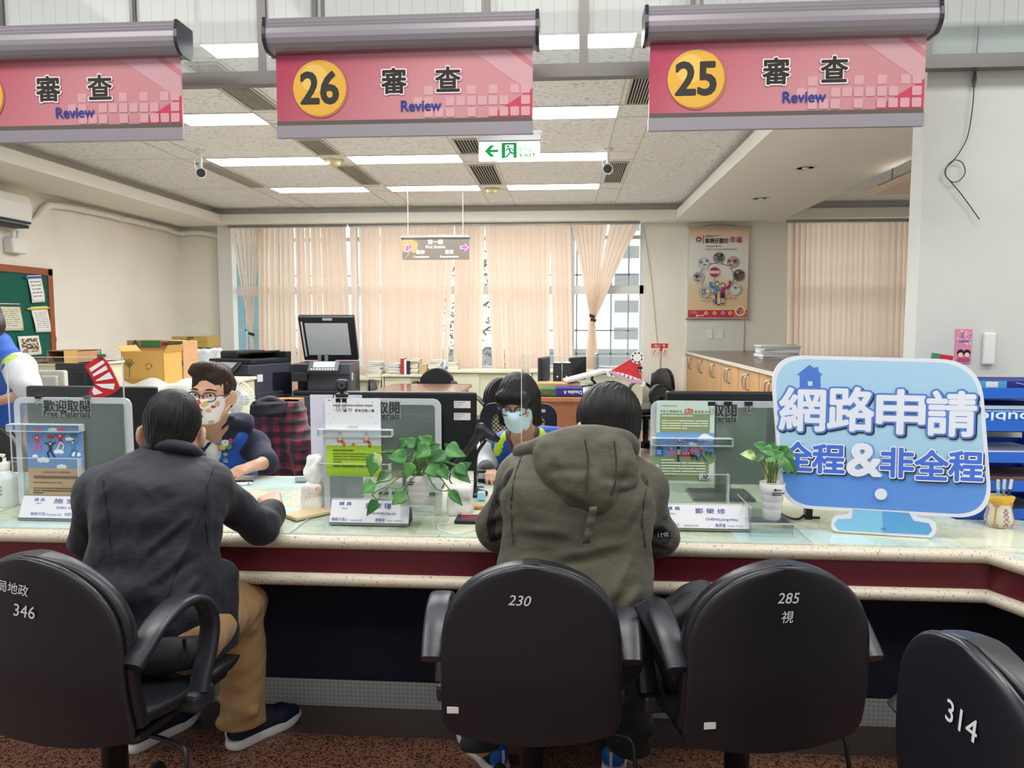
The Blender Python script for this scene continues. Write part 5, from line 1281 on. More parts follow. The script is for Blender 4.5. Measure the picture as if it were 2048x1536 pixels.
bl.build('blades',M('fan_blade','#b9c6cc',.3),t);MB().box((-.05,.02,q.z-.05),(.05,.14,q.z+.05),bev=.03).build('motor',m_wht,t);MB().tube([(0,.08,.03),(0,.08,q.z)],.015,10).build('pole',m_wht,t);MB().lathe([(.001,0),(.16,0),(.15,.03),(.001,.04)],20,T=Matrix.Translation((0,.08,0))).build('foot',m_wht,t)
a,b=P(527,830,7.2),P(588,801,7.2)
carton('label_carton',a.x,b.x,7.2,7.5,0.0,b.z,'#b0854f','tan carton with a white handwritten label between the two copiers',prints=lambda p_,W,H:(p_.rect(-W*.5,H-.075,W*.98,H-.005,'#dcdad2'),p_.rect(-W*.95,H-.07,-W*.55,H-.012,'#2f6a48'),p_.text('A4紙可',W*.1,H-.04,.032,'#3a3a3a',0,w=W*.8)))
make_mark=lambda items,st=None:(lambda t,b,z:marks_on(t,b,z,items,st))
CH='black visitor chairs in front of the counter'
make_chair('black visitor chair with 230 chalked on its back, under the man in the green jacket',(-.075,1.67,0),2,CH,1.0,make_mark([('230',-.025,.345,.024,.25,-2)],(-.185,.065)))
make_chair('black visitor chair with 285 chalked on its back, holding a black bag',(.50,1.68,.0),11,CH,1.01,make_mark([('285',-.0,.355,.024,.15,-2),('視',-.002,.312,.027,.1,0)],(-.165,.055)),W=.218)
make_chair('black visitor chair with 346 chalked on its back, under the man in the dark jacket',(-1.22,1.57,-.0),-9,CH,1.03,make_mark([('局地政',-.022,.355,.026,.1,-6),('346',.006,.305,.028,.1,-4)]),W=.225)
make_chair('black visitor chair with 314 chalked on its back, cut off at the lower right corner',(.655,1.2,-.0),-85,CH,1.05,make_mark([('314',.02,.31,.036,.1,0)]))
m_acr=clear('clear_acrylic',(.97,.985,.985),.05)
m_acre=clear('acrylic_edge',(.9,.95,.95),.25,.1,.45,(.85,.9,.9))
def frost():
 m=D.materials.new('frosted_acrylic');m.use_nodes=True;n=m.node_tree;n.nodes.clear();L=n.links.new
 o=n.nodes.new('ShaderNodeOutputMaterial');rf=n.nodes.new('ShaderNodeBsdfRefraction');rf.inputs['Roughness'].default_value=.28;rf.inputs['IOR'].default_value=1.03;rf.inputs[0].default_value=(.86,.92,.88,1)
 d=n.nodes.new('ShaderNodeBsdfDiffuse');d.inputs[0].default_value=(*lin('#9aa5a0'),1);g=n.nodes.new('ShaderNodeBsdfGlossy');g.inputs['Roughness'].default_value=.2
 m1=n.nodes.new('ShaderNodeMixShader');m1.inputs[0].default_value=.2;L(rf.outputs[0],m1.inputs[1]);L(d.outputs[0],m1.inputs[2])
 m2=n.nodes.new('ShaderNodeMixShader');m2.inputs[0].default_value=.04;L(m1.outputs[0],m2.inputs[1]);L(g.outputs[0],m2.inputs[2]);L(m2.outputs[0],o.inputs[0]);return m
m_frost=frost()
m_rim=clear('panel_rim',(.93,.95,.96),.06,.1,.5,(.72,.75,.77))
HY=2.58
def stand(u0,u1,vt,label,strip,shelf,text=True,foot=(612,880)):
 a,b=P(u0,vt,HY),P(u1,vt,HY);W=(b.x-a.x)/2;H=a.z-CT
 t=thing('brochure_stand',label,'brochure stand',((a.x+b.x)/2,HY,CT),group='frosted brochure stands on the counter')
 MB().prism(rrect(-W+.022,.012,W-.022,H-.022,.012),-.002,.003).build('frosted_panel',m_frost,t)
 o_=rrect(-W,0,W,H,.03);i_=rrect(-W+.022,.012,W-.022,H-.022,.012);n=len(o_)
 r_=MB()
 for y in(-.004,.005):r_.add([(x,y,z)for x,z in o_]+[(x,y,z)for x,z in i_],[[k,(k+1)%n,n+(k+1)%n,n+k]for k in range(n)])
 r_.add([(x,-.004,z)for x,z in o_]+[(x,.005,z)for x,z in o_],[[k,(k+1)%n,n+(k+1)%n,n+k]for k in range(n)]);r_.build('panel_rim',m_rim,t)
 MB().box((-W-.03,-.26,0),(W+.03,.06,.004)).build('base_plate',m_acr,t);e=MB();e.box((-W-.03,-.263,0),(W+.03,-.26,.005));e.box((-W-.033,-.26,0),(-W-.03,.06,.005));e.box((W+.03,-.26,0),(W+.033,.06,.005));e.build('base_edge',m_acre,t)
 if strip:
  x0,x1,z0,z1=P(strip[0],860,HY).x-(a.x+b.x)/2,P(strip[1],860,HY).x-(a.x+b.x)/2,P(1000,strip[3],HY).z-CT,P(1000,strip[2],HY).z-CT
  MB().box((x0,-.034,z0),(x1,-.031,z1)).build('pocket_strip',m_acr,t)
  e=MB();e.box((x0,-.035,z1),(x1,-.004,z1+.002));e.box((x0,-.035,z0-.002),(x1,-.004,z0));e.box((x0-.002,-.035,z0),(x0,-.004,z1));e.box((x1,-.035,z0),(x1+.002,-.004,z1));e.build('strip_edge',m_acre,t)
  zl=z0-.10
  MB().box((x0+.01,-.034,.07),(x1-.01,-.031,zl)).build('pocket',m_acr,t);e=MB();e.box((x0+.01,-.035,zl),(x1-.01,-.03,zl+.002));e.box((x1-.012,-.035,.07),(x1-.008,-.004,zl));e.build('pocket_edge',m_acre,t)
 if text:
  p_=Print(y=-.0045);ink='#2c3434';cx=-W*.09
  p_.rect(cx-W*.42,H*.83,cx+W*.42,H*.985,clear('label_film',(.9,.95,.93),.03,.2,.25,(.6,.66,.63)))
  p_.text('歡迎取閱',cx,H*.925,.043,ink,.03,w=W*.79);p_.text('Free Materials',cx,H*.855,.02,ink,.035,w=W*.79);p_.build('lettering',t)
 if shelf:
  x0,x1,z0,z1=shelf
  s_=MB();s_.box((x0,-.2,z0),(x1,-.005,z0+.003));s_.box((x0,-.2,z0),(x0+.003,-.005,z0+.05));s_.box((x0,-.203,z0),(x1,-.2,z0+.022));s_.box((x1-.003,-.2,.004),(x1,-.005,z0));s_.box((x0,-.2,.004),(x0+.003,-.005,z0));s_.build('pot_shelf',m_acr,t)
  e=MB();e.box((x0,-.203,z0-.0015),(x1,-.2,z0+.004));e.box((x0,-.202,z0+.049),(x0+.003,-.005,z0+.052));e.box((x1-.003,-.203,.004),(x1,-.2,z0));e.build('shelf_edge',m_acre,t)
 return t,(a.x+b.x)/2,W,H
stL=stand(28,262,794,'frosted brochure stand at the left with the jumping people flyer',(27,170,857,870),None)
def shelf_of(cx,u0,u1,v):return(P(u0,900,HY-.15).x-cx,P(u1,900,HY-.15).x-cx,P(900,v,HY-.15).z-CT,0)
ccx=(P(645,795,HY).x+P(882,795,HY).x)/2;rcx=(P(1302,800,HY).x+P(1565,800,HY).x)/2
stC=stand(645,882,796,'frosted brochure stand in the middle holding a trailing pothos',(640,787,861,873),shelf_of(ccx,806,872,1006))
stR=stand(1302,1565,801,'frosted brochure stand at the right with the green city flyer',(1303,1462,871,884),shelf_of(rcx,1497,1585,1028))
def flyer(u0,u1,v0,v1,Y,label,draw,base,bow=0.0,name='flyer'):
 a,b=P(u0,v1,Y),P(u1,v0,Y);W,H=b.x-a.x,b.z-a.z
 t=thing(name,label,'flyer',((a.x+b.x)/2,Y,a.z))
 pg=MB().box((-W/2,0,0),(W/2,.0012,H)).build('sheet',C(base,.45),t)
 p_=Print(y=-.0002,eps=.00004);draw(p_,W,H);p_.build('print',t)
def draw_cedaw(p_,W,H):
 p_.rect(-W/2,0,W/2,H*.40,'#a9cf3e');fz_=lambda f:H*f;
 p_.bars(-W*.36,H*.925,W*.36,1,.01,H*.022,'#8a8f93',3,1);p_.bars(-W*.45,H*.985,-W*.40,1,.01,H*.012,'#5c6fae',3,1)
 p_.rect(-W*.38,H*.848,-W*.21,H*.851,'#9a9a9a')
 p_.text('讓',-W*.14,H*.85,H*.040,'#3a3a3d',.02);p_.text('妳',-W*.045,H*.857,H*.05,'#b8467a',.01);p_.text('享有完整人權',W*.21,H*.85,H*.040,'#3a3a3d',.015,w=W*.35)
 for k in range(8):
  a_=12+k*22.3
  for j in range(4):d=.055+.016*j;p_.circle(1.5*d*math.cos(R(a_)),H*.635+1.25*d*math.sin(R(a_)),.0017,'#a0a3a6',8)
 p_.text('CEDAW',0,H*.64,H*.026,'#d88a3a',.0,w=W*.19)
 p_.poly([(-W*.045,H*.40),(W*.045,H*.40),(0,H*.445)],'#d9812c');p_.rect(-W*.28,H*.432,W*.28,H*.435,'#8d8d90')
 for s_ in(-1,1):
  x=s_*W*.235
  p_.line([(x+s_*W*.06,H*.46),(x-s_*W*.04,H*.46),(x-s_*W*.075,H*.395)]if s_<0 else[(x-W*.05,H*.46),(x+W*.05,H*.46),(x+W*.06,H*.4)],W*.05,'#d9812c')
  p_.poly([(x-W*.045,H*.47),(x+W*.045,H*.47),(x+W*.035,H*.535),(x-W*.035,H*.535)],'#eceff0');p_.line([(x-W*.045,H*.47),(x-W*.035,H*.535),(x+W*.035,H*.535),(x+W*.045,H*.47)],.0013,'#6a6d70')
  p_.line([(x+s_*W*.03,H*.53),(x+s_*W*.10,H*.52),(x+s_*W*.11,H*.56)],W*.012,'#e9e2da');p_.circle(x,H*.556,W*.025,'#c98a5a');p_.circle(x,H*.549,W*.018,'#efd6c4');p_.rect(x-s_*W*.09-.003,H*.385,x-s_*W*.06,H*.395,'#2a2a2c')if s_<0 else p_.rect(x+W*.04,H*.385,x+W*.085,H*.395,'#2a2a2c')
 p_.bars(-W*.37,H*.345,W*.0,1,.01,H*.013,'#4c5a1c',5,1);p_.bars(-W*.37,H*.30,W*.4,4,H*.036,H*.012,'#5d6b28',6,.2);p_.bars(-W*.37,H*.142,W*.3,1,.01,H*.014,'#36421a',8,1)
flyer(653,761,798,952,HY-.012,'white and lime green flyer with two people on a seesaw',draw_cedaw,'#e3e6ea')
def draw_jump(p_,W,H):
 p_.rect(-W/2,H*.45,W/2,H,'#6b93c4');p_.rect(-W/2,0,W/2,H*.45,'#c8a77e')
 for x,z,s_ in((-.02,.93,.05),(.06,.66,.05),(-.22,.55,.06),(.36,.63,.05),(.1,.47,.05),(-.36,.6,.03),(.26,.82,.04)):
  for k in(-1,0,1):p_.circle(x*W+k*s_*W*.8,H*z+(0 if k else H*.008),s_*W,'#e9eef2',16,1,.7)
 def man(x,z,top,leg,hair,sgn,bub):
  x*=W;z*=H;u=H*.05
  p_.rect(x-u*.8,z+u*2.1,x+u*1.2,z+u*3.0,bub,.006);p_.line([(x-u*1.4,z+u*1.1),(x,z+u*.3),(x+u*1.4,z+u*1.2)],u*.34,top);p_.poly([(x-u*.5,z+u*.5),(x+u*.5,z+u*.5),(x+u*.42,z-u*.9),(x-u*.42,z-u*.9)],top)
  p_.line([(x,z-u*.7),(x-sgn*u*.5,z-u*1.9),(x-sgn*u*1.1,z-u*2.6)],u*.42,leg);p_.line([(x,z-u*.7),(x+sgn*u*.9,z-u*1.5),(x+sgn*u*.5,z-u*2.7)],u*.42,leg);p_.circle(x,z+u*.95,u*.42,hair);p_.circle(x,z+u*.82,u*.32,'#eac3a6')
 man(-.31,.80,'#d9477a','#d9609a','#2b2733',1,'#d2603a');man(-.08,.72,'#3b3f4c','#2f3a58','#22222a',-1,'#b5483e');man(.1,.82,'#b5343e','#d9d0c6','#a04a2a',1,'#d24f86');man(.32,.74,'#4d8fc0','#3f82b4','#2a2a30',1,'#3c7f84')
 p_.text('友善新住民,守護財產權',0,H*.40,H*.022,'#6a4a3c',.02,w=W*.5);p_.bars(-W*.4,H*.353,W*.42,1,.01,H*.032,'#7d4a3e',12,1,False);p_.bars(-W*.42,H*.275,W*.1,1,.01,H*.012,'#6f5a44',4,1);p_.bars(-W*.42,H*.20,W*.42,3,H*.03,H*.012,'#5d4c3a',2,.2);p_.bars(-W*.42,H*.06,W*.3,2,H*.03,H*.012,'#5d4c3a',9,.6)
flyer(60,165,850,1006,HY-.012,'blue and tan flyer with cartoon people jumping, on the left stand',draw_jump,'#c8a77e')
def draw_city(p_,W,H):
 p_.rect(-W*.44,H*.56,W*.42,H*.85,'#8a9a72',.006);p_.rect(-W*.44,H*.035,W*.42,H*.40,'#8a9a72',.006);p_.rect(-W/2,H*.33,W/2,H*.62,'#6f9fd6')
 p_.text('外國朋友照過來',-W*.29,H*.945,H*.022,'#a8816a',0,w=W*.28);p_.text('平等互惠購房地,',-W*.25,H*.875,H*.036,'#5c8a68',.01,w=W*.40);p_.rect(-.02*W,H*.855,W*.13,H*.905,'#b5613c',.003);p_.rect(.03*W,H*.905,W*.08,H*.915,'#b5613c');p_.text('外人',W*.055,H*.88,H*.036,'#efe3d6',.015,w=W*.11);p_.text('置產愛台中',W*.29,H*.875,H*.034,'#5c8a68',.01,w=W*.28)
 p_.bars(-W*.41,H*.83,W*.12,1,.01,H*.013,'#dfe6d2',3,1);p_.bars(-W*.41,H*.77,W*.39,4,H*.03,H*.013,'#dfe6d2',5,.55);p_.bars(-W*.33,H*.771,-W*.1,1,.01,H*.013,'#d9d25a',5,1)
 p_.circle(-W*.55+W*.2,H*.30,W*.22,'#8aa27c',24,1.2,.5);p_.circle(W*.42,H*.32,W*.12,'#7f9c74',20,1,.9)
 p_.rect(-W*.19,H*.33,-W*.08,H*.585,'#8d93b4');p_.rect(-W*.08,H*.33,.0,H*.55,'#8f8794');p_.rect(-W*.145,H*.33,-W*.04,H*.51,'#2f6fc0');p_.circle(-W*.09,H*.53,W*.018,'#d9e0ea')
 for i in range(4):
  for j in range(6):p_.rect(-W*.135+i*W*.023,H*.36+j*H*.024,-W*.122+i*W*.023,H*.372+j*H*.024,'#b9d0ea')
 p_.rect(-W*.34,H*.33,-W*.18,H*.40,'#9a93b8');p_.poly([(-W*.27,H*.40),(-W*.2,H*.40),(-W*.235,H*.485)],'#9086a8');p_.circle(-W*.235,H*.43,W*.018,'#e6e3ea');p_.rect(-W*.5,H*.33,-W*.37,H*.42,'#3d7fd0');p_.poly([(-W*.5,H*.42),(-W*.36,H*.42),(-W*.44,H*.455)],'#2f62a8')
 for i in range(2):
  for j in range(2):p_.rect(-W*.48+.035*W*i,H*.36+.028*H*j,-W*.457+.035*W*i,H*.378+.028*H*j,'#dfe9f2')
 p_.poly([(W*.1,H*.38),(W*.22,H*.38),(W*.24,H*.46),(W*.08,H*.46)],'#b58aa0');p_.rect(W*.06,H*.38,W*.1,H*.44,'#a5566a');p_.rect(-W*.06,H*.335,W*.16,H*.385,'#c2423c',.003)
 for i in range(4):p_.rect(-W*.04+i*W*.045,H*.362,-W*.01+i*W*.045,H*.376,'#e3d2cc')
 for x,z,r_ in((.34,.57,.08),(.26,.55,.05),(.43,.55,.06),(.11,.485,.045),(.17,.475,.035)):p_.circle(x*W,z*H,r_*W,'#dfe3ea',20,1.1,.8)
 def wk(x,z,top,leg,hair,st_):
  u=H*.03;x*=W;z*=H;p_.line([(x,z),(x-st_*u*1.2,z-u*3)],u*.6,leg);p_.line([(x,z),(x+st_*u*2.2,z-u*3)],u*.6,leg);p_.poly([(x-u*.5,z),(x+u*.5,z),(x+u*.5,z+u*2),(x-u*.4,z+u*2)],top);p_.circle(x,z+u*2.7,u*.6,hair)
 wk(-.115,.355,'#d6c25a','#2a3c6a','#2a2226',.15);wk(.28,.36,'#b53a44','#3c6d74','#d8c23a',1);p_.rect(-W*.19,H*.318,-W*.14,H*.365,'#d96a44',.003)
 p_.poly([(W*.09,H*.36),(W*.2,H*.35),(W*.21,H*.325),(W*.1,H*.33)],'#35333c');p_.circle(W*.095,H*.362,W*.02,'#35333c');
 for x in(.115,.14,.19,.205):p_.rect(W*x,H*.29,W*(x+.012),H*.335,'#35333c')
 for x,z in((.37,.385),(.44,.375),(-.47,.46)):p_.rect(W*x-.0012,H*(z-.05),W*x+.0012,H*z,'#5a4a3a');p_.circle(W*x,H*z,W*.03,'#3f6b58')
 p_.bars(-W*.41,H*.295,-W*.19,1,.01,H*.013,'#eef0e2',3,1);p_.bars(-W*.41,H*.26,W*.36,5,H*.034,H*.013,'#dfe6d2',15,.3)
 p_.rect(W*.25,H*.05,W*.47,H*.13,'#cfdcd0',.004)
 for k in range(5):p_.circle(W*.36+.006*math.cos(R(72*k)),H*.10+.006*math.sin(R(72*k)),.0035,'#3c4650',10)
 p_.bars(W*.28,H*.068,W*.44,1,.01,H*.01,'#5c6a66',3,1)
flyer(1311,1430,803,966,HY-.012,'pale green flyer with a cartoon city and a dog walker, on the right stand',draw_city,'#c9dcd0')
def draw_table(p_,W,H):
 g='#6c766c'
 for i in range(16):p_.rect(-W/2,H*(.97-i*.062),W/2,H*(.9715-i*.062),g)
 for x in(-.3,.28):p_.rect(W*x,H*.03,W*x+.0012,H*.97,g)
 for i in range(15):
  for x0,x1 in((-.48,-.33),(-.28,.2),(.31,.45)):p_.bars(W*x0,H*(.955-i*.062),W*x1,2,H*.02,H*.008,'#5d675e',i*3+int(x0*10),.6)
flyer(1431,1534,812,968,HY+.008,'grey printed table sheet seen behind the frosted panel of the right stand',draw_table,'#a3ac9e',name='printed_table')
m_clipw=M('clip_wire','#a9a9a6',.25,.9)
def binder_clip(u,v,Y,w_,label,col=None,up=False,grp='binder clips on the counter boards'):
 c=P(u,v,Y);t=thing('binder_clip',label,'binder clip',c,group=grp)
 MB().prism([(-w_/2,-.0),(w_/2,0),(w_/2,w_*.55),(-w_/2,w_*.55)],-.012,.014).build('clamp',col or m_blk,t)
 sg=1 if up else-1;z0=w_*.5 if up else 0.0
 MB().tube(bez([(-w_*.32,-.012,z0),(-w_*.18,-.016,z0+sg*w_*.45),(-w_*.3,-.016,z0+sg*w_*.8),(0,-.016,z0+sg*w_*.98),(w_*.3,-.016,z0+sg*w_*.8),(w_*.18,-.016,z0+sg*w_*.45),(w_*.32,-.012,z0)],5),.0013,6).build('wire_handle',m_clipw,t)
for u,lb in((1422,'black binder clip over the top right corner of the green city flyer'),(1455,'middle of three black binder clips on the right stand'),(1496,'rightmost black binder clip on the right stand')):binder_clip(u,811,HY-.0,.026,lb)
binder_clip(79,797,HY,.02,'black binder clip at the top left of the left stand');binder_clip(176,798,HY,.02,'grey binder clip at the top of the left stand below the paper stocking',C('#55575a'))
t=tag(MB().ball((0,0,0),.008,8,sc=(1,.5,1)).build('teal_clip',C('#7fc0b0'),loc=P(133,799,HY-.008)),'small teal clip at the top of the left stand','clip')
m_ink=M('plate_ink','#2f4a9a',.5)
def nameplate(u0,u1,vt,vb,label,rows,stacked=False):
 f0,f1=PZ(u0,vb,CT+.003),PZ(u1,vb,CT+.003);Y=(f0.y+f1.y)/2;W=f1.x-f0.x;H=.088
 t=thing('name_plate',label,'name plate',((f0.x+f1.x)/2,Y,CT+.0055),group='white name plates on the counter')
 tl=-24;s_,c_=math.sin(R(24)),math.cos(R(24));d_=.07
 m_=MB();m_.add([(-W/2,0,0),(W/2,0,0),(W/2,H*s_,H*c_),(-W/2,H*s_,H*c_)],[[0,1,2,3]]);m_.add([(-W/2,d_,0),(W/2,d_,0),(W/2,H*s_,H*c_),(-W/2,H*s_,H*c_)],[[1,0,3,2]]);m_.build('plate',M('plate_white','#dcdbe0',.25),t,solid=.003)
 e=MB()
 for x in(-W/2+.001,W/2-.001):e.add([(x,.0,0),(x,d_,0),(x,H*s_,H*c_)],[[0,1,2]])
 e.build('dark_end',M('plate_end','#3c3d42',.5),t,solid=.002)
 b_=MB();b_.box((-W/2,-.004,-.001),(W/2,.002,.005));b_.box((-W/2,-.004,H*.06),(W/2,-.001,H*.075),T=rotm(tl,0,0));b_.box((-W/2,-.002,H-.004),(W/2,.002,H+.001),T=rotm(tl,0,0));b_.build('holder_rail',m_alu,t)
 p_=Print(y=-.0022,eps=.0002)
 for body,fx_,fz_,h,bold,al,w_ in rows:p_.text(body,-W/2+W*fx_,H*fz_,h*H,m_ink if h>.13 else C('#5a6ea8'),bold,align=al,w=None if w_ is None else w_*W)
 p_.build('lettering',t,rot=(tl,0,0))
nameplate(32,204,983,1042,'white name plate on the left stand, half hidden by the man in the dark jacket',[('課 員',.21,.80,.13,.005,'c',.13),('Officer',.21,.66,.06,0,'c',.07),('施 宏 岳',.60,.76,.20,.0,'c',.42),('SHIH, Hung-Yueh',.64,.48,.11,.02,'c',.40),('職務代理人',.25,.24,.12,0,'c',.22),('Substitute Staff',.44,.22,.07,0,'c',.16),('林舒萍',.62,.24,.12,0,'c',.13),('Lin,Shu-Ping',.79,.22,.07,0,'c',.16)])
nameplate(657,818,997,1051,'white name plate on the middle stand, below the trailing pothos',[('課 員',.18,.80,.14,.01,'c',.16),('Officer',.18,.62,.06,0,'c',.08),('黃 彥 瑾',.60,.73,.22,.01,'c',.33),('HUANG,Yan-Jin',.68,.43,.11,.03,'c',.31),('職務代理人',.13,.19,.13,.01,'c',.21),('Substitute Staff',.335,.17,.07,0,'c',.15),('鄭榮修',.64,.19,.13,.01,'c',.12),('Cheng , Jung-Hsiu',.82,.17,.07,0,'c',.19)])
nameplate(1331,1497,1005,1062,'white name plate on the right stand, at the elbow of the green jacket',[('課 員',.11,.80,.14,.01,'c',.16),('Officer',.1,.60,.06,0,'c',.08),('鄭 榮 修',.55,.72,.20,.01,'c',.36),('CHENG,Jung-Hsiu',.68,.40,.11,.03,'c',.38),('代理人',.11,.19,.12,.01,'c',.14),('Substitute Staff',.31,.17,.07,0,'c',.17),('黃彥瑾',.66,.19,.13,.01,'c',.12),('Huang , Yan-Jin',.84,.17,.07,0,'c',.18)])
def counter_monitor(u0,u1,vt,Y,label,extra=None):
 a,b=P(u0,vt,Y),P(u1,vt,Y);W=(b.x-a.x)/2;z1=a.z-CT;z0=z1-W*2*.60
 z0=max(z0,.06);t=thing('computer_monitor',label,'monitor',((a.x+b.x)/2,Y,CT))
 MB().box((-W,0,z0),(W,.035,z1),bev=.008).build('screen_housing',m_blk,t);MB().box((-W+.012,.034,z0+.015),(W-.012,.037,z1-.012)).build('screen',M('screen_glow','#39424f'),t)
 MB().box((-W*.5,-.022,z0+.05),(W*.5,.004,z0+(z1-z0)*.75),bev=.015).build('back_bulge',m_blk,t);MB().box((-.03,-.035,.005),(.03,-.012,z0+.14),bev=.008).build('stand',m_blk,t);MB().box((-.12,-.07,0),(.12,.12,.012),bev=.005).build('foot',m_blk,t)
 return t,W,z0,z1
counter_monitor(50,308,772,2.95,'large black monitor behind the left brochure stand')
t,W,z0,z1=counter_monitor(690,952,783,2.95,'large black monitor with two white stickers, behind the middle stand')
for k,v in enumerate((802,826)):
 q=P(908,v+14,2.95);r_=P(941,v,2.95);st_=MB();cx=(P(690,783,2.95).x+P(952,783,2.95).x)/2
 MB().box((q.x-cx,-.0015,q.z-CT),(r_.x-cx,.0,r_.z-CT)).build('sticker',M('sticker_white','#d5d0d0'),t)
 p_=Print(y=-.0018,eps=.0001);x0=q.x-cx;zt=r_.z-CT;p_.bars(x0+.003,zt-.004,x0+.045,1,.01,.0025,'#777777',3,1);p_.bars(x0+.003,zt-.011,x0+.036,3,.006,.002,'#999999',4,.6);p_.build('sticker_print',t)
counter_monitor(1333,1562,783,2.93,'black monitor behind the right brochure stand')
a,b=P(624,972,2.72),P(692,790,2.72);tag(MB().box((a.x,2.72,CT+.002),(b.x+.06,2.724,b.z)).build('paper_board',C('#cfcddd')),'pale lilac sheet of card standing behind the middle stand','card')
c=P(686,796,HY+.01);t=thing('webcam','black webcam clipped on top of the middle brochure stand','webcam',(c.x,HY,c.z),(0,0,12))
MB().box((-.022,-.018,.004),(.022,.02,.018),bev=.005).build('clip_base',m_blk,t);MB().tube([(0,0,.015),(0,0,.03)],.008,8).build('neck',m_blk,t)
cm=MB().box((-.022,-.016,.026),(.022,.016,.068),bev=.012,seg=4).build('camera_body',m_blk,t);MB().tube([(0,-.016,.048),(0,-.019,.048)],.013,16).build('lens_ring',M('lens_ring','#4a4b50',.3),cm);MB().tube([(0,-.018,.048),(0,-.0195,.048)],.007,14).build('lens',m_dark,cm)
MB().tube(bez([(-.02,.01,.05),(-.03,.012,.02),(-.034,.015,-.03),(-.03,.02,-.1)],5),.002,6).build('cable',m_blk,t)
for s_ in(-1,1):
 t2=thing('binder_clip','%s of two black binder clips under the webcam'%('left' if s_<0 else 'right'),'binder clip',(c.x+s_*.011,HY,c.z-.012),group='binder clips under the webcam');w_=.018
 MB().box((-w_/2,-.012,-.002),(w_/2,.014,.012)).build('clamp',m_blk,t2);MB().tube(bez([(-.006,-.012,-.002),(-.003,-.015,-.014),(-.006,-.015,-.024),(0,-.015,-.03),(.006,-.015,-.024),(.003,-.015,-.014),(.006,-.012,-.002)],4),.0012,6).build('wire_handle',m_clipw,t2)
def screen(u0,u1,vt,Y,label,lean=0):
 a,b=P(u0,vt,Y),P(u1,vt,Y);W=b.x-a.x;H=a.z-CT
 t=thing('clear_screen',label,'acrylic screen',(a.x,Y,CT),(-lean,0,0),'clear acrylic screens');MB().box((0,0,.004),(W,.003,H)).build('sheet',clear('screen_acrylic',(.985,.99,.99),.015),t)
 e=MB();e.box((-.0015,-.001,.004),(.0015,.004,H));e.box((W-.0015,-.001,.004),(W+.0015,.004,H));e.box((0,-.001,H-.001),(W,.004,H+.0012));e.build('edge',m_acre,t);f=MB();f.box((.04,-.07,0),(.08,.07,.005));f.box((W-.08,-.07,0),(W-.04,.07,.005));f.build('foot',m_acr,t)
screen(12,244,714,2.82,'clear acrylic screen at the left, carrying the red stocking');screen(1043,1283,712,2.86,'clear acrylic screen in the middle, carrying the red paper hat')
SYK=2.80
def pic(u,v):q=P(u,v,SYK);return(q.x,q.z)
m_felt=M('felt_red','#b8222e',.9);m_feltw=M('felt_white','#e6e0e0',.9)
ou=[(170,732),(206,715),(237,769),(234,781),(212,793),(184,795),(179,789),(181,779),(190,768)]
sk=thing('paper_stocking','red and white striped paper Christmas stocking clipped to the left clear screen','decoration',(0,SYK,0))
pts=bez([Vector((*pic(u,v),0))for u,v in ou+ou[:1]],4)[:-1]
MB().prism([(p_.x,p_.y)for p_ in pts],-.004,.004).build('felt_body',m_felt,sk)
wh=MB()
for poly in(((180,737),(207,720.5),(211,726),(184,744)),((187,748),(213,731),(217,739),(189,753)),((193,761),(220,744),(228,757),(195,762)),((193,768),(231,767),(229,779),(206,775)),((189,774),(207,786),(190,790),(186,783))):wh.prism([pic(u,v)for u,v in poly],-.0062,-.0038)
wh.build('white_stripe',m_feltw,sk)
binder_clip(203,714,SYK,.02,'small clip holding the red paper stocking',C('#3f5f4a'),True)
SYK=2.835
ht=thing('paper_hat','red glitter paper Santa hat with white trim on the middle clear screen','decoration',(0,SYK,0))
m_glit=M('glitter_red','#c8182a',.45,noise=(420,'#e8505a',.5,.62),spec=.7)
MB().prism([pic(*q)for q in((1271,712),(1281,716),(1283,765),(1255,762),(1219,743))],-.003,.003).build('felt_body',m_glit,ht)
tr_=MB();n=9
base=[pic(lerp(1219,1285,k/(n-1)),747+20*(k/(n-1))**1.0-3*math.sin(math.pi*k/(n-1)))for k in range(n)]
for k,(x,z)in enumerate(base):tr_.tube([(x,-.005,z),(x,-.001,z)],.0115,12)
tr_.build('white_trim',m_feltw,ht);pp_=MB()
for k in range(8):x,z=pic(1274+7*math.cos(R(45*k)),715+7*math.sin(R(45*k)));pp_.tube([(x,-.006,z),(x,-.001,z)],.011,12)
x,z=pic(1274,715);pp_.tube([(x,-.008,z),(x,-.002,z)],.016,14);pp_.build('pompom',m_feltw,ht)
b2=MB();b2.prism([pic(*q)for q in((1217,744),(1221,740),(1258,757),(1284,760),(1284,767),(1255,765))],-.0075,-.005);b2.build('lilac_band',C('#c9a3b4'),ht)
binder_clip(1280,738,SYK,.016,'tiny black clip on the right edge of the red paper hat',None,False)
m_leaf=M('leaf_green','#3f7a3a',.38,noise=(28,'#5c9448',.45,.68),spec=.5);m_leafd=M('leaf_dark','#2f6433',.38,noise=(22,'#4a8240',.4,.7));m_stem=M('stem_green','#6d8c4a',.5);m_pot=M('pot_white','#e4e1e2',.3);m_soil=M('soil','#4a352a',.9)
m_leafv=M('leaf_variegated','#4d8646',.38,noise=(16,'#b9c98a',.56,.66))
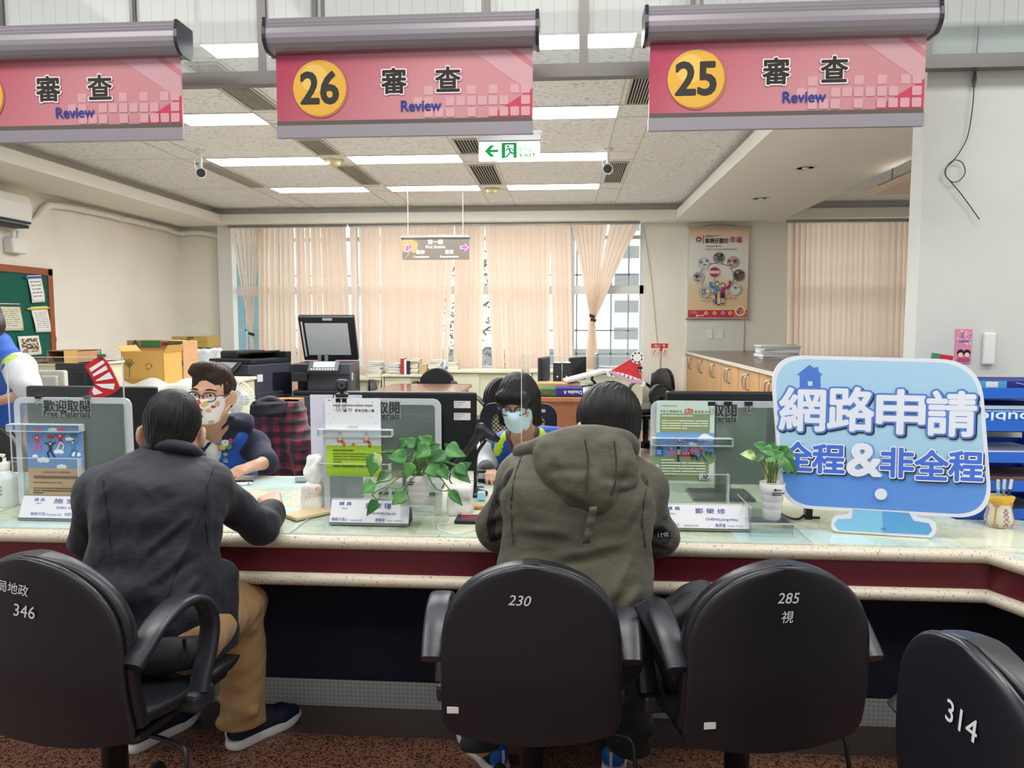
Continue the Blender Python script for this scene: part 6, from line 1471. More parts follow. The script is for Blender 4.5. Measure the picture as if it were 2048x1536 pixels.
def leaf(t,base,tip,wd,up=(0,-1,.6),mat=None,fold=.25,droop=.1):
 b,e=Vector(base),Vector(tip);ax=e-b;L_=ax.length;ax.normalize();upv=Vector(up);sd=ax.cross(upv).normalized();nn=sd.cross(ax).normalized();rows=[]
 for i in range(11):
  f=i/10;w_=wd*(math.sin(math.pi*min(1,f*1.0)**.62)**.9)*(1 if f<1 else 0)if 0<f<1 else 0.0005
  w_=max(w_*(1.15-.35*f),.0005);c=b+ax*(L_*f)-nn*(droop*L_*f*f)+nn*.0
  rows.append([c+sd*(w_*s_)+nn*(abs(s_)*w_*fold)for s_ in(-1,-.66,-.33,0,.33,.66,1)])
 MB().grid(rows).build('leaf',mat or m_leaf,t,solid=.0006)
def stem(t,pts):MB().tube(bez(pts,6),.0022,6).build('stem',m_stem,t)
def pot(t,r,h):
 MB().lathe([(.001,0),(r*.72,0),(r*.78,h*.28),(r*.80,h*.32),(r*.84,h*.33),(r*.86,h*.48),(r*.88,h*.52),(r*.92,h*.53),(r*.93,h*.68),(r*.96,h*.72),(r*1.02,h*.74),(r*1.06,h),(r*1.0,h),(r*.96,h*.86),(.001,h*.86)],32).build('pot',m_pot,t);MB().lathe([(.001,h*.9),(r*.97,h*.88)],20).build('soil',m_soil,t)
def vine(t,pts_px,Y,lf,Yl=None):
 """stem through pixel points at depth Y; lf: leaves as (base px, tip px, width, depth, kind)"""
 stem(t,[P(u,v,y)-t.location for u,v,y in pts_px])
PYC=HY-.15
q=P(838,1010,PYC);hp=P(838,945,PYC).z-q.z
t=thing('potted_pothos','trailing green pothos in a white ribbed pot on the middle stand','plant',(q.x,PYC,q.z-.004));pot(t,P(862,960,PYC).x-P(838,960,PYC).x,hp)
p_=Print(y=-.0475*0-(P(862,960,PYC).x-P(838,960,PYC).x)*1.04);p_.bars(-.03,hp*.84,-.006,2,.008,.005,'#3a3a3c',4,.8);p_.build('pot_print',t)
top=(838,948)
LV=[((830,905),(846,930),.016,0,0),((812,880),(798,898),.018,-.02,1),((755,925),(738,945),.0,0,0),((752,905),(742,955),.026,-.03,2),((750,968),(722,985),.027,-.04,0),((745,985),(728,968),.0,0,0),((755,1000),(731,1032),.018,-.05,1),((812,985),(783,1010),.026,-.05,0),((775,945),(752,962),.016,-.02,1),((832,890),(800,880),.022,.01,1),((815,912),(775,915),.028,-.01,0),((822,925),(812,958),.022,-.05,0),((860,895),(830,915),.03,-.03,0),((820,895),(805,875),.014,.02,1),((862,888),(838,872),.022,.0,0),((892,895),(925,912),.03,-.02,0),((890,905),(862,925),.026,-.04,1),((880,935),(896,960),.02,-.05,0),((858,930),(880,955),.028,-.05,0),((893,898),(902,888),.014,.0,2),((905,905),(932,912),.018,.0,2),((905,935),(942,965),.026,-.03,0),((925,938),(942,925),.016,-.02,1),((900,980),(925,1012),.016,-.05,1),((848,878),(861,890),.018,.01,2),((790,915),(768,900),.018,0,1),((912,930),(935,950),.020,-.04,1),((845,912),(870,905),.024,-.02,0),((830,900),(838,876),.02,.02,0),((852,902),(880,888),.026,.03,1),((875,925),(850,915),.022,.02,0),((900,920),(885,900),.02,.03,1),((800,905),(782,925),.022,.03,1),((868,940),(900,935),.024,.02,0)]
k=0
for b_,e_,w_,dy,kind in LV:
 if w_==0:continue
 y=PYC+dy-.02;B=P(*b_,y)-t.location;E_=P(*e_,y-.012)-t.location
 leaf(t,B,E_,w_,(rnd.uniform(-.3,.3),-1,.7),(m_leaf,m_leafd,m_leafv)[kind],rnd.uniform(.15,.4),rnd.uniform(.0,.15))
 if k%2==0 or dy<-.03:stem(t,[P(838+rnd.uniform(-8,8),950,PYC)-t.location,P(lerp(838,b_[0],.5),lerp(935,b_[1],.5)-12,PYC+dy*.5)-t.location,B])
 k+=1
stem(t,[P(u,v,PYC-.05)-t.location for u,v in((830,948),(812,940),(780,960),(758,965),(748,970))]);stem(t,[P(u,v,PYC-.055)-t.location for u,v in((832,950),(805,975),(770,975),(750,985),(745,990),(757,1002))]);stem(t,[P(u,v,PYC-.05)-t.location for u,v in((855,950),(870,975),(885,982),(900,980))]);stem(t,[P(u,v,PYC-.04)-t.location for u,v in((845,950),(870,940),(890,950),(905,937))])
q=P(1543,1034,PYC);hp=P(1543,962,PYC).z-q.z;rp=P(1567,970,PYC).x-P(1543,970,PYC).x
t=thing('potted_pothos','small upright pothos in a white pot on the right stand, beside the blue sign','plant',(q.x,PYC,q.z-.004));pot(t,rp,hp)
p_=Print(y=-rp*1.07);p_.bars(-.004,hp*.87,.018,1,.01,.0035,'#2c2c30',4,1);p_.bars(-.012,hp*.79,.026,2,.006,.0035,'#3a3a40',5,.8);p_.circle(-.002,hp*.86,.004,'#2c2c30',10);p_.build('pot_print',t)
for b_,e_,w_,dy,kind in(((1512,912),(1480,908),.02,-.02,2),((1530,898),(1508,887),.02,.0,2),((1535,905),(1545,886),.02,.02,0),((1548,905),(1520,900),.022,-.03,0),((1560,905),(1575,892),.018,.02,0),((1565,915),(1600,950),.022,-.02,1),((1555,920),(1590,940),.02,-.04,0),((1545,915),(1568,905),.022,-.01,0),((1570,925),(1578,950),.016,-.05,1),((1535,915),(1552,922),.018,-.05,0),((1525,910),(1512,925),.012,-.05,1),((1558,900),(1592,912),.02,.02,1),((1540,900),(1560,895),.02,.03,1)):
 y=PYC+dy;B=P(*b_,y)-t.location;leaf(t,B,P(*e_,y-.015)-t.location,w_,(rnd.uniform(-.3,.3),-1,.8),(m_leaf,m_leafd,m_leafv)[kind],rnd.uniform(.15,.35),rnd.uniform(0,.2));stem(t,[P(1543+rnd.uniform(-9,9),966,PYC+dy*.3)-t.location,P(lerp(1543,b_[0],.5),lerp(945,b_[1],.35),PYC+dy*.6)-t.location,B])
g0,g1=PZ(1690,1066,CT),PZ(1860,1068,CT);SGY=2.43
def sg(u,v):q=P(u,v,SGY);return q
cS=sg(1762,1068);bs=thing('standing_sign','large blue and white sign shaped like a desktop computer','sign',(cS.x,SGY,CT+.003),(-3,0,-8))
def L2(u,v):q=sg(u,v);return(q.x-cS.x,q.z-CT-.003)
def shape(pts,r,n=5):
 """round the corners of a polygon given in picture units"""
 o=[];k=len(pts)
 for i in range(k):
  a,b,c=Vector(pts[i-1]),Vector(pts[i]),Vector(pts[(i+1)%k]);rr_=r[i]if isinstance(r,(list,tuple))else r
  d1,d2=(a-b),(c-b);q=min(rr_,d1.length*.49,d2.length*.49);p0,p1=b+d1.normalized()*q,b+d2.normalized()*q
  for j in range(n+1):f=j/n;o.append(tuple(p0*(1-f)**2+b*2*f*(1-f)+p1*f*f))
 return o
m_signw=M('sign_foam_white','#dfe4ee',.4);R_=60
outer=shape([(1548,711),(1956,719),(1972,1031),(1568,1021)],[70,80,70,60],10)
foot=shape([(1700,1012),(1822,1016),(1830,1032),(1868,1036),(1864,1072),(1664,1066),(1668,1034),(1700,1032)],[4,4,10,24,18,18,24,10],5)
MB().prism([L2(*q)for q in outer],-.006,.006).build('sign_board',m_signw,bs);MB().prism([L2(*q)for q in foot],-.0055,.0055).build('sign_foot',m_signw,bs)
MB().box((-.07,.0055,.0),(.07,.16,.004)).build('support',m_acr,bs);MB().box((-.07,.006,0),(.07,.01,.2),T=rotm(0,0,0)).build('support_back',m_acr,bs)
p_=Print(y=-.0062,eps=.0002)
def inset(pts,c,f):return[(c[0]+(u-c[0])*f,c[1]+(v-c[1])*f)for u,v in pts]
def clip_v(poly,v,keep_above):
 o=[]
 for i in range(len(poly)):
  a,b=poly[i-1],poly[i];va=(a[1]<v)==keep_above;vb=(b[1]<v)==keep_above
  if va!=vb:f=(v-a[1])/(b[1]-a[1]);o.append((a[0]+(b[0]-a[0])*f,v))
  if vb:o.append(b)
 return o
inn=[(1763+(u-1763)*.962,875+(v-875)*.955)for u,v in outer]
p_.poly([L2(*q)for q in clip_v(inn,946,True)],'#a9d0e8');p_.poly([L2(*q)for q in clip_v(inn,946,False)],'#5f93dd')
p_.poly([L2(*q)for q in((1708,1020),(1764,1022),(1765,1064),(1680,1062),(1672,1052),(1678,1041),(1706,1039))],'#86c2e2');p_.poly([L2(*q)for q in((1764,1022),(1815,1024),(1823,1039),(1852,1043),(1858,1056),(1850,1065),(1765,1064))],'#5fa3d8')
p_.poly([L2(*q)for q in((1601,752),(1627,731),(1637,739),(1637,736),(1644,736),(1644,744),(1653,752),(1648,752),(1648,790),(1607,790),(1607,752))],'#4f7bd0');p_.poly([L2(*q)for q in((1623,765),(1632,765),(1632,774),(1623,774))],'#c9dcec')
def lens_(u):return u
def big(ch,u,v,hpx,wpx,layers):
 x,z=L2(u,v);h=hpx/FPX*SGY*1.0;w_=wpx/FPX*SGY
 for dx,dz,col,bold in layers:p_.text(ch,x+dx,z+dz,h,col,bold,w=w_*1.0)
x_=.0016
for ch,u,v in(('網',1611,822),('路',1707,820),('申',1802,824),('請',1898,826)):big(ch,u,v,84,84,[(.005,-.005,'#2b3348',.11),(0,0,'#5b83cf',.11),(.0,.0,'#e3e8f2',.045)])
for ch,u,v in(('全',1601,917),('程',1661,921),('非',1793,925),('全',1858,928),('程',1922,929)):big(ch,u,v,56,58,[(.004,-.004,'#2b3348',.11),(0,0,'#e6ebf4',.11),(0,0,'#4a72d6',.048)])
big('&',1730,921,62,60,[(.006,.002,'#6f9be0',.05),(0,0,'#e6ebf4',.05)])
p_.circle(*L2(1761,988),.0185,'#e3e8f2',32);x,z=L2(1765,1056);p_.text('廣告',x,z,.008,'#3a4a5a',0)
p_.build('lettering',bs)
TY=2.66;m_tray=M('tray_blue','#1f5fc4',.35)
x0=P(1950,1000,TY).x-.06;x1=x0+.37
tw=thing('letter_tray','stack of five blue letter trays at the right end of the counter','letter trays',((x0+x1)/2,TY,CT));W=(x1-x0)/2
lv=[P(1990,v,TY).z-CT for v in(1043,984,927,864,799)];lv[0]=.0;lip=.04
for i,z in enumerate(lv):
 m_=MB();m_.box((-W,0,z),(W,.29,z+.004));m_.box((-W,0,z),(W,.004,z+lip));m_.box((-W,0,z),(-W+.004,.29,z+.05));m_.box((W-.004,0,z),(W,.29,z+.05));m_.box((-W,.286,z),(W,.29,z+.05));m_.build('tray',m_tray,tw,bevel=.001)
for sx in(-1,1):
 for y in(.02,.26):MB().box((sx*W-.006,y-.008,0),(sx*W+.006,y+.008,lv[4])).build('riser',m_tray,tw)
cx=(x0+x1)/2
def in_tray(i,name,label,col,h,dx=0,rz=0,sub=None,w_=.29,d_=.2):
 t_=thing(name,label,'papers' if name!='paper_ream' else 'box',(cx+dx,TY+.02,CT+lv[i]+.005),(0,0,rz));MB().box((-w_/2,0,0),(w_/2,d_,h),bev=.002).build('sheets',C(col),t_)
 if sub:p2=Print(y=-.0006,eps=.0001);sub(p2,w_,h);p2.build('print',t_)
in_tray(4,'brochure_pile','pile of turquoise and navy leaflets in the top blue tray','#2a2f7a',.058,sub=lambda p2,w_,h:(p2.rect(-w_/2,0,-w_*.1,h,'#4f9fc4'),p2.rect(-w_*.34,h*.62,-w_*.2,h*.95,'#d9dde2'),p2.line([(0,h*.9),(w_*.3,h*.6)],.003,'#7fa6e0')))
in_tray(3,'paper_ream','opened blue ream of paper upside down in the second blue tray','#1f6fd0',.085,sub=lambda p2,w_,h:(p2.rect(-w_/2,h*.86,w_/2,h,'#d9d9d6'),p2.text('Double',.0,h*.52,.034,'#eef2f8',.03,rot=180,w=w_*.8),p2.bars(-w_*.4,h*.80,w_*.3,1,.01,.004,'#9fc6ee',3,1)))
in_tray(2,'loose_papers','loose white papers in the third blue tray','#d3d6dc',.035,rz=6);in_tray(1,'brown_folders','brown and dark folders in the fourth blue tray','#74595a',.045,rz=-5);in_tray(0,'grey_folders','grey folders in the lowest blue tray','#5c606c',.03)
q=PZ(2004,1056,CT);VH=.105
vs=thing('pen_vase','small white ceramic vase with pink flowers and yellow rim, holding pens','vase',(q.x,q.y+.02,CT))
prof=[(.001,0),(.034,0),(.038,.006),(.043,.02),(.044,.03),(.038,.055),(.035,.07),(.037,.085),(.043,VH),(.040,VH),(.034,.086),(.032,.07),(.036,.03),(.001,.02)]
MB().lathe(prof,36).build('vase_body',M('vase_glaze','#ddd4c6',.35),vs);MB().lathe([(.0358,.078),(.0376,.085),(.0436,VH+.0005),(.0395,VH+.0005)],36).build('yellow_rim',C('#d8b23a',.4),vs)
def rad(z):
 for(r0,z0_),(r1,z1_)in zip(prof[1:9],prof[2:9]):
  if z0_<=z<=z1_:return lerp(r0,r1,(z-z0_)/max(1e-6,z1_-z0_))
 return .04
fl=MB();fm=[C('#c2557a'),C('#3f7a5c'),C('#d8b23a',.4),C('#d98a86')]
def dot(a,z,r,m):
 T_=Matrix.Rotation(R(a),4,'Z')@Matrix.Translation((0,-rad(z)-.0006,z));fl.add([(r*math.cos(2*math.pi*j/10),0,r*math.sin(2*math.pi*j/10))for j in range(10)],[list(range(10))],m,False,T_)
for a in(0,90,180,270):
 for z in(.018,.035,.05,.064):
  for k in range(5):dot(a+5*math.cos(R(72*k)),z+.0035*math.sin(R(72*k)),.0022,0)
  dot(a-9,z-.007,.0026,1);dot(a+9,z-.007,.0026,1)
 for k in range(30):dot(a+45,.015+.06*k/30,.003,2)
 for da,z in((38,.012),(52,.012),(38,.078),(52,.078),(30,.09),(60,.09)):dot(a+da,z,.006,3)
fl.build('flower_pattern',fm,vs)
for i,(dx,dy,lx,ly,c,lb)in enumerate(((-.006,-.005,-.004,.004,'#6fb4d8','light blue pen in the flowered vase, leftmost'),(.008,.0,.006,.005,'#8a7f78','brownish pen in the flowered vase, between two blue pens'),(.018,.004,.02,.004,'#2a3f7a','dark blue pen in the flowered vase, rightmost'))):
 t=thing('pen',lb,'pen',(q.x+dx,q.y+.02+dy,CT+.03));d=Vector((lx,ly,.125));MB().tube([(0,0,0),d],.0045,10).build('barrel',C(c,.3),t);MB().tube([d*.78,d*1.05],.005,10).build('cap',C('#d8d8d6' if i!=2 else '#e0e2e6',.3),t);MB().box((-.001,-.0065,-.02),(.001,-.0045,.002),T=Matrix.Translation(d)).build('pen_clip',m_chrome,t)
a=P(1884,716,2.6);t=tag(MB().box((-.035,-.002,-.02),(.035,.002,.012)).build('red_paper_tag',C('#b8222e'),loc=a,rot=(0,8,0)),'red paper tag with a green tip showing above the blue sign','decoration');MB().box((-.035,-.003,-.004),(-.008,.003,.013)).build('green_tip',C('#3f7a58'),t)
MB().box((-.003,.0,-.42),(.003,.004,.0)).build('stick',m_acr,t)
m_tis=M('tissue_pack','#dedbd6',.45,noise=(40,'#cfcac2',.5,.65));m_paper=M('tissue_paper','#eeeeec',.9)
def tissue(u0,u1,vb,vt,dep,label,plume=True):
 a,b=PZ(u0,vb,CT),PZ(u1,vb,CT);W=b.x-a.x;H=(PZ(u0,vb,CT)-P(u0,vt,a.y)).length
 t=thing('tissue_pack',label,'tissue pack',((a.x+b.x)/2,a.y,CT))
 s_=Soft((-W/2-.02,-.02,-.01),(W/2+.02,dep+.02,H+.13),.004);s_.box((0,dep/2,H/2),(W/2,dep/2,H/2),.015);s_.wave(.0025,90,4);s_.build('pack',m_tis,t)
 if plume:
  s_=Soft((-.07,-.03,H-.03),(.08,dep+.04,H+.14),.0045);s_.chain([(.005,dep/2,H-.01),(-.004,dep/2,H+.04),(.008,dep/2+.01,H+.075),(.03,dep/2,H+.085)],[.012,.028,.03,.012],.02);s_.cap((.0,dep/2,H+.01),(.032,dep/2,H+.03),.012,.01,.015);s_.wave(.006,110,8,stretch=(1.4,1.4,.5));s_.build('tissue',m_paper,t)
  p2=Print(y=-.0015);
  for k in range(6):p2.circle(W*.36+.006*math.cos(R(60*k)),H*.85+.006*math.sin(R(60*k)),.004,'#d8b48a',8)
  p2.bars(-W*.05,H*.7,W*.02,3,.01,.003,'#9a9590',3,.5);p2.build('print',t)
tissue(600,643,1024,970,.07,'white tissue pack with a pulled tissue, left of the middle stand');tissue(893,943,1034,975,.08,'white tissue pack right of the trailing pothos',False)
SYc=2.72
q=PZ(955,982,CT);t=thing('barcode_scanner','black barcode scanner resting in a gooseneck stand','scanner',(q.x,q.y-.07,CT));yq=q.y-.07
def sc3(u,v,dy=0):return P(u,v,yq+dy)-t.location
MB().lathe([(.001,0),(.05,0),(.05,.012),(.02,.02),(.012,.03),(.001,.03)],28).build('stand_base',m_blk,t)
MB().tube(bez([Vector((0,0,.02)),sc3(951,930),sc3(955,905),sc3(972,880)],6),.007,10).build('stand_pole',m_blk,t)
s_=Soft((-.13,-.06,.03),(.1,.1,.32),.004)
hd0,hd1,hn0,hn1=sc3(962,858),sc3(986,874),sc3(958,870),sc3(912,928)
s_.cap(hd0,hd1,.022,.019,.02);s_.cap(hd0+Vector((-.004,0,.002)),hn1*.25+hn0*.75,.019,.016,.02);s_.cap(hn0,hn1,.0145,.0175,.015);s_.build('scanner_body',M('scanner_black','#222227',.38),t)
MB().box((-.014,-.002,-.012),(.014,.002,.012),T=Matrix.Translation(hd1+Vector((.014,-.014,-.004)))@Matrix.Rotation(R(35),4,'Y'),bev=.003).build('scan_window',m_dark,t)
MB().tube(bez([hn1,hn1+Vector((-.03,.02,-.06)),hn1+Vector((-.01,.06,-.1)),Vector((.02,.12,.006))],6),.003,6).build('cable',m_blk,t)
q=PZ(945,1045,CT);t=thing('card_wallet','dark card wallet lying open on the counter left of the green jacket','wallet',(q.x+.015,q.y+.01,CT+.003));MB().box((-.075,-.04,0),(.075,.05,.010),bev=.003).build('cover',C('#2c2c34'),t);MB().box((-.055,-.03,.010),(.06,.03,.012),T=rotm(8,0,5)).build('red_card',C('#7a2c36'),t);MB().box((-.06,.032,.0105),(.06,.045,.0125)).build('white_card',C('#d9d9dc'),t)
e=MB();e.tube(bez([PZ(u,v,CT+.006)-q for u,v in((905,1030),(915,1018),(930,1024),(918,1036),(905,1046),(880,1048),(878,1058),(910,1068),(940,1062),(962,1055))],6),.0016,6)
eo=e.build('earphones',M('cable_white','#e4e4e6',.35),loc=q);tag(eo,'white wired earphones curled beside the dark wallet','earphones');MB().tube([PZ(957,1054,CT+.01)-q,PZ(963,1058,CT+.006)-q],[.006,.004],8).build('earbud',m_wht,eo)
def small(u,v,w_,d_,h_,col,name,label,cat,rz=0,part=None):
 q_=PZ(u,v,CT);t_=thing(name,label,cat,(q_.x,q_.y,CT+.0035),(0,0,rz));MB().box((-w_/2,0,0),(w_/2,d_,h_),bev=.003).build(part[0]if part else 'body',C(col),t_)
 if part:MB().box((-w_*.4,-.001,h_*.3),(w_*.4,.002,h_*.8)).build(part[1],C(part[2]),t_)
small(963,966,.035,.04,.05,'#26262a','date_stamp','black self-inking stamp beside the scanner stand','stamp',0,('stamp_body','label','#b9bcbe'));small(962,1003,.03,.03,.032,'#a8d0dc','small_carton','tiny pale blue carton below the scanner stand','box');small(601,966,.05,.03,.022,'#9ca2a6','eraser_box','grey plastic box at the far edge of the counter','box',4,('box_body','front_label','#b3b8ba'));small(955,1020,.05,.02,.012,'#c79a4a','note_pad','small yellow note pad below the scanner','note pad')
small(577,1040,.1,.16,.012,'#cdb791','writing_pad','tan writing pad under the hand of the man in the dark jacket','note pad',-38);small(1020,940,.06,.05,.09,'#dcdad6','white_container','white plastic box in front of the seated woman','box')
q=PZ(478,972,CT);t=thing('desk_phone','white phone handset with coiled cord and a pen by the man with glasses','phone',(q.x,q.y,CT));cp=MB();cp.tube([(.05*math.cos(k*.09)+.006*math.cos(k*1.9),.03*math.sin(k*.09),.008+.006*math.sin(k*1.9))for k in range(50)],.0025,5);cp.build('coiled_cord',m_wht,t);MB().box((-.05,.0,.0),(.03,.05,.012),bev=.004).build('handset',m_wht,t);MB().tube([(-.03,.02,.016),(.05,.03,.016)],.004,8).build('pen',C('#2b2b30'),t)
q=PZ(1590,1048,CT);tag(MB().tube(bez([PZ(u,v,CT+.008)-q for u,v in((1562,1028),(1580,1036),(1598,1038),(1612,1028),(1622,1034),(1640,1036))],6),.0045,8).build('black_cable',m_blk,loc=q),'black cable with plugs lying behind the potted pothos at the right','cable')
q=PZ(1632,1050,CT);tag(MB().box((-.012,-.01,0),(.012,.02,.16),bev=.003).build('black_post',m_blk,loc=(q.x,q.y+.08,CT)),'short black post behind the lower left of the blue sign','stand')
q=PZ(14,1012,CT);t=thing('sanitizer_bottle','white pump bottle of hand sanitizer at the left edge of the counter','bottle',(q.x,q.y,CT))
MB().lathe([(.001,0),(.036,0),(.04,.006),(.04,.10),(.036,.118),(.018,.132),(.015,.14),(.001,.14)],28).build('bottle',M('bottle_clear','#d5dad8',.2),t);MB().lathe([(.017,.138),(.018,.165),(.012,.168),(.006,.17),(.006,.185),(.001,.185)],20).build('pump_collar',m_wht,t);MB().tube(bez([(.0,0,.19),(-.01,-.01,.196),(-.03,-.02,.193),(-.038,-.025,.182)],5),[.009,.008,.007,.006]+[.006]*12,8).build('pump_nozzle',m_wht,t)
p_=Print(y=-.0408);p_.bars(-.02,.085,.015,4,.014,.007,'#8a9296',3,.5);p_.build('print',t)
q=P(1296,945,2.78);t=thing('pen','blue pen standing behind the shoulder of the green jacket','pen',(q.x,2.78,CT+.003));MB().tube([(0,0,0),(-.006,0,q.z-CT)],.0045,8).build('barrel',C('#2c3f86',.3),t);MB().lathe([(.001,0),(.03,0),(.03,.05),(.026,.05),(.026,.004),(.001,.004)],16).build('cup',m_acr,t)
bg_=thing('shoulder_bag','black shoulder bag lying on the seat of the chair marked 285','bag',(P(1392,1240,1.86).x,1.87,.50),(0,0,12));s_=Soft((-.2,-.15,-.02),(.24,.18,.36),.006)
s_.box((.0,.02,.13),(.11,.05,.125),.03,.03,(8,-24,0));s_.box((-.03,-.03,.17),(.085,.03,.09),.025,.02,(8,-24,0));s_.cap((-.1,-.02,.24),(.03,-.05,.12),.016,.016,.01);s_.wave(.006,40,12);s_.build('bag_body',M('bag_black','#191a1e',.6),bg_)
MB().strap([(-.05,.30),(-.06,.25),(-.075,.17),(-.07,.09)],.045,.012,T=rotm(0,-28,0,(-.02,0,0))).build('strap',M('bag_strap','#2b2c33',.5),bg_)
m_skin=M('skin','#c99f85',.5,noise=(14,'#c29379',.4,.65));m_hair=M('hair_black','#0e0c0a',.5,spec=.3,bump=(60,.35,.004,(1,1,.15)));m_hairb=M('hair_brown','#2f2119',.5,spec=.3,bump=(60,.35,.004,(1,1,.15)))
m_eyew=M('eye_white','#e2ded8',.25);m_iris=M('iris','#1c120c',.15);m_gl=M('glasses_frame','#2a1d1c',.25);m_lens=clear('spectacle_lens',(.98,.98,.98),.05)
def cloth(name,col,col2=None,rough=.75,sc=420,st=.12):return M(name,col,rough,sheen=.08,noise=(9,col2 or col,.4,.65),bump=(sc,st,.0008))
class Head:
 """frame: x to the head's right, y out of the face, z up; origin between the ears"""
 def __init__(s,c,yaw,pitch=0,roll=0,k=1.0):
  s.c=Vector(c);s.R=Euler((R(pitch),R(roll),R(yaw))).to_matrix();s.k=k
 def p(s,x,y,z):return s.c+s.R@(Vector((x,y,z))*s.k)
 def r(s,*a):return tuple(q*s.k for q in a)
 def ell(s,S,c,r,k=.015,rot=(0,0,0),op='u'):S.ell(s.p(*c),s.r(*r),k*s.k,s.R@Euler([R(q)for q in rot]).to_matrix(),op)
 def cap(s,S,a,b,ra,rb,k=.01,op='u'):S.cap(s.p(*a),s.p(*b),ra*s.k,rb*s.k,k*s.k,op)
 def add(s,S,neck_to,nr=.052):
  s.ell(S,(0,-.014,.035),(.074,.094,.088));s.ell(S,(0,.028,-.02),(.063,.066,.088),.03);s.ell(S,(0,.045,-.078),(.042,.042,.034),.03)
  s.cap(S,(-.05,.0,-.055),(-.02,.07,-.09),.024,.018,.025);s.cap(S,(.05,.0,-.055),(.02,.07,-.09),.024,.018,.025)
  for q in(-1,1):
   s.ell(S,(q*.031,.098,.012),(.019,.014,.012),.012,op='s');s.cap(S,(q*.015,.088,.03),(q*.045,.078,.030),.009,.008,.012);s.ell(S,(q*.038,.066,-.025),(.02,.018,.02),.02)
   s.ell(S,(q*.083,-.008,-.012),(.009,.022,.034),.006,(10,0,q*35));s.ell(S,(q*.090,.002,-.008),(.006,.011,.018),.006,op='s')
  s.cap(S,(0,.086,.02),(0,.108,-.022),.007,.011,.014);s.ell(S,(0,.1,-.03),(.017,.011,.009),.01)
  s.ell(S,(0,.086,-.058),(.021,.009,.006),.006);s.ell(S,(0,.084,-.068),(.018,.009,.006),.006)
  S.cap(s.p(0,-.028,-.05),neck_to,nr*.95*s.k,nr*s.k,.03)
 def eyes(s,par,look=(0,0)):
  for q in(-1,1):
   MB().ball(s.p(q*.031,.083,.012),.0125*s.k,12).build('eye',m_eyew,par);MB().ball(s.p(q*.031+look[0],.0905,.012+look[1]),.0062*s.k,10).build('iris',m_iris,par)
   MB().tube(bez([s.p(q*.015,.093,.033),s.p(q*.032,.092,.038),s.p(q*.052,.078,.031)],4),[.002,.0035]+[.003]*7,6).build('eyebrow',m_hair,par)
   MB().tube(bez([s.p(q*.017,.0915,.0155),s.p(q*.031,.0955,.0205),s.p(q*.046,.086,.0135)],4),.0022,6).build('eyelid',m_skin,par)
 def glasses(s,par,col=m_gl,drop=0.0):
  g=MB();ln=MB()
  for q in(-1,1):
   pts=[s.p(q*(.033+.025*math.copysign(abs(math.cos(a))**.75,math.cos(a))),.104-.010*(1+q*0)*abs(math.cos(a))*(1 if math.cos(a)>0 else .2),.008-drop+.018*math.copysign(abs(math.sin(a))**.75,math.sin(a)))for a in[2*math.pi*i/24 for i in range(24)]]
   g.tube(pts+pts[:1],.0022,6);ln.add([tuple(v)for v in pts],[list(range(24))])
   g.tube([s.p(q*.058,.095,.012-drop),s.p(q*.073,.07,.012-drop),s.p(q*.079,.0,.008),s.p(q*.079,-.018,-.008)],.0022,6)
  g.tube(bez([s.p(-.008,.106,.012-drop),s.p(0,.11,.015-drop),s.p(.008,.106,.012-drop)],4),.0022,6)
  o=g.build('glasses',col,par);ln.build('lenses',m_lens,o)
 def mask(s,par,mat,vox=.003,prints=None):
  c=s.p(0,.05,-.05);S=Soft(c-Vector((.11,)*3),c+Vector((.11,)*3),vox)
  s.ell(S,(0,.032,-.024),(.0675,.0735,.092));s.ell(S,(0,.05,-.082),(.046,.046,.037),.03);s.cap(S,(0,.086,.006),(0,.108,-.026),.010,.016,.04)
  s.ell(S,(0,.0,-.03),(.0655,.068,.12),.004,op='s')
  n=s.R@Vector((0,-1,0));S.cut(s.p(0,.028,0),n);n=s.R@Vector((0,.25,1));S.cut(s.p(0,.1,.0),n);n=s.R@Vector((0,-.1,-1));S.cut(s.p(0,.06,-.112),n)
  o=S.build('face_mask',mat,par,2,prints)
  for q in(-1,1):
   MB().tube(bez([s.p(q*.062,.045,-.015),s.p(q*.074,.02,-.004),s.p(q*.082,-.005,.02),s.p(q*.085,-.018,.004),s.p(q*.083,-.012,-.03),s.p(q*.072,.015,-.05),s.p(q*.055,.045,-.075)],4),.0018,6).build('ear_loop',m_wht,o)
  return o
def strands(H,crown,amp,n1=31,n2=57):
 cw=H.p(*crown)
 def f(V):
  q=(V-np.array(cw))@np.array(H.R);a=np.arctan2(q[:,1],q[:,0]);r=np.linalg.norm(q,axis=1)
  d=np.sin(a*n1+r*40+2*np.sin(a*3))+.8*np.sin(a*n2-r*55+1.7)+.6*np.sin(a*13+r*90)
  nn=V-np.array(H.c);nn/=np.linalg.norm(nn,axis=1)[:,None]
  return V+nn*(d*amp*np.clip(r/.05,.2,1))[:,None]
 return f
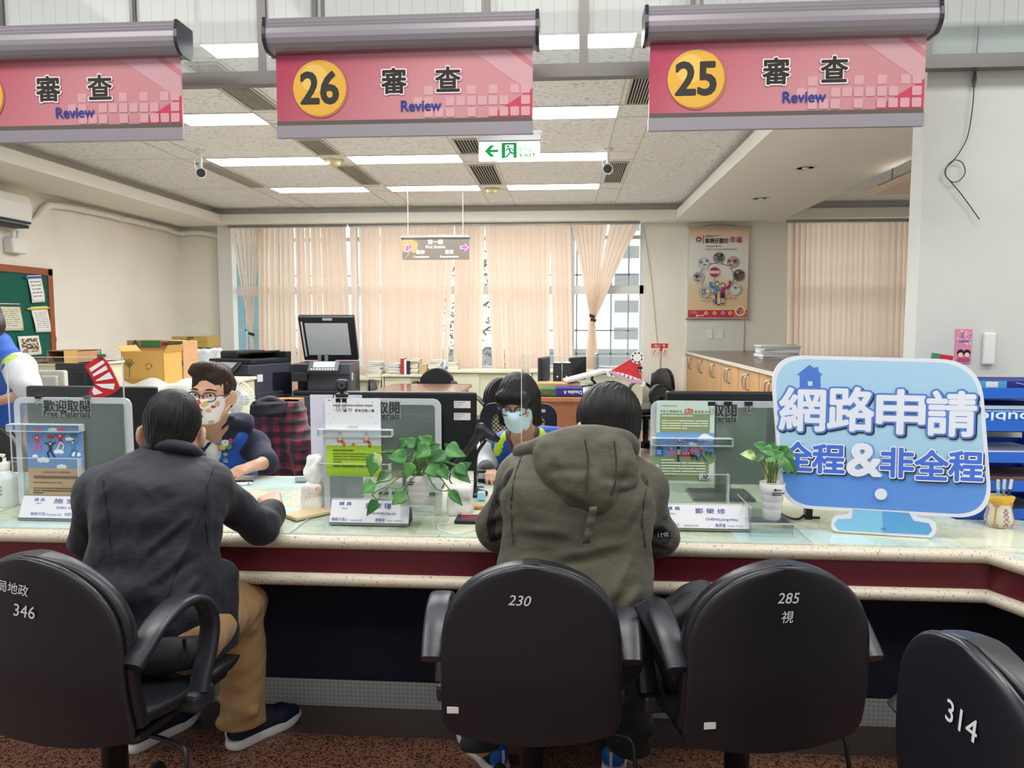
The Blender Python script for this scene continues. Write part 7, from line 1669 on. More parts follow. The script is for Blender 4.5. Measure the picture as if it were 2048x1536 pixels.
def hand(S,w,d,n,thumb,curl=(20,30,25),spread=1.0,k=1.0,tc=25):
 """w wrist, d toward the fingertips, n out of the back of the hand, thumb = side vector; fingers as own chains rooted in the palm"""
 w=Vector(w);d=Vector(d).normalized();n=(Vector(n)-d*Vector(n).dot(d)).normalized();sd=d.cross(n);sd=sd if sd.dot(Vector(thumb))>0 else-sd
 for i,(o,L0)in enumerate(((.030,.083),(.010,.088),(-.010,.084),(-.028,.076))):
  kn=w+(sd*o+d*L0)*k;S.cap(w+sd*o*.45*k+d*.01,kn,.0165*k,.0115*k,.012)
  p,dd=kn,(d+sd*o*2.0*spread).normalized()
  ax=dd.cross(n).normalized();r0=(.0098,.0100,.0096,.0086)[i]*k
  for j,(l,c)in enumerate(zip(((.040,.025,.02),(.044,.028,.022),(.041,.026,.021),(.032,.02,.018))[i],curl)):
   dd=Matrix.Rotation(-R(c+(i-1.5)*3),3,ax)@dd
   if(Matrix.Rotation(-R(30),3,ax)@d).dot(n)>0:dd=Matrix.Rotation(2*R(c+(i-1.5)*3),3,ax)@dd
   q=p+dd*l*k;S.cap(p,q,r0*(1-.08*j),r0*(.93-.08*j),.004);p=q
 b=w+(sd*.026+d*.024-n*.006)*k;m=b+(sd*.030+d*.032-n*.012)*k;e=m+(sd*.006*(1-tc/60)+d*.032-n*.010)*k
 S.cap(w+d*.01*k,b,.018*k,.0165*k,.012);S.cap(b,m,.0155*k,.0115*k,.008);S.cap(m,e,.0108*k,.0088*k,.004)
def V3(*a):return Vector(a)
def person(label,loc):return thing('person',label,'person',loc)
def setp(o,root):o.parent=root;o.location=-root.location
def shoe(par,heel,toe,mats,k=1.0,logo=None):
 h,t=Vector(heel),Vector(toe);d=(t-h).normalized();a=math.degrees(math.atan2(-d.x,d.y));T=Matrix.Translation(h)@Matrix.Rotation(R(a),4,'Z');L_=.285*k
 S=Soft((-.07,-.03,-.01),(.07,.31,.15),.004)
 S.cap((0,.035,.065),(0,.05,.085),.034,.033,.02);S.cap((0,.04,.05),(.004,.2,.045),.036,.040,.02,flat=((0,0,1),.95));S.cap((.004,.2,.042),(.008,.245,.038),.040,.030,.02,flat=((0,0,1),.8));S.cap((0,.07,.085),(.002,.15,.07),.03,.026,.02);S.cut((0,0,.012),(0,0,-1));S.cut((0,.05,.112),(0,-.2,1))
 V,F=S.mesh();me=D.meshes.new('shoe');me.from_pydata([tuple(T@(Vector(v)*k))for v in V],[],F.tolist())
 for m in mats[:1]+mats[2:]:me.materials.append(m)
 me.polygons.foreach_set('use_smooth',[True]*len(F));me.update()
 if len(mats)>2:
  cc=V[F].mean(1);idx=((cc[:,1]>.07)&(cc[:,1]<.22)&(cc[:,0]>-.005)|(cc[:,1]<.02)).astype(np.int32);me.polygons.foreach_set('material_index',idx)
 o=link('shoe',me,par);out=[(.034*s_,y)for s_,y in()]
 ol=[(-.033,.01),(-.037,.06),(-.036,.12),(-.042,.19),(-.034,.25),(-.008,.283),(.02,.28),(.043,.24),(.046,.19),(.037,.12),(.037,.06),(.033,.01),(.0,-.006)]
 ol=[(p.x,p.y)for p in bez([V3(x,y,0)for x,y in ol+ol[:1]],3)[:-1]];m_=MB();n=len(ol);rings=[[(x*q,.14+(y-.14)*q,z)for x,y in ol]for q,z in((.94,0),(1,.006),(1.02,.018),(.98,.032))];rings=[[tuple(v)for v in r_]for r_ in rings]
 m_.loft([[(x,y,z+(.012*max(0,(y-.2)/.08)**2 if z<.01 else 0))for x,y,z in r_]for r_ in rings],T=T@Matrix.Diagonal((k,k,k,1)));m_.build('sole',mats[1],o)
 MB().strap([(-.004,.035),(-.008,.06),(-.004,.088)],.010,.004,T=T@Matrix.Diagonal((k,k,k,1))).build('heel_strip',M('reflective','#c9cbd0',.3),o)
 lc=MB()
 for i in range(4):lc.tube([T@(V3(-.02,.11+.025*i,.094-.011*i)*k),T@(V3(.022,.115+.025*i,.094-.011*i)*k)],.003,6)
 lc.build('laces',mats[0],o)
 return o
m_soleW=M('sole_white','#d9d7d4',.6)
c1=person('man in a dark jacket and tan trousers leaning on the counter, seen from behind',V3(-1.05,1.95,0))
Hd=P(346,866,2.12);H1=Head(Hd,16,-12,3)
pel,che,nek=P(335,1262,1.90),P(315,1060,1.98),P(345,935,2.06)
rsh,lsh=P(408,970,2.07),P(205,985,2.04)
rel,rwr=P(519,1054,2.235),P(550,1014,2.40)
lel,lwr=P(190,1085,2.12),V3(P(250,1000,2.4).x,2.42,.84)
rkn,ran=P(478,1190,2.30),P(487,1440,2.36);lkn,lan=P(250,1190,2.28),P(290,1450,2.34)
rkn.z=.525;lkn.z=.525;rhip,lhip=V3(pel.x+.06,pel.y,.58),V3(pel.x-.09,pel.y,.58)
def body(name_par,Hh,nek,pel,che,sh,arms,legs,lo,hi,hands,vox=.0055,tr=(.12,.075)):
 S=Soft(lo,hi,vox);Hh.add(S,nek)
 S.ell(pel+V3(0,0,.02),(tr[0]*.98,tr[1]*1.1,.13),.04);S.cap(pel,che,tr[1],tr[1]*1.12,.06,flat=None);S.ell(che,(tr[0]*1.05,tr[1]*1.1,.17),.06);S.cap(sh[0],sh[1],.055,.055,.05);S.cap(nek,che,.05,.06,.05)
 for a,b,c in arms:S.cap(a,b,.045,.036,.03);S.cap(b,c,.036,.025,.02)
 for a,b,c in legs:S.cap(a,b,.075,.052,.03);S.cap(b,c,.05,.035,.02)
 for h in hands:hand(S,*h)
 o=S.build('body',m_skin,None,1);setp(o,name_par);return o
body(c1,H1,nek,pel,che,(lsh,rsh),((rsh,rel,rwr),(lsh,lel,lwr)),((rhip,rkn,ran),(lhip,lkn,lan)),(-1.75,1.7,.02),(-.6,2.75,1.42),[(rwr,P(538,992,2.47)-rwr,(-.15,-.25,1),(-1,.2,0),(62,70,45)),(lwr,(.3,1,-.1),(0,0,1),(1,0,0),(25,30,25))])
m_jk1=M('jacket_dark','#10141e',.68,sheen=.05,noise=(9,'#171b25',.4,.65),bump=(24,.55,.006,(1.2,.6,1.5)));m_tan=cloth('trousers_tan','#9c7b50','#94734a',.85)
def jacket1():
 S=Soft((-1.75,1.7,.5),(-.6,2.6,1.3),.0056)
 up=P(318,1010,2.0);S.box(P(308,1115,1.97),(.178,.115,.26),.10,.05,(-12,2,-6));S.box(P(318,1005,2.02),(.155,.10,.12),.09,.06,(-18,8,-6));S.box(P(328,1240,1.985),(.178,.15,.17),.07,.05,(-4,0,-6))
 S.cap(lsh,rsh,.068,.068,.05);S.cap(nek+V3(-.03,0,-.02),nek+V3(.03,0,-.02),.066,.066,.04);S.cap(nek,rsh,.06,.07,.04);S.cap(nek,lsh,.06,.07,.04)
 S.cap(rsh,rel,.066,.054,.03);S.cap(rel,lerp(rel,rwr,.62),.053,.046,.03);S.cap(lerp(rel,rwr,.5),lerp(rel,rwr,.68),.048,.048,.01)
 S.cap(lsh,lel,.072,.064,.03);S.cap(lel,lwr,.06,.045,.03)
 for a,b,r_ in(((430,985),(470,1075),.016),((455,970),(505,1050),.014),((400,1010),(300,1100),.012),((420,1040),(330,1150),.010),((380,1110),(260,1190),.012),((300,1180),(225,1240),.012),((420,1120),(350,1230),.010),((250,960),(300,1000),.010),((360,930),(300,980),.011)):
  S.fold(P(*a,1.87+(.13 if a[0]>425 else 0)),P(*b,1.86+(.2 if b[0]>425 else 0)),(.0075 if r_>.011 else .006),.011)
 S.fold(P(452,1090,1.99),P(440,990,1.95),-.010,.016)
 S.wave(.0045,22,5,stretch=(1,.5,1.2));S.wave(.0022,52,6,stretch=(.6,.4,1.2));S.wave(.001,110,7)
 S.cut(V3(0,0,pel.z-.125),(0,0,-1))
 S.ell(nek+V3(0,.03,.09),(.06,.07,.075),.01,op='s')
 o=S.build('jacket',m_jk1,None,1);setp(o,c1)
 for nm,pts in(('seam',((428,935),(415,980),(412,1040),(418,1100))),('seam',((412,1010),(340,1180),(322,1265))),('seam',((205,960),(215,1040),(222,1110)))):
  q=MB().tube([S.front(p_.x,p_.y,.003)for p_ in bez([V3(u,v,0)for u,v in pts],10)],.0016,5).build(nm,M('seam_black','#0d0f14',.8));q.parent=o
 return o
j1=jacket1()
cl=MB();k=[P(u,v,y)for u,v,y in((285,905,2.10),(300,893,2.045),(345,890,2.02),(385,900,2.04),(402,915,2.10))]
o=MB().tube(bez(k,5),.017,10).build('collar',m_jk1);o.parent=j1;
def trousers(par,mat,hips,knees,ankles,lo,hi,r=(.105,.085,.068),seed=3,cutz=.1):
 S=Soft(lo,hi,.0065);S.cap(hips[0],hips[1],r[0],r[0],.04)
 for h,k_,a in zip(hips,knees,ankles):
  S.cap(h,k_,r[0],r[1],.03);S.cap(k_,a,r[1]*.98,r[2],.02)
  dv=(a-k_)
  for f,q in((.08,1),(.2,-1),(.8,1),(.9,-1)):c=k_+dv*f;S.cap(c+V3(-.06,-.05,q*.02),c+V3(.06,-.05,-q*.02),.014,.01,.025)
 S.wave(.005,26,seed,stretch=(1,.6,1.3));S.wave(.002,70,seed+1);S.cut(V3(0,0,cutz),(0,0,-1));S.cut(V3(0,0,.68),(0,0,1))
 o=S.build('trousers',mat,None,2);setp(o,par);return o
trousers(c1,m_tan,(lhip,rhip),(lkn,rkn),(lan,ran),(-1.6,1.7,.05),(-.7,2.6,.72),(.082,.082,.074),cutz=.085)
m_navysh=M('shoe_navy','#141a30',.7,bump=(300,.3,.0008))
for he,to in((PZ(457,1500,0),PZ(556,1452,0)),(PZ(252,1508,0),PZ(338,1462,0))):o=shoe(c1,he-c1.location,to-c1.location,[m_navysh,m_soleW],1.0)
lg=Print();hs=PZ(457,1500,0);
def hair_short(H,mat,crown,par,low=-.075,amp=.0009,vox=.0035,front=.055,thick=.0):
 c=H.c;S=Soft(c-V3(.14,.14,.14),c+V3(.14,.14,.15),vox)
 H.ell(S,(0,-.015,.038),(.079+thick,.102+thick,.094+thick));H.ell(S,(0,-.042,-.02),(.062+thick,.062+thick,.068),.02)
 for q in(-1,1):H.ell(S,(q*.092,.004,-.032),(.030,.042,.048),.01,op='s');H.ell(S,(q*.07,.075,-.03),(.04,.05,.07),.01,op='s');H.ell(S,(q*.08,-.045,-.092),(.05,.075,.058),.02,op='s')
 H.ell(S,(0,.125,-.035),(.085,.075,.11),.01,op='s');S.cut(H.p(0,0,low),H.R@V3(0,.25,-1))
 S.wave(.001,60,21);o=S.build('hair',mat,None,1,post=strands(H,crown,amp));setp(o,par);return o
hair_short(H1,m_hair,(.01,-.06,.12),c1,-.075)
c2=person('man in an olive green hooded jacket at the middle of the counter, seen from behind',V3(.03,1.95,0))
H2=Head(P(1213,864,2.19),24,-20,6,1.09)
pel,che,nek=P(1140,1270,1.93),P(1160,1070,2.0),P(1200,925,2.10)
rsh,lsh=P(1272,985,2.08),P(1055,975,2.08)
rel,rwr=P(1312,1070,2.20),V3(P(1230,1000,2.5).x,2.52,.83)
lel,lwr=P(1003,1052,2.19),V3(P(1110,1000,2.5).x,2.50,.83)
rhip,lhip=V3(pel.x+.09,pel.y,.58),V3(pel.x-.09,pel.y,.58);rkn,lkn=V3(.23,2.32,.53),V3(-.17,2.34,.53);ran,lan=P(1258,1480,2.25),P(965,1490,2.25)
body(c2,H2,nek,pel,che,(lsh,rsh),((rsh,rel,rwr),(lsh,lel,lwr)),((rhip,rkn,ran),(lhip,lkn,lan)),(-.55,1.7,.02),(.6,2.78,1.42),[(rwr,(-.5,.8,-.05),(0,0,1),(-1,-.3,0),(25,35,30)),(lwr,(.6,.8,-.05),(0,0,1),(1,-.3,0),(25,35,30))])
m_ol=M('jacket_olive','#4a4737',.68,sheen=.06,noise=(9,'#423f31',.4,.65),bump=(24,.55,.006,(1.2,.6,1.5)));m_tape=M('tape_black','#15151a',.6);m_dkt=cloth('trousers_dark','#151614','#111210',.85)
tapeL=[P(1018,945,2.05),P(995,990,2.1),P(975,1040,2.14),P(985,1080,2.14)];tapeR=[P(1338,1040,2.12),P(1332,1085,2.14),P(1315,1100,2.14)]
def near(C_,line,r):
 m=np.full(len(C_),9.0)
 for a,b in zip(line[:-1],line[1:]):
  a,b=np.array(a),np.array(b);ab=b-a;t=np.clip(((C_-a)@ab)/(ab@ab),0,1);m=np.minimum(m,np.linalg.norm(C_-a-t[:,None]*ab,axis=1))
 return m<r
def jacket2():
 S=Soft((-.6,1.68,.42),(.62,2.65,1.3),.0058)
 S.box(P(1150,1090,1.98),(.205,.125,.22),.11,.05,(-12,0,0));S.box(P(1160,995,2.02),(.175,.11,.13),.09,.06,(-20,0,0));S.box(P(1140,1215,1.95),(.195,.135,.15),.09,.05,(-2,0,0))
 S.cap(lsh,rsh,.078,.078,.05);S.cap(nek+V3(-.03,0,-.02),nek+V3(.03,0,-.02),.075,.075,.04);S.cap(nek,rsh,.065,.078,.04);S.cap(nek,lsh,.065,.078,.04)
 S.cap(rsh,rel,.082,.068,.03);S.cap(rel,lerp(rel,rwr,.9),.068,.05,.03);S.cap(lsh,lel,.082,.072,.03);S.cap(lel,lerp(lel,lwr,.9),.072,.05,.03)
 for a,b,y,r_ in(((1290,1000),(1335,1030),2.08,.02),((1295,1040),(1338,1062),2.11,.02),((1300,1075),(1335,1092),2.13,.02),((1030,960),(985,1000),2.06,.018),((1020,1005),(975,1045),2.09,.02),((1020,1050),(985,1075),2.1,.02),((1280,1110),(1215,1190),1.83,.016),((1270,1150),(1200,1215),1.825,.016),((1275,1190),(1230,1230),1.83,.014),((1255,1090),(1100,1120),1.84,.012),((1010,1090),(1000,1180),1.87,.014),((1040,1060),(1130,1065),1.86,.009),((1280,1000),(1240,1060),1.9,.012)):
  S.fold(P(*a,y),P(*b,y),r_*.5,.012)
 S.cap(P(1016,930,1.965),P(1010,1080,1.99),.010,.010,.018,'s');S.cap(P(1290,960,1.965),P(1290,1080,1.99),.010,.01,.018,'s')
 S.wave(.005,20,15,stretch=(1,.5,1.2));S.wave(.0022,50,16,stretch=(.6,.4,1.2));S.wave(.001,110,17);S.cut(V3(0,0,.50),(0,0,-1));S.ell(nek+V3(.01,.04,.10),(.075,.085,.075),.01,op='s')
 tl_=[S.front(u,v)for u,v in((1018,945),(1003,975),(988,1010),(980,1045),(984,1078))];tr_=[S.front(u,v)for u,v in((1318,1062),(1332,1076))]
 o=S.build('jacket',[m_ol,m_tape],None,1,matfn=lambda C_:(near(C_,tl_,.017)|near(C_,tr_,.02)).astype(int));setp(o,c2)
 for pts in(((1046,905),(1030,950),(1022,1010),(1026,1090)),((1295,960),(1285,1040),(1292,1095))):
  q=MB().tube([S.front(p_.x,p_.y,.003)for p_ in bez([V3(u,v,0)for u,v in pts],10)],.0018,5).build('seam',M('seam_dark','#2f2d22',.8));q.parent=o
 p_=Print();p_.text('THE',0,0,.016,'#b9b9b6',.02);q=p_.build('cuff_lettering',None,S.front(1325,1068,.009),(0,0,25));q.parent=o
 return o
j2=jacket2()
def hood():
 S=Soft((-.35,1.68,.8),(.45,2.3,1.35),.005);P=lambda u,v,y:globals()['P'](u,v+11,y)
 S.ell(P(1172,925,1.935),(.125,.062,.105),.03,(-12,6,0));S.cap(P(1160,955,1.90),P(1200,992,1.885),.06,.03,.05,flat=((0,1,0),.75));S.cap(P(1225,900,1.95),P(1245,950,1.93),.05,.03,.04,flat=((0,1,0),.8));S.cap(P(1100,895,1.97),P(1110,940,1.93),.045,.03,.04)
 pts=[P(u,v,y)for u,v,y in((1040,893,2.06),(1085,880,1.985),(1140,866,1.95),(1195,862,1.95),(1240,868,1.98),(1264,885,2.04))];S.chain([tuple(q)for q in bez(pts,4)],[.024]*30,.012)
 S.fold(P(1112,900,1.91),P(1160,985,1.87),.006,.012);S.fold(P(1250,905,1.91),P(1215,990,1.87),.006,.012)
 S.fold(P(1185,926,1.875),P(1105,930,1.885),-.006,.010);S.fold(P(1268,948,1.90),P(1205,945,1.88),-.006,.010);S.fold(P(1085,884,1.94),P(1250,882,1.94),-.005,.012);S.fold(P(1120,960,1.88),P(1170,985,1.87),.006,.012)
 S.wave(.0035,30,33,stretch=(1,.5,1));S.wave(.0015,80,34)
 o=S.build('hood',m_ol,None,2);setp(o,c2);o.parent=j2;o.location=(0,0,0);return o
hd_=hood()
sm=MB()
for pts in(((1170,880,1.875),(1176,920,1.862),(1174,960,1.845),(1172,990,1.84)),((1228,882,1.89),(1232,920,1.875),(1230,965,1.86),(1222,990,1.86))):sm.tube(bez([P(*q)+V3(0,-.004,0)for q in pts],6),.003,6)
o=sm.build('hood_seam',M('seam_dark','#2f2d22',.8));o.parent=j2;o.location=(0,0,0)
tb_=MB();q0,q1=P(1187,1012,1.842),P(1172,1086,1.832);w_=V3(.0095,0,.001);rows=[]
for i in range(9):f=i/8;c=lerp(q0,q1,f)+V3(0,-.006-.004*math.sin(i*2.3),0);rows.append([c-w_,c+w_])
o=tb_.grid(rows).build('back_tab',m_ol,solid=.003);o.parent=j2
trousers(c2,m_dkt,(lhip,rhip),(lkn,rkn),(lan,ran),(-.45,1.7,.05),(.5,2.6,.72),(.105,.092,.068),9,.11)
m_blsh=M('shoe_blue','#1f5fb0',.45);m_bksh=M('shoe_black','#101116',.6,bump=(300,.3,.0008))
for he,to in((PZ(1005,1552,0),PZ(935,1480,0)),(PZ(1222,1556,0),PZ(1244,1478,0))):shoe(c2,he-c2.location,to-c2.location,[m_bksh,m_soleW,m_blsh],1.02)
hair_short(H2,m_hair,(.035,-.055,.125),c2,-.10,.0009,thick=.004)
o=H2.mask(None,M('mask_white','#e0e0e0',.7));setp(o,c2)
m_navyk=cloth('hoodie_navy','#1c2236','#20273d',.85);m_vest=cloth('vest_blue','#1d57b4','#1a4fa6',.55);m_lime=M('lime_trim','#b9dc2a',.5);m_tee=cloth('tee_white','#d9dadd')
c3=person('man with glasses and a patterned mask in a blue vest, sitting behind the counter',V3(*P(445,1000,3.5).xy,0))
H3=Head(P(425,789,3.10),181,-4,-3,1.03)
pel,che,nek=P(450,1010,3.52),P(440,925,3.42),P(432,850,3.28)
rsh,lsh=P(352,895,3.36),P(511,893,3.40)
lel,lwr=P(534,946,3.25),P(515,930,3.14);lel.z=.815;rel,rwr=P(335,960,3.28),V3(P(400,950,3.1).x,3.05,.80)
pel.z=.60;hp=[V3(pel.x-.09,pel.y,.56),V3(pel.x+.09,pel.y,.56)];kn=[V3(pel.x-.13,3.34,.50),V3(pel.x+.13,3.34,.50)];an=[V3(pel.x-.13,3.45,.06),V3(pel.x+.13,3.45,.06)]
body(c3,H3,nek,pel,che,(lsh,rsh),((lsh,lel,lwr),(rsh,rel,rwr)),list(zip(hp,kn,an)),(-2.2,2.85,.02),(-1.2,3.8,1.4),[(lwr,(-.62,-.7,-.16),(.1,-.2,1),(-.4,.7,0),(18,28,22)),(rwr,(.5,-.8,-.1),(0,0,1),(.8,.3,0),(25,30,25))])
def vest3():
 S=Soft((-2.2,3.0,.5),(-1.2,3.8,1.25),.006);S.box(P(440,960,3.45),(.17,.115,.22),.1,.04);S.box(P(432,905,3.41),(.165,.105,.13),.08,.05,(10,0,0));S.cap(lerp(nek,lsh,.55),lsh+V3(-.02,0,0),.055,.06,.04);S.cap(lerp(nek,rsh,.55),rsh+V3(.02,0,0),.055,.06,.04)
 S.wave(.004,26,41);S.ell(nek+V3(-.02,-.10,.0),(.042,.09,.09),.015,op='s');S.cut(V3(0,0,.55),(0,0,-1))
 ln=[P(478,845,3.28),P(492,862,3.28)]
 o=S.build('vest',[m_vest,m_lime],None,2,matfn=lambda C_:near(C_,ln,.016).astype(int));setp(o,c3);return o
v3=vest3()
def hoodie3():
 S=Soft((-2.3,3.0,.6),(-1.1,3.85,1.3),.006);S.cap(lsh,lel,.062,.056,.03);S.cap(rsh,rel,.073,.06,.03);S.cap(rel,rwr,.055,.042,.03);S.cap(lsh,nek,.055,.05,.04);S.cap(rsh,nek,.055,.05,.04);S.cap(lsh,rsh,.06,.06,.05)
 S.ell(nek+V3(.04,.08,-.0),(.10,.07,.04),.03,(0,-10,0));S.chain([P(404,905,3.24),P(440,858,3.21),P(462,838,3.24)],[.009,.013,.016],.015);S.chain([P(404,905,3.24),P(392,865,3.22),P(392,840,3.25)],[.009,.013,.015],.015);S.cap(P(466,842,3.27),P(498,853,3.33),.018,.02,.03)
 S.wave(.004,28,44);d=(lwr-lel).normalized();S.cut(lerp(lel,lwr,.12),d+V3(0,-.0,0))if False else None
 S.ell(nek+V3(0,-.07,.02),(.06,.08,.09),.01,op='s');o=S.build('hoodie',m_navyk,None,2);setp(o,c3);return o
h3=hoodie3()
te=Soft((-2,3.0,.7),(-1.3,3.6,1.2),.006);te.ell(P(416,895,3.33),(.085,.085,.10),.03);te.ell(nek+V3(-.015,-.07,.045),(.045,.07,.06),.01,op='s');o=te.build('tee_shirt',m_tee,None,2);setp(o,c3)
o=Soft((-2.1,3.1,0),(-1.3,3.8,.7),.008)
for a,b,c in zip(hp,kn,an):o.cap(a,b,.09,.08,.03);o.cap(b,c,.075,.06,.02)
o=o.build('trousers',m_dkt,None,2);setp(o,c3)
H3.eyes(c3,(-.003,.001));[setp(q,c3)for q in c3.children if q.name.split('.')[0]in('eye','iris','eyebrow','eyelid')]
H3.glasses(c3);[setp(q,c3)for q in c3.children if q.name.split('.')[0]=='glasses']
m_mk=[M('mask_floral','#dcd6d4',.7),M('mask_red','#b5402f',.7),M('mask_gold','#c9a463',.7)]
def floral(C_):
 q=(C_-np.array(H3.c))@np.array(H3.R);r=np.zeros(len(C_),int)
 for x,z,rad_,c in((.005,-.015,.013,1),(-.02,-.02,.012,2),(-.005,-.045,.008,1),(.025,-.06,.008,1),(-.03,-.05,.009,2),(.0,-.075,.008,1),(.04,-.03,.009,2),(-.045,-.035,.007,1)):r[(q[:,0]-x)**2+(q[:,2]-z)**2<rad_**2]=c
 return r
o=H3.mask(None,m_mk,.003,floral);setp(o,c3)
def hair3():
 c=H3.c;S=Soft(c-V3(.14,.14,.14),c+V3(.14,.14,.17),.0035)
 H3.ell(S,(0,-.015,.04),(.081,.1,.096));H3.ell(S,(0,-.045,-.01),(.07,.066,.07),.02);H3.ell(S,(.01,.035,.118),(.062,.05,.028),.03,(12,0,0));H3.ell(S,(.035,.06,.105),(.035,.03,.022),.02)
 for q in(-1,1):H3.ell(S,(q*.086,.012,-.028),(.026,.034,.042),.01,op='s');H3.ell(S,(q*.07,.08,-.02),(.035,.05,.065),.01,op='s')
 H3.ell(S,(0,.125,.012),(.08,.07,.1),.01,op='s');S.cut(H3.p(0,0,-.07),H3.R@V3(0,.25,-1));S.wave(.004,55,51);o=S.build('hair',[m_hairb],None,1,post=strands(H3,(.0,-.05,.13),.0014));setp(o,c3)
hair3()
q0=P(453,893,3.29)
lp=Print(eps=.0002)
for k,c in enumerate(('#2b63c8','#b3475c','#4f9a4a','#d8c43a','#4f8fd0')):
 a=R(95-72*k);lp.circle(.022*math.cos(a),.02+.022*math.sin(a),.015,c,16)
for k in range(5):a=R(95-72*k);lp.circle(.010*math.cos(a),.02+.010*math.sin(a),.008,'#e2e6ee',12)
lp.bars(-.035,-.012,.0,1,.01,.004,'#c04a6a',3,1);lp.text('中',.0,-.035,.02,'#d8d86a',.01);lp.text('山',.0,-.062,.02,'#d8d86a',.01)
o=lp.build('vest_logo',None,q0+V3(0,-.012,0),(0,0,8));o.parent=v3
MB().tube([P(412,893,3.30),P(414,930,3.31)],.004,6).build('zip',m_chrome,v3)
c4=person('woman with black bob, glasses and light blue mask sitting behind the counter',V3(*P(1045,1000,3.5).xy,0))
H4=Head(P(1037,806,3.10),168,-17,3,.94)
pel,che,nek=P(1050,1010,3.52),P(1048,925,3.43),P(1046,868,3.30);pel.z=.6
rsh,lsh=P(990,898,3.38),P(1116,884,3.38);rel,rwr=P(966,935,3.34),P(974,925,3.20);lel,lwr=P(1135,945,3.36),V3(P(1090,950,3.1).x,3.1,.80);rwr.z=.80;rel.z=.80
hp=[V3(pel.x-.08,pel.y,.56),V3(pel.x+.08,pel.y,.56)];kn=[V3(pel.x-.11,3.36,.50),V3(pel.x+.11,3.36,.50)];an=[V3(pel.x-.11,3.46,.06),V3(pel.x+.11,3.46,.06)]
body(c4,H4,nek,pel,che,(lsh,rsh),((lsh,lel,lwr),(rsh,rel,rwr)),list(zip(hp,kn,an)),(-.65,2.85,.02),(.25,3.8,1.4),[(rwr,(.35,-.9,-.08),(0,0,1),(.9,.3,0),(22,35,30),1.0,.92),(lwr,(-.4,-.9,-.08),(0,0,1),(-.9,.3,0),(22,35,30),1.0,.92)],tr=(.115,.072))
m_grey=cloth('shirt_grey','#45464c','#3c3d44');m_lgrey=cloth('sleeve_pale','#b9babc','#c9c9c9')
limes=[[P(1000,885,3.30),P(985,925,3.28)],[P(1077,846,3.30),P(1084,866,3.28),P(1100,880,3.28)],[P(1000,880,3.28),P(1010,868,3.3)]]
S=Soft((-.65,3.0,.5),(.25,3.8,1.25),.006);S.box(P(1047,960,3.45),(.155,.11,.2),.1,.04);S.box(P(1047,915,3.42),(.15,.10,.12),.08,.05,(8,0,0));S.cap(lerp(nek,lsh,.5),lerp(nek,lsh,.95),.060,.07,.04);S.cap(lerp(nek,rsh,.5),rsh,.056,.066,.04)
S.wave(.004,28,61);S.ell(nek+V3(-.0,-.11,-.02),(.058,.1,.12),.012,op='s');S.cut(V3(0,0,.55),(0,0,-1));o=S.build('vest',[m_vest,m_lime],None,2,matfn=lambda C_:(near(C_,limes[0],.02)|near(C_,limes[1],.02)|near(C_,limes[2],.02)).astype(int));setp(o,c4);v4=o
S=Soft((-.75,3.0,.55),(.4,3.8,1.25),.006);S.cap(lerp(lsh,lel,.2),lel,.062,.055,.03);S.cap(lerp(rsh,rel,.2),rel,.062,.056,.03);S.cap(rel,rwr,.052,.04,.02);S.cap(lel,lwr,.052,.04,.02);S.ell(P(1047,915,3.40),(.11,.085,.13),.04);S.cap(lsh,nek,.05,.05,.03);S.cap(rsh,nek,.05,.05,.03);S.ell(nek+V3(0,-.07,.04),(.038,.09,.09),.008,op='s');S.wave(.004,30,62)
fa=[rel,rwr];o=S.build('shirt',[m_grey,m_lgrey],None,2,matfn=lambda C_:near(C_,[lerp(rel,rwr,.2),lerp(rsh,rel,.6)],.085).astype(int));setp(o,c4)
S=Soft((-.6,3.1,0),(.2,3.8,.7),.008)
for a,b,c in zip(hp,kn,an):S.cap(a,b,.085,.075,.03);S.cap(b,c,.07,.055,.02)
o=S.build('trousers',m_dkt,None,2);setp(o,c4)
n0=len(c4.children);H4.eyes(c4,(0,-.003));H4.glasses(c4,C('#26263a',.25),.004);[setp(q,c4)for q in c4.children if q.name.split('.')[0]in('eye','iris','eyebrow','eyelid','glasses')]
o=H4.mask(None,M('mask_blue','#c4dce6',.7,bump=(3,.0,.001)),.003);setp(o,c4)
for k,z in enumerate((-.02,-.045,-.07)):q=MB().tube(bez([H4.p(-.055,.07,z+.008),H4.p(-.03,.098,z),H4.p(0,.112-.004*k,z),H4.p(.03,.098,z),H4.p(.055,.07,z+.008)],4),.0018,6).build('pleat',M('mask_blue','#b4d3e0'));q.parent=o
c=H4.c;S=Soft(c-V3(.16,.16,.17),c+V3(.16,.16,.16),.0035);H4.ell(S,(0,-.012,.038),(.092,.11,.1));H4.cap(S,(-.07,-.005,.02),(-.078,.01,-.085),.030,.024,.03);H4.cap(S,(.07,-.005,.02),(.078,.01,-.085),.030,.024,.03);H4.ell(S,(0,-.05,-.03),(.088,.065,.09),.03);H4.cap(S,(-.05,.078,.058),(.05,.078,.058),.028,.028,.02);H4.cap(S,(-.045,.092,.04),(.045,.092,.04),.012,.012,.015)
H4.ell(S,(0,.115,-.045),(.062,.085,.083),.01,op='s');S.cut(H4.p(0,0,-.105),H4.R@V3(0,.1,-1));S.ell(nek+V3(0,0,-.02),(.05,.05,.09),.01,op='s');S.wave(.002,60,71)
o=S.build('hair',m_hair,None,1,post=strands(H4,(.0,-.03,.14),.0009));setp(o,c4)
ld=MB()
for s_ in(-1,1):ld.tube(bez([nek+V3(s_*.055,-.03,.03),nek+V3(s_*.052,-.09,-.05),nek+V3(s_*.02,-.125,-.13)],5),.003,6)
o=ld.build('lanyard',C('#8a2a34'));setp(o,c4)
q=P(1036,850,3.75);t=thing('mesh_chair','black office chair with a patterned mesh back, behind the woman','chair',(q.x,3.78,0))
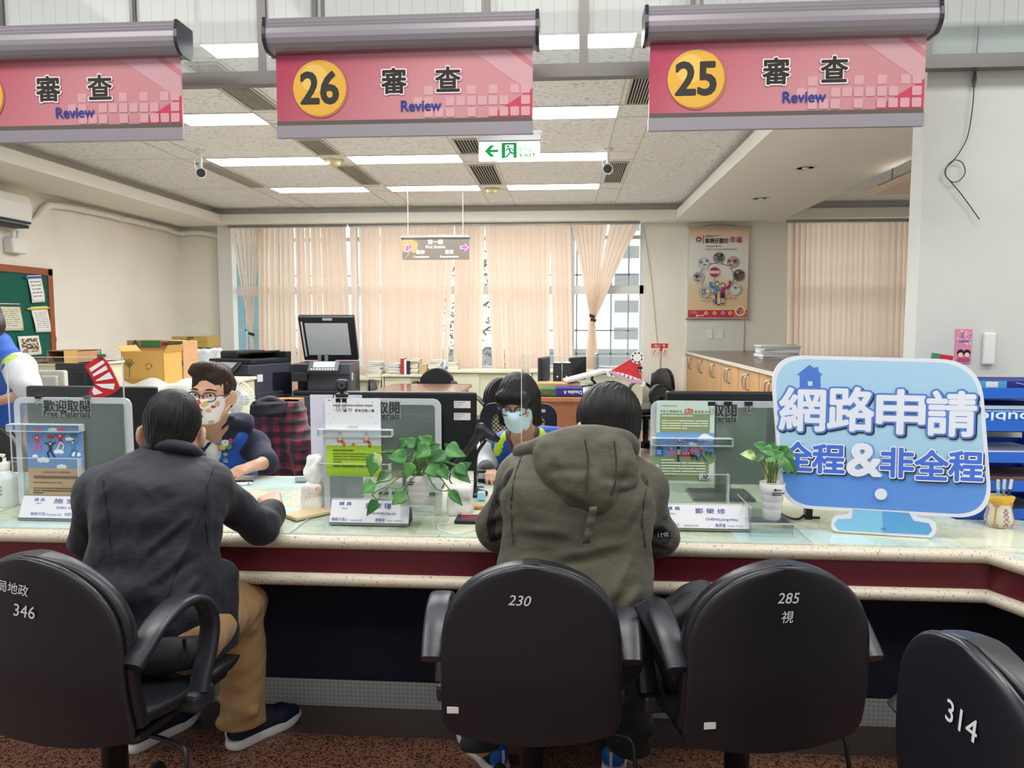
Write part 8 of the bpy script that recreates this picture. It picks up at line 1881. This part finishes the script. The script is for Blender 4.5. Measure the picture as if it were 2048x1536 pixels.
w_=(P(1112,850,3.75).x-P(957,850,3.75).x)/2;zt=P(1036,808,3.75).z;zb=zt-.5
o_=rrect(-w_,zb,w_,zt,.07,5);i_=rrect(-w_+.06,zb+.06,w_-.06,zt-.05,.05,5);n=len(o_);f=MB()
for y in(0,.03):f.add([(x,y,z)for x,z in o_]+[(x,y,z)for x,z in i_],[[k,(k+1)%n,n+(k+1)%n,n+k]for k in range(n)])
for L_ in(o_,i_):f.add([(x,0,z)for x,z in L_]+[(x,.03,z)for x,z in L_],[[k,(k+1)%n,n+(k+1)%n,n+k]for k in range(n)])
f.build('back_frame',m_arm,t)
mm=M('chair_mesh','#8f8f6a',.8);nn_=mm.node_tree;ck=nn_.nodes.new('ShaderNodeTexChecker');ck.inputs['Scale'].default_value=90;ck.inputs['Color1'].default_value=(*lin('#b9b68a'),1);ck.inputs['Color2'].default_value=(*lin('#3a3a34'),1);tcc=nn_.nodes.new('ShaderNodeTexCoord');nn_.links.new(tcc.outputs['Object'],ck.inputs[0]);nn_.links.new(ck.outputs[0],nn_.nodes['Principled BSDF'].inputs['Base Color'])
MB().prism(i_,.012,.016).build('mesh_panel',mm,t);MB().box((-.22,-.45,.43),(.22,.0,.49),bev=.03).build('seat',m_leather,t);MB().lathe([(.001,0),(.27,.03),(.27,.06),(.04,.1),(.03,.43),(.001,.43)],10,T=Matrix.Translation((0,-.2,0))).build('base',m_base,t);MB().box((-.03,.02,.40),(.03,.06,zb+.1)).build('back_stem',m_base,t);MB().box((w_-.10,-.001,zt-.045),(w_-.06,.0,zt-.03)).build('white_tag',m_wht,t)
q=P(565,900,3.95);pj_c=q
ch_=dup(oc,(q.x-.03,3.97,0),(0,0,0),'black office chair carrying the red plaid jacket','black chairs in the back office',.92)
pj=thing('plaid_jacket','red and black plaid padded jacket hung over an office chair behind the man','jacket',(q.x,3.95,0))
def plaid():
 m=M('plaid','#6a1c30',.6,sheen=.2);n=m.node_tree;L=n.links.new;b=n.nodes['Principled BSDF'];t=n.nodes.new('ShaderNodeTexCoord');s_=n.nodes.new('ShaderNodeSeparateXYZ');L(t.outputs['Object'],s_.inputs[0]);outs=[]
 for ax in('X','Z'):
  mu=n.nodes.new('ShaderNodeMath');mu.operation='MULTIPLY';mu.inputs[1].default_value=15;L(s_.outputs[ax],mu.inputs[0]);fr=n.nodes.new('ShaderNodeMath');fr.operation='FRACT';L(mu.outputs[0],fr.inputs[0]);g=n.nodes.new('ShaderNodeMath');g.operation='GREATER_THAN';g.inputs[1].default_value=.5;L(fr.outputs[0],g.inputs[0]);outs.append(g)
 a=n.nodes.new('ShaderNodeMath');L(outs[0].outputs[0],a.inputs[0]);L(outs[1].outputs[0],a.inputs[1]);d=n.nodes.new('ShaderNodeMath');d.operation='DIVIDE';d.inputs[1].default_value=2;L(a.outputs[0],d.inputs[0]);r=n.nodes.new('ShaderNodeValToRGB');r.color_ramp.interpolation='CONSTANT';e=r.color_ramp.elements;e[0].color=(*lin('#7d2138'),1);e[1].position=.3;e[1].color=(*lin('#47182a'),1);k=e.new(.8);k.color=(*lin('#1f1820'),1);L(d.outputs[0],r.inputs[0]);L(r.outputs[0],b.inputs['Base Color']);return m
def L3(u,v,y):return P(u,v,y)-pj.location
S=Soft(L3(480,970,3.7)+V3(0,0,-.1),L3(640,790,4.25)+V3(.25,.2,0),.006)
S.box(L3(548,885,3.93),(.17,.10,.24),.07,.04);S.cap(L3(500,835,3.95),L3(580,828,3.95),.06,.06,.05);S.cap(L3(585,835,3.92),L3(604,890,3.86),.07,.075,.03);S.cap(L3(604,890,3.86),L3(612,950,3.82),.075,.062,.02);S.cap(L3(520,815,3.95),L3(560,812,3.95),.05,.05,.04)
S.cut(L3(500,962,3.9),(0,0,-1));X,Y,Z=S.axes();S.d=(S.d+.009*np.abs(np.sin((Z-.08*X)*62))**.6-.006+0*Y).astype(np.float32);S.wave(.003,60,81)
zy=L3(500,838,3.9).z;xa=L3(583,840,3.9).x
S.build('jacket_body',[plaid(),cloth('yoke_black','#1c1c20')],pj,2,matfn=lambda C_:((C_[:,2]>zy+.02)&(C_[:,0]<xa)).astype(int))
MB().tube(bez([L3(515,807,3.88),L3(540,798,3.9),L3(568,807,3.9)],6),.018,8).build('collar',C('#4a3f4a'),pj)
MB().tube(bez([L3(503,812,3.86),L3(510,804,3.85),L3(517,812,3.86)],4),.004,6).build('hanging_loop',C('#1a1a1d'),pj)
c5=person('woman in a blue vest and white sleeves standing at the left edge of the frame',V3(*P(20,900,4.35).xy,0))
H5=Head(P(-42,628,4.35),75,-20,0,.98);nek=P(-10,690,4.38);che=P(15,760,4.4);pel=P(22,905,4.42)
rsh,lsh=P(12,725,4.58),P(38,735,4.22);lel,lwr=P(58,785,4.10),P(-15,806,4.05);rel,rwr=P(-20,800,4.55),P(-90,815,4.35)
hp=[pel+V3(0,.1,0),pel+V3(0,-.1,0)];kn=[V3(pel.x,pel.y+.1,.46),V3(pel.x,pel.y-.1,.46)];an=[V3(pel.x+.02,pel.y+.1,.07),V3(pel.x+.02,pel.y-.1,.07)]
body(c5,H5,nek,pel,che,(lsh,rsh),((lsh,lel,lwr),(rsh,rel,rwr)),list(zip(hp,kn,an)),(-4.4,3.7,.0),(-2.9,4.95,1.68),[(lwr,(-1,-.1,-.15),(0,0,1),(0,.8,0),(20,25,20)),(rwr,(-1,-.1,-.15),(0,0,1),(0,-.8,0),(20,25,20))],.007,tr=(.12,.12))
S=Soft((-4.2,3.8,.6),(-2.9,4.95,1.5),.008);S.box(lerp(che,pel,.45),(.125,.17,.26),.1,.05,(0,8,0));S.cap(lsh,rsh,.085,.085,.05);S.cap(nek,che,.09,.13,.05);S.wave(.006,22,91);S.ell(nek+V3(-.04,0,.07),(.07,.07,.08),.01,op='s')
l5=[[P(8,690,4.2),P(20,715,4.15),P(32,722,4.15)],[P(14,705,4.16),P(6,728,4.18)]]
o=S.build('vest',[m_vest,m_lime],None,2,matfn=lambda C_:(near(C_,l5[0],.05)|near(C_,l5[1],.035)).astype(int));setp(o,c5)
S=Soft((-4.3,3.7,.8),(-2.9,4.95,1.5),.008);S.cap(lsh,lerp(lsh,lel,.9),.085,.075,.03);S.cap(rsh,lerp(rsh,rel,.9),.08,.07,.03);S.cap(lsh,rsh,.07,.07,.04);S.wave(.006,26,92);o=S.build('shirt',cloth('shirt_white','#d3d3d6','#c9c9cd'),None,2);setp(o,c5)
S=Soft((-4.0,3.9,0),(-2.9,4.9,1.1),.01)
for a,b,c in zip(hp,kn,an):S.cap(a,b,.11,.08,.04);S.cap(b,c,.08,.07,.02)
o=S.build('trousers',cloth('trousers_navy','#161b2c'),None,2);setp(o,c5)
c=H5.c;S=Soft(c-V3(.2,.2,.25),c+V3(.22,.2,.18),.006);H5.ell(S,(0,-.015,.035),(.09,.11,.1));H5.ell(S,(0,-.07,-.06),(.09,.06,.12),.04);H5.ell(S,(0,.12,-.04),(.075,.08,.1),.01,op='s');S.wave(.003,50,95);o=S.build('hair',M('hair_darkbrown','#2b211d',.4),None,1,post=strands(H5,(0,-.03,.13),.0012));setp(o,c5)
MB().tube(bez([P(18,770,4.16),P(14,790,4.15),P(0,806,4.12)],5),.006,6).build('lime_cord',m_lime).parent=None
o=D.objects['lime_cord'];setp(o,c5)
dup(oc,(P(-8,850,3.75).x,3.75,0),(0,0,170),'black office chair at the left frame edge in front of the standing woman',None,1.0)
wb_=thing('waist_bag','black crumpled bag on the seat of the chair marked 346','bag',(0,0,0));S=Soft((-1.5,1.6,.48),(-.8,2.1,.75),.006);S.cap(P(290,1315,1.82),P(375,1300,1.84),.055,.05,.03);S.cap(P(285,1320,1.83),P(300,1335,1.82),.05,.04,.02);S.wave(.007,38,101);S.cut(V3(0,0,.535),(0,0,-1));S.build('bag_body',M('bag_black','#191a1e'),wb_)
MB().box((-.004,-.012,-.03),(.004,-.006,.03),T=Matrix.Translation(P(373,1297,1.79))).build('zip',m_chrome,wb_)
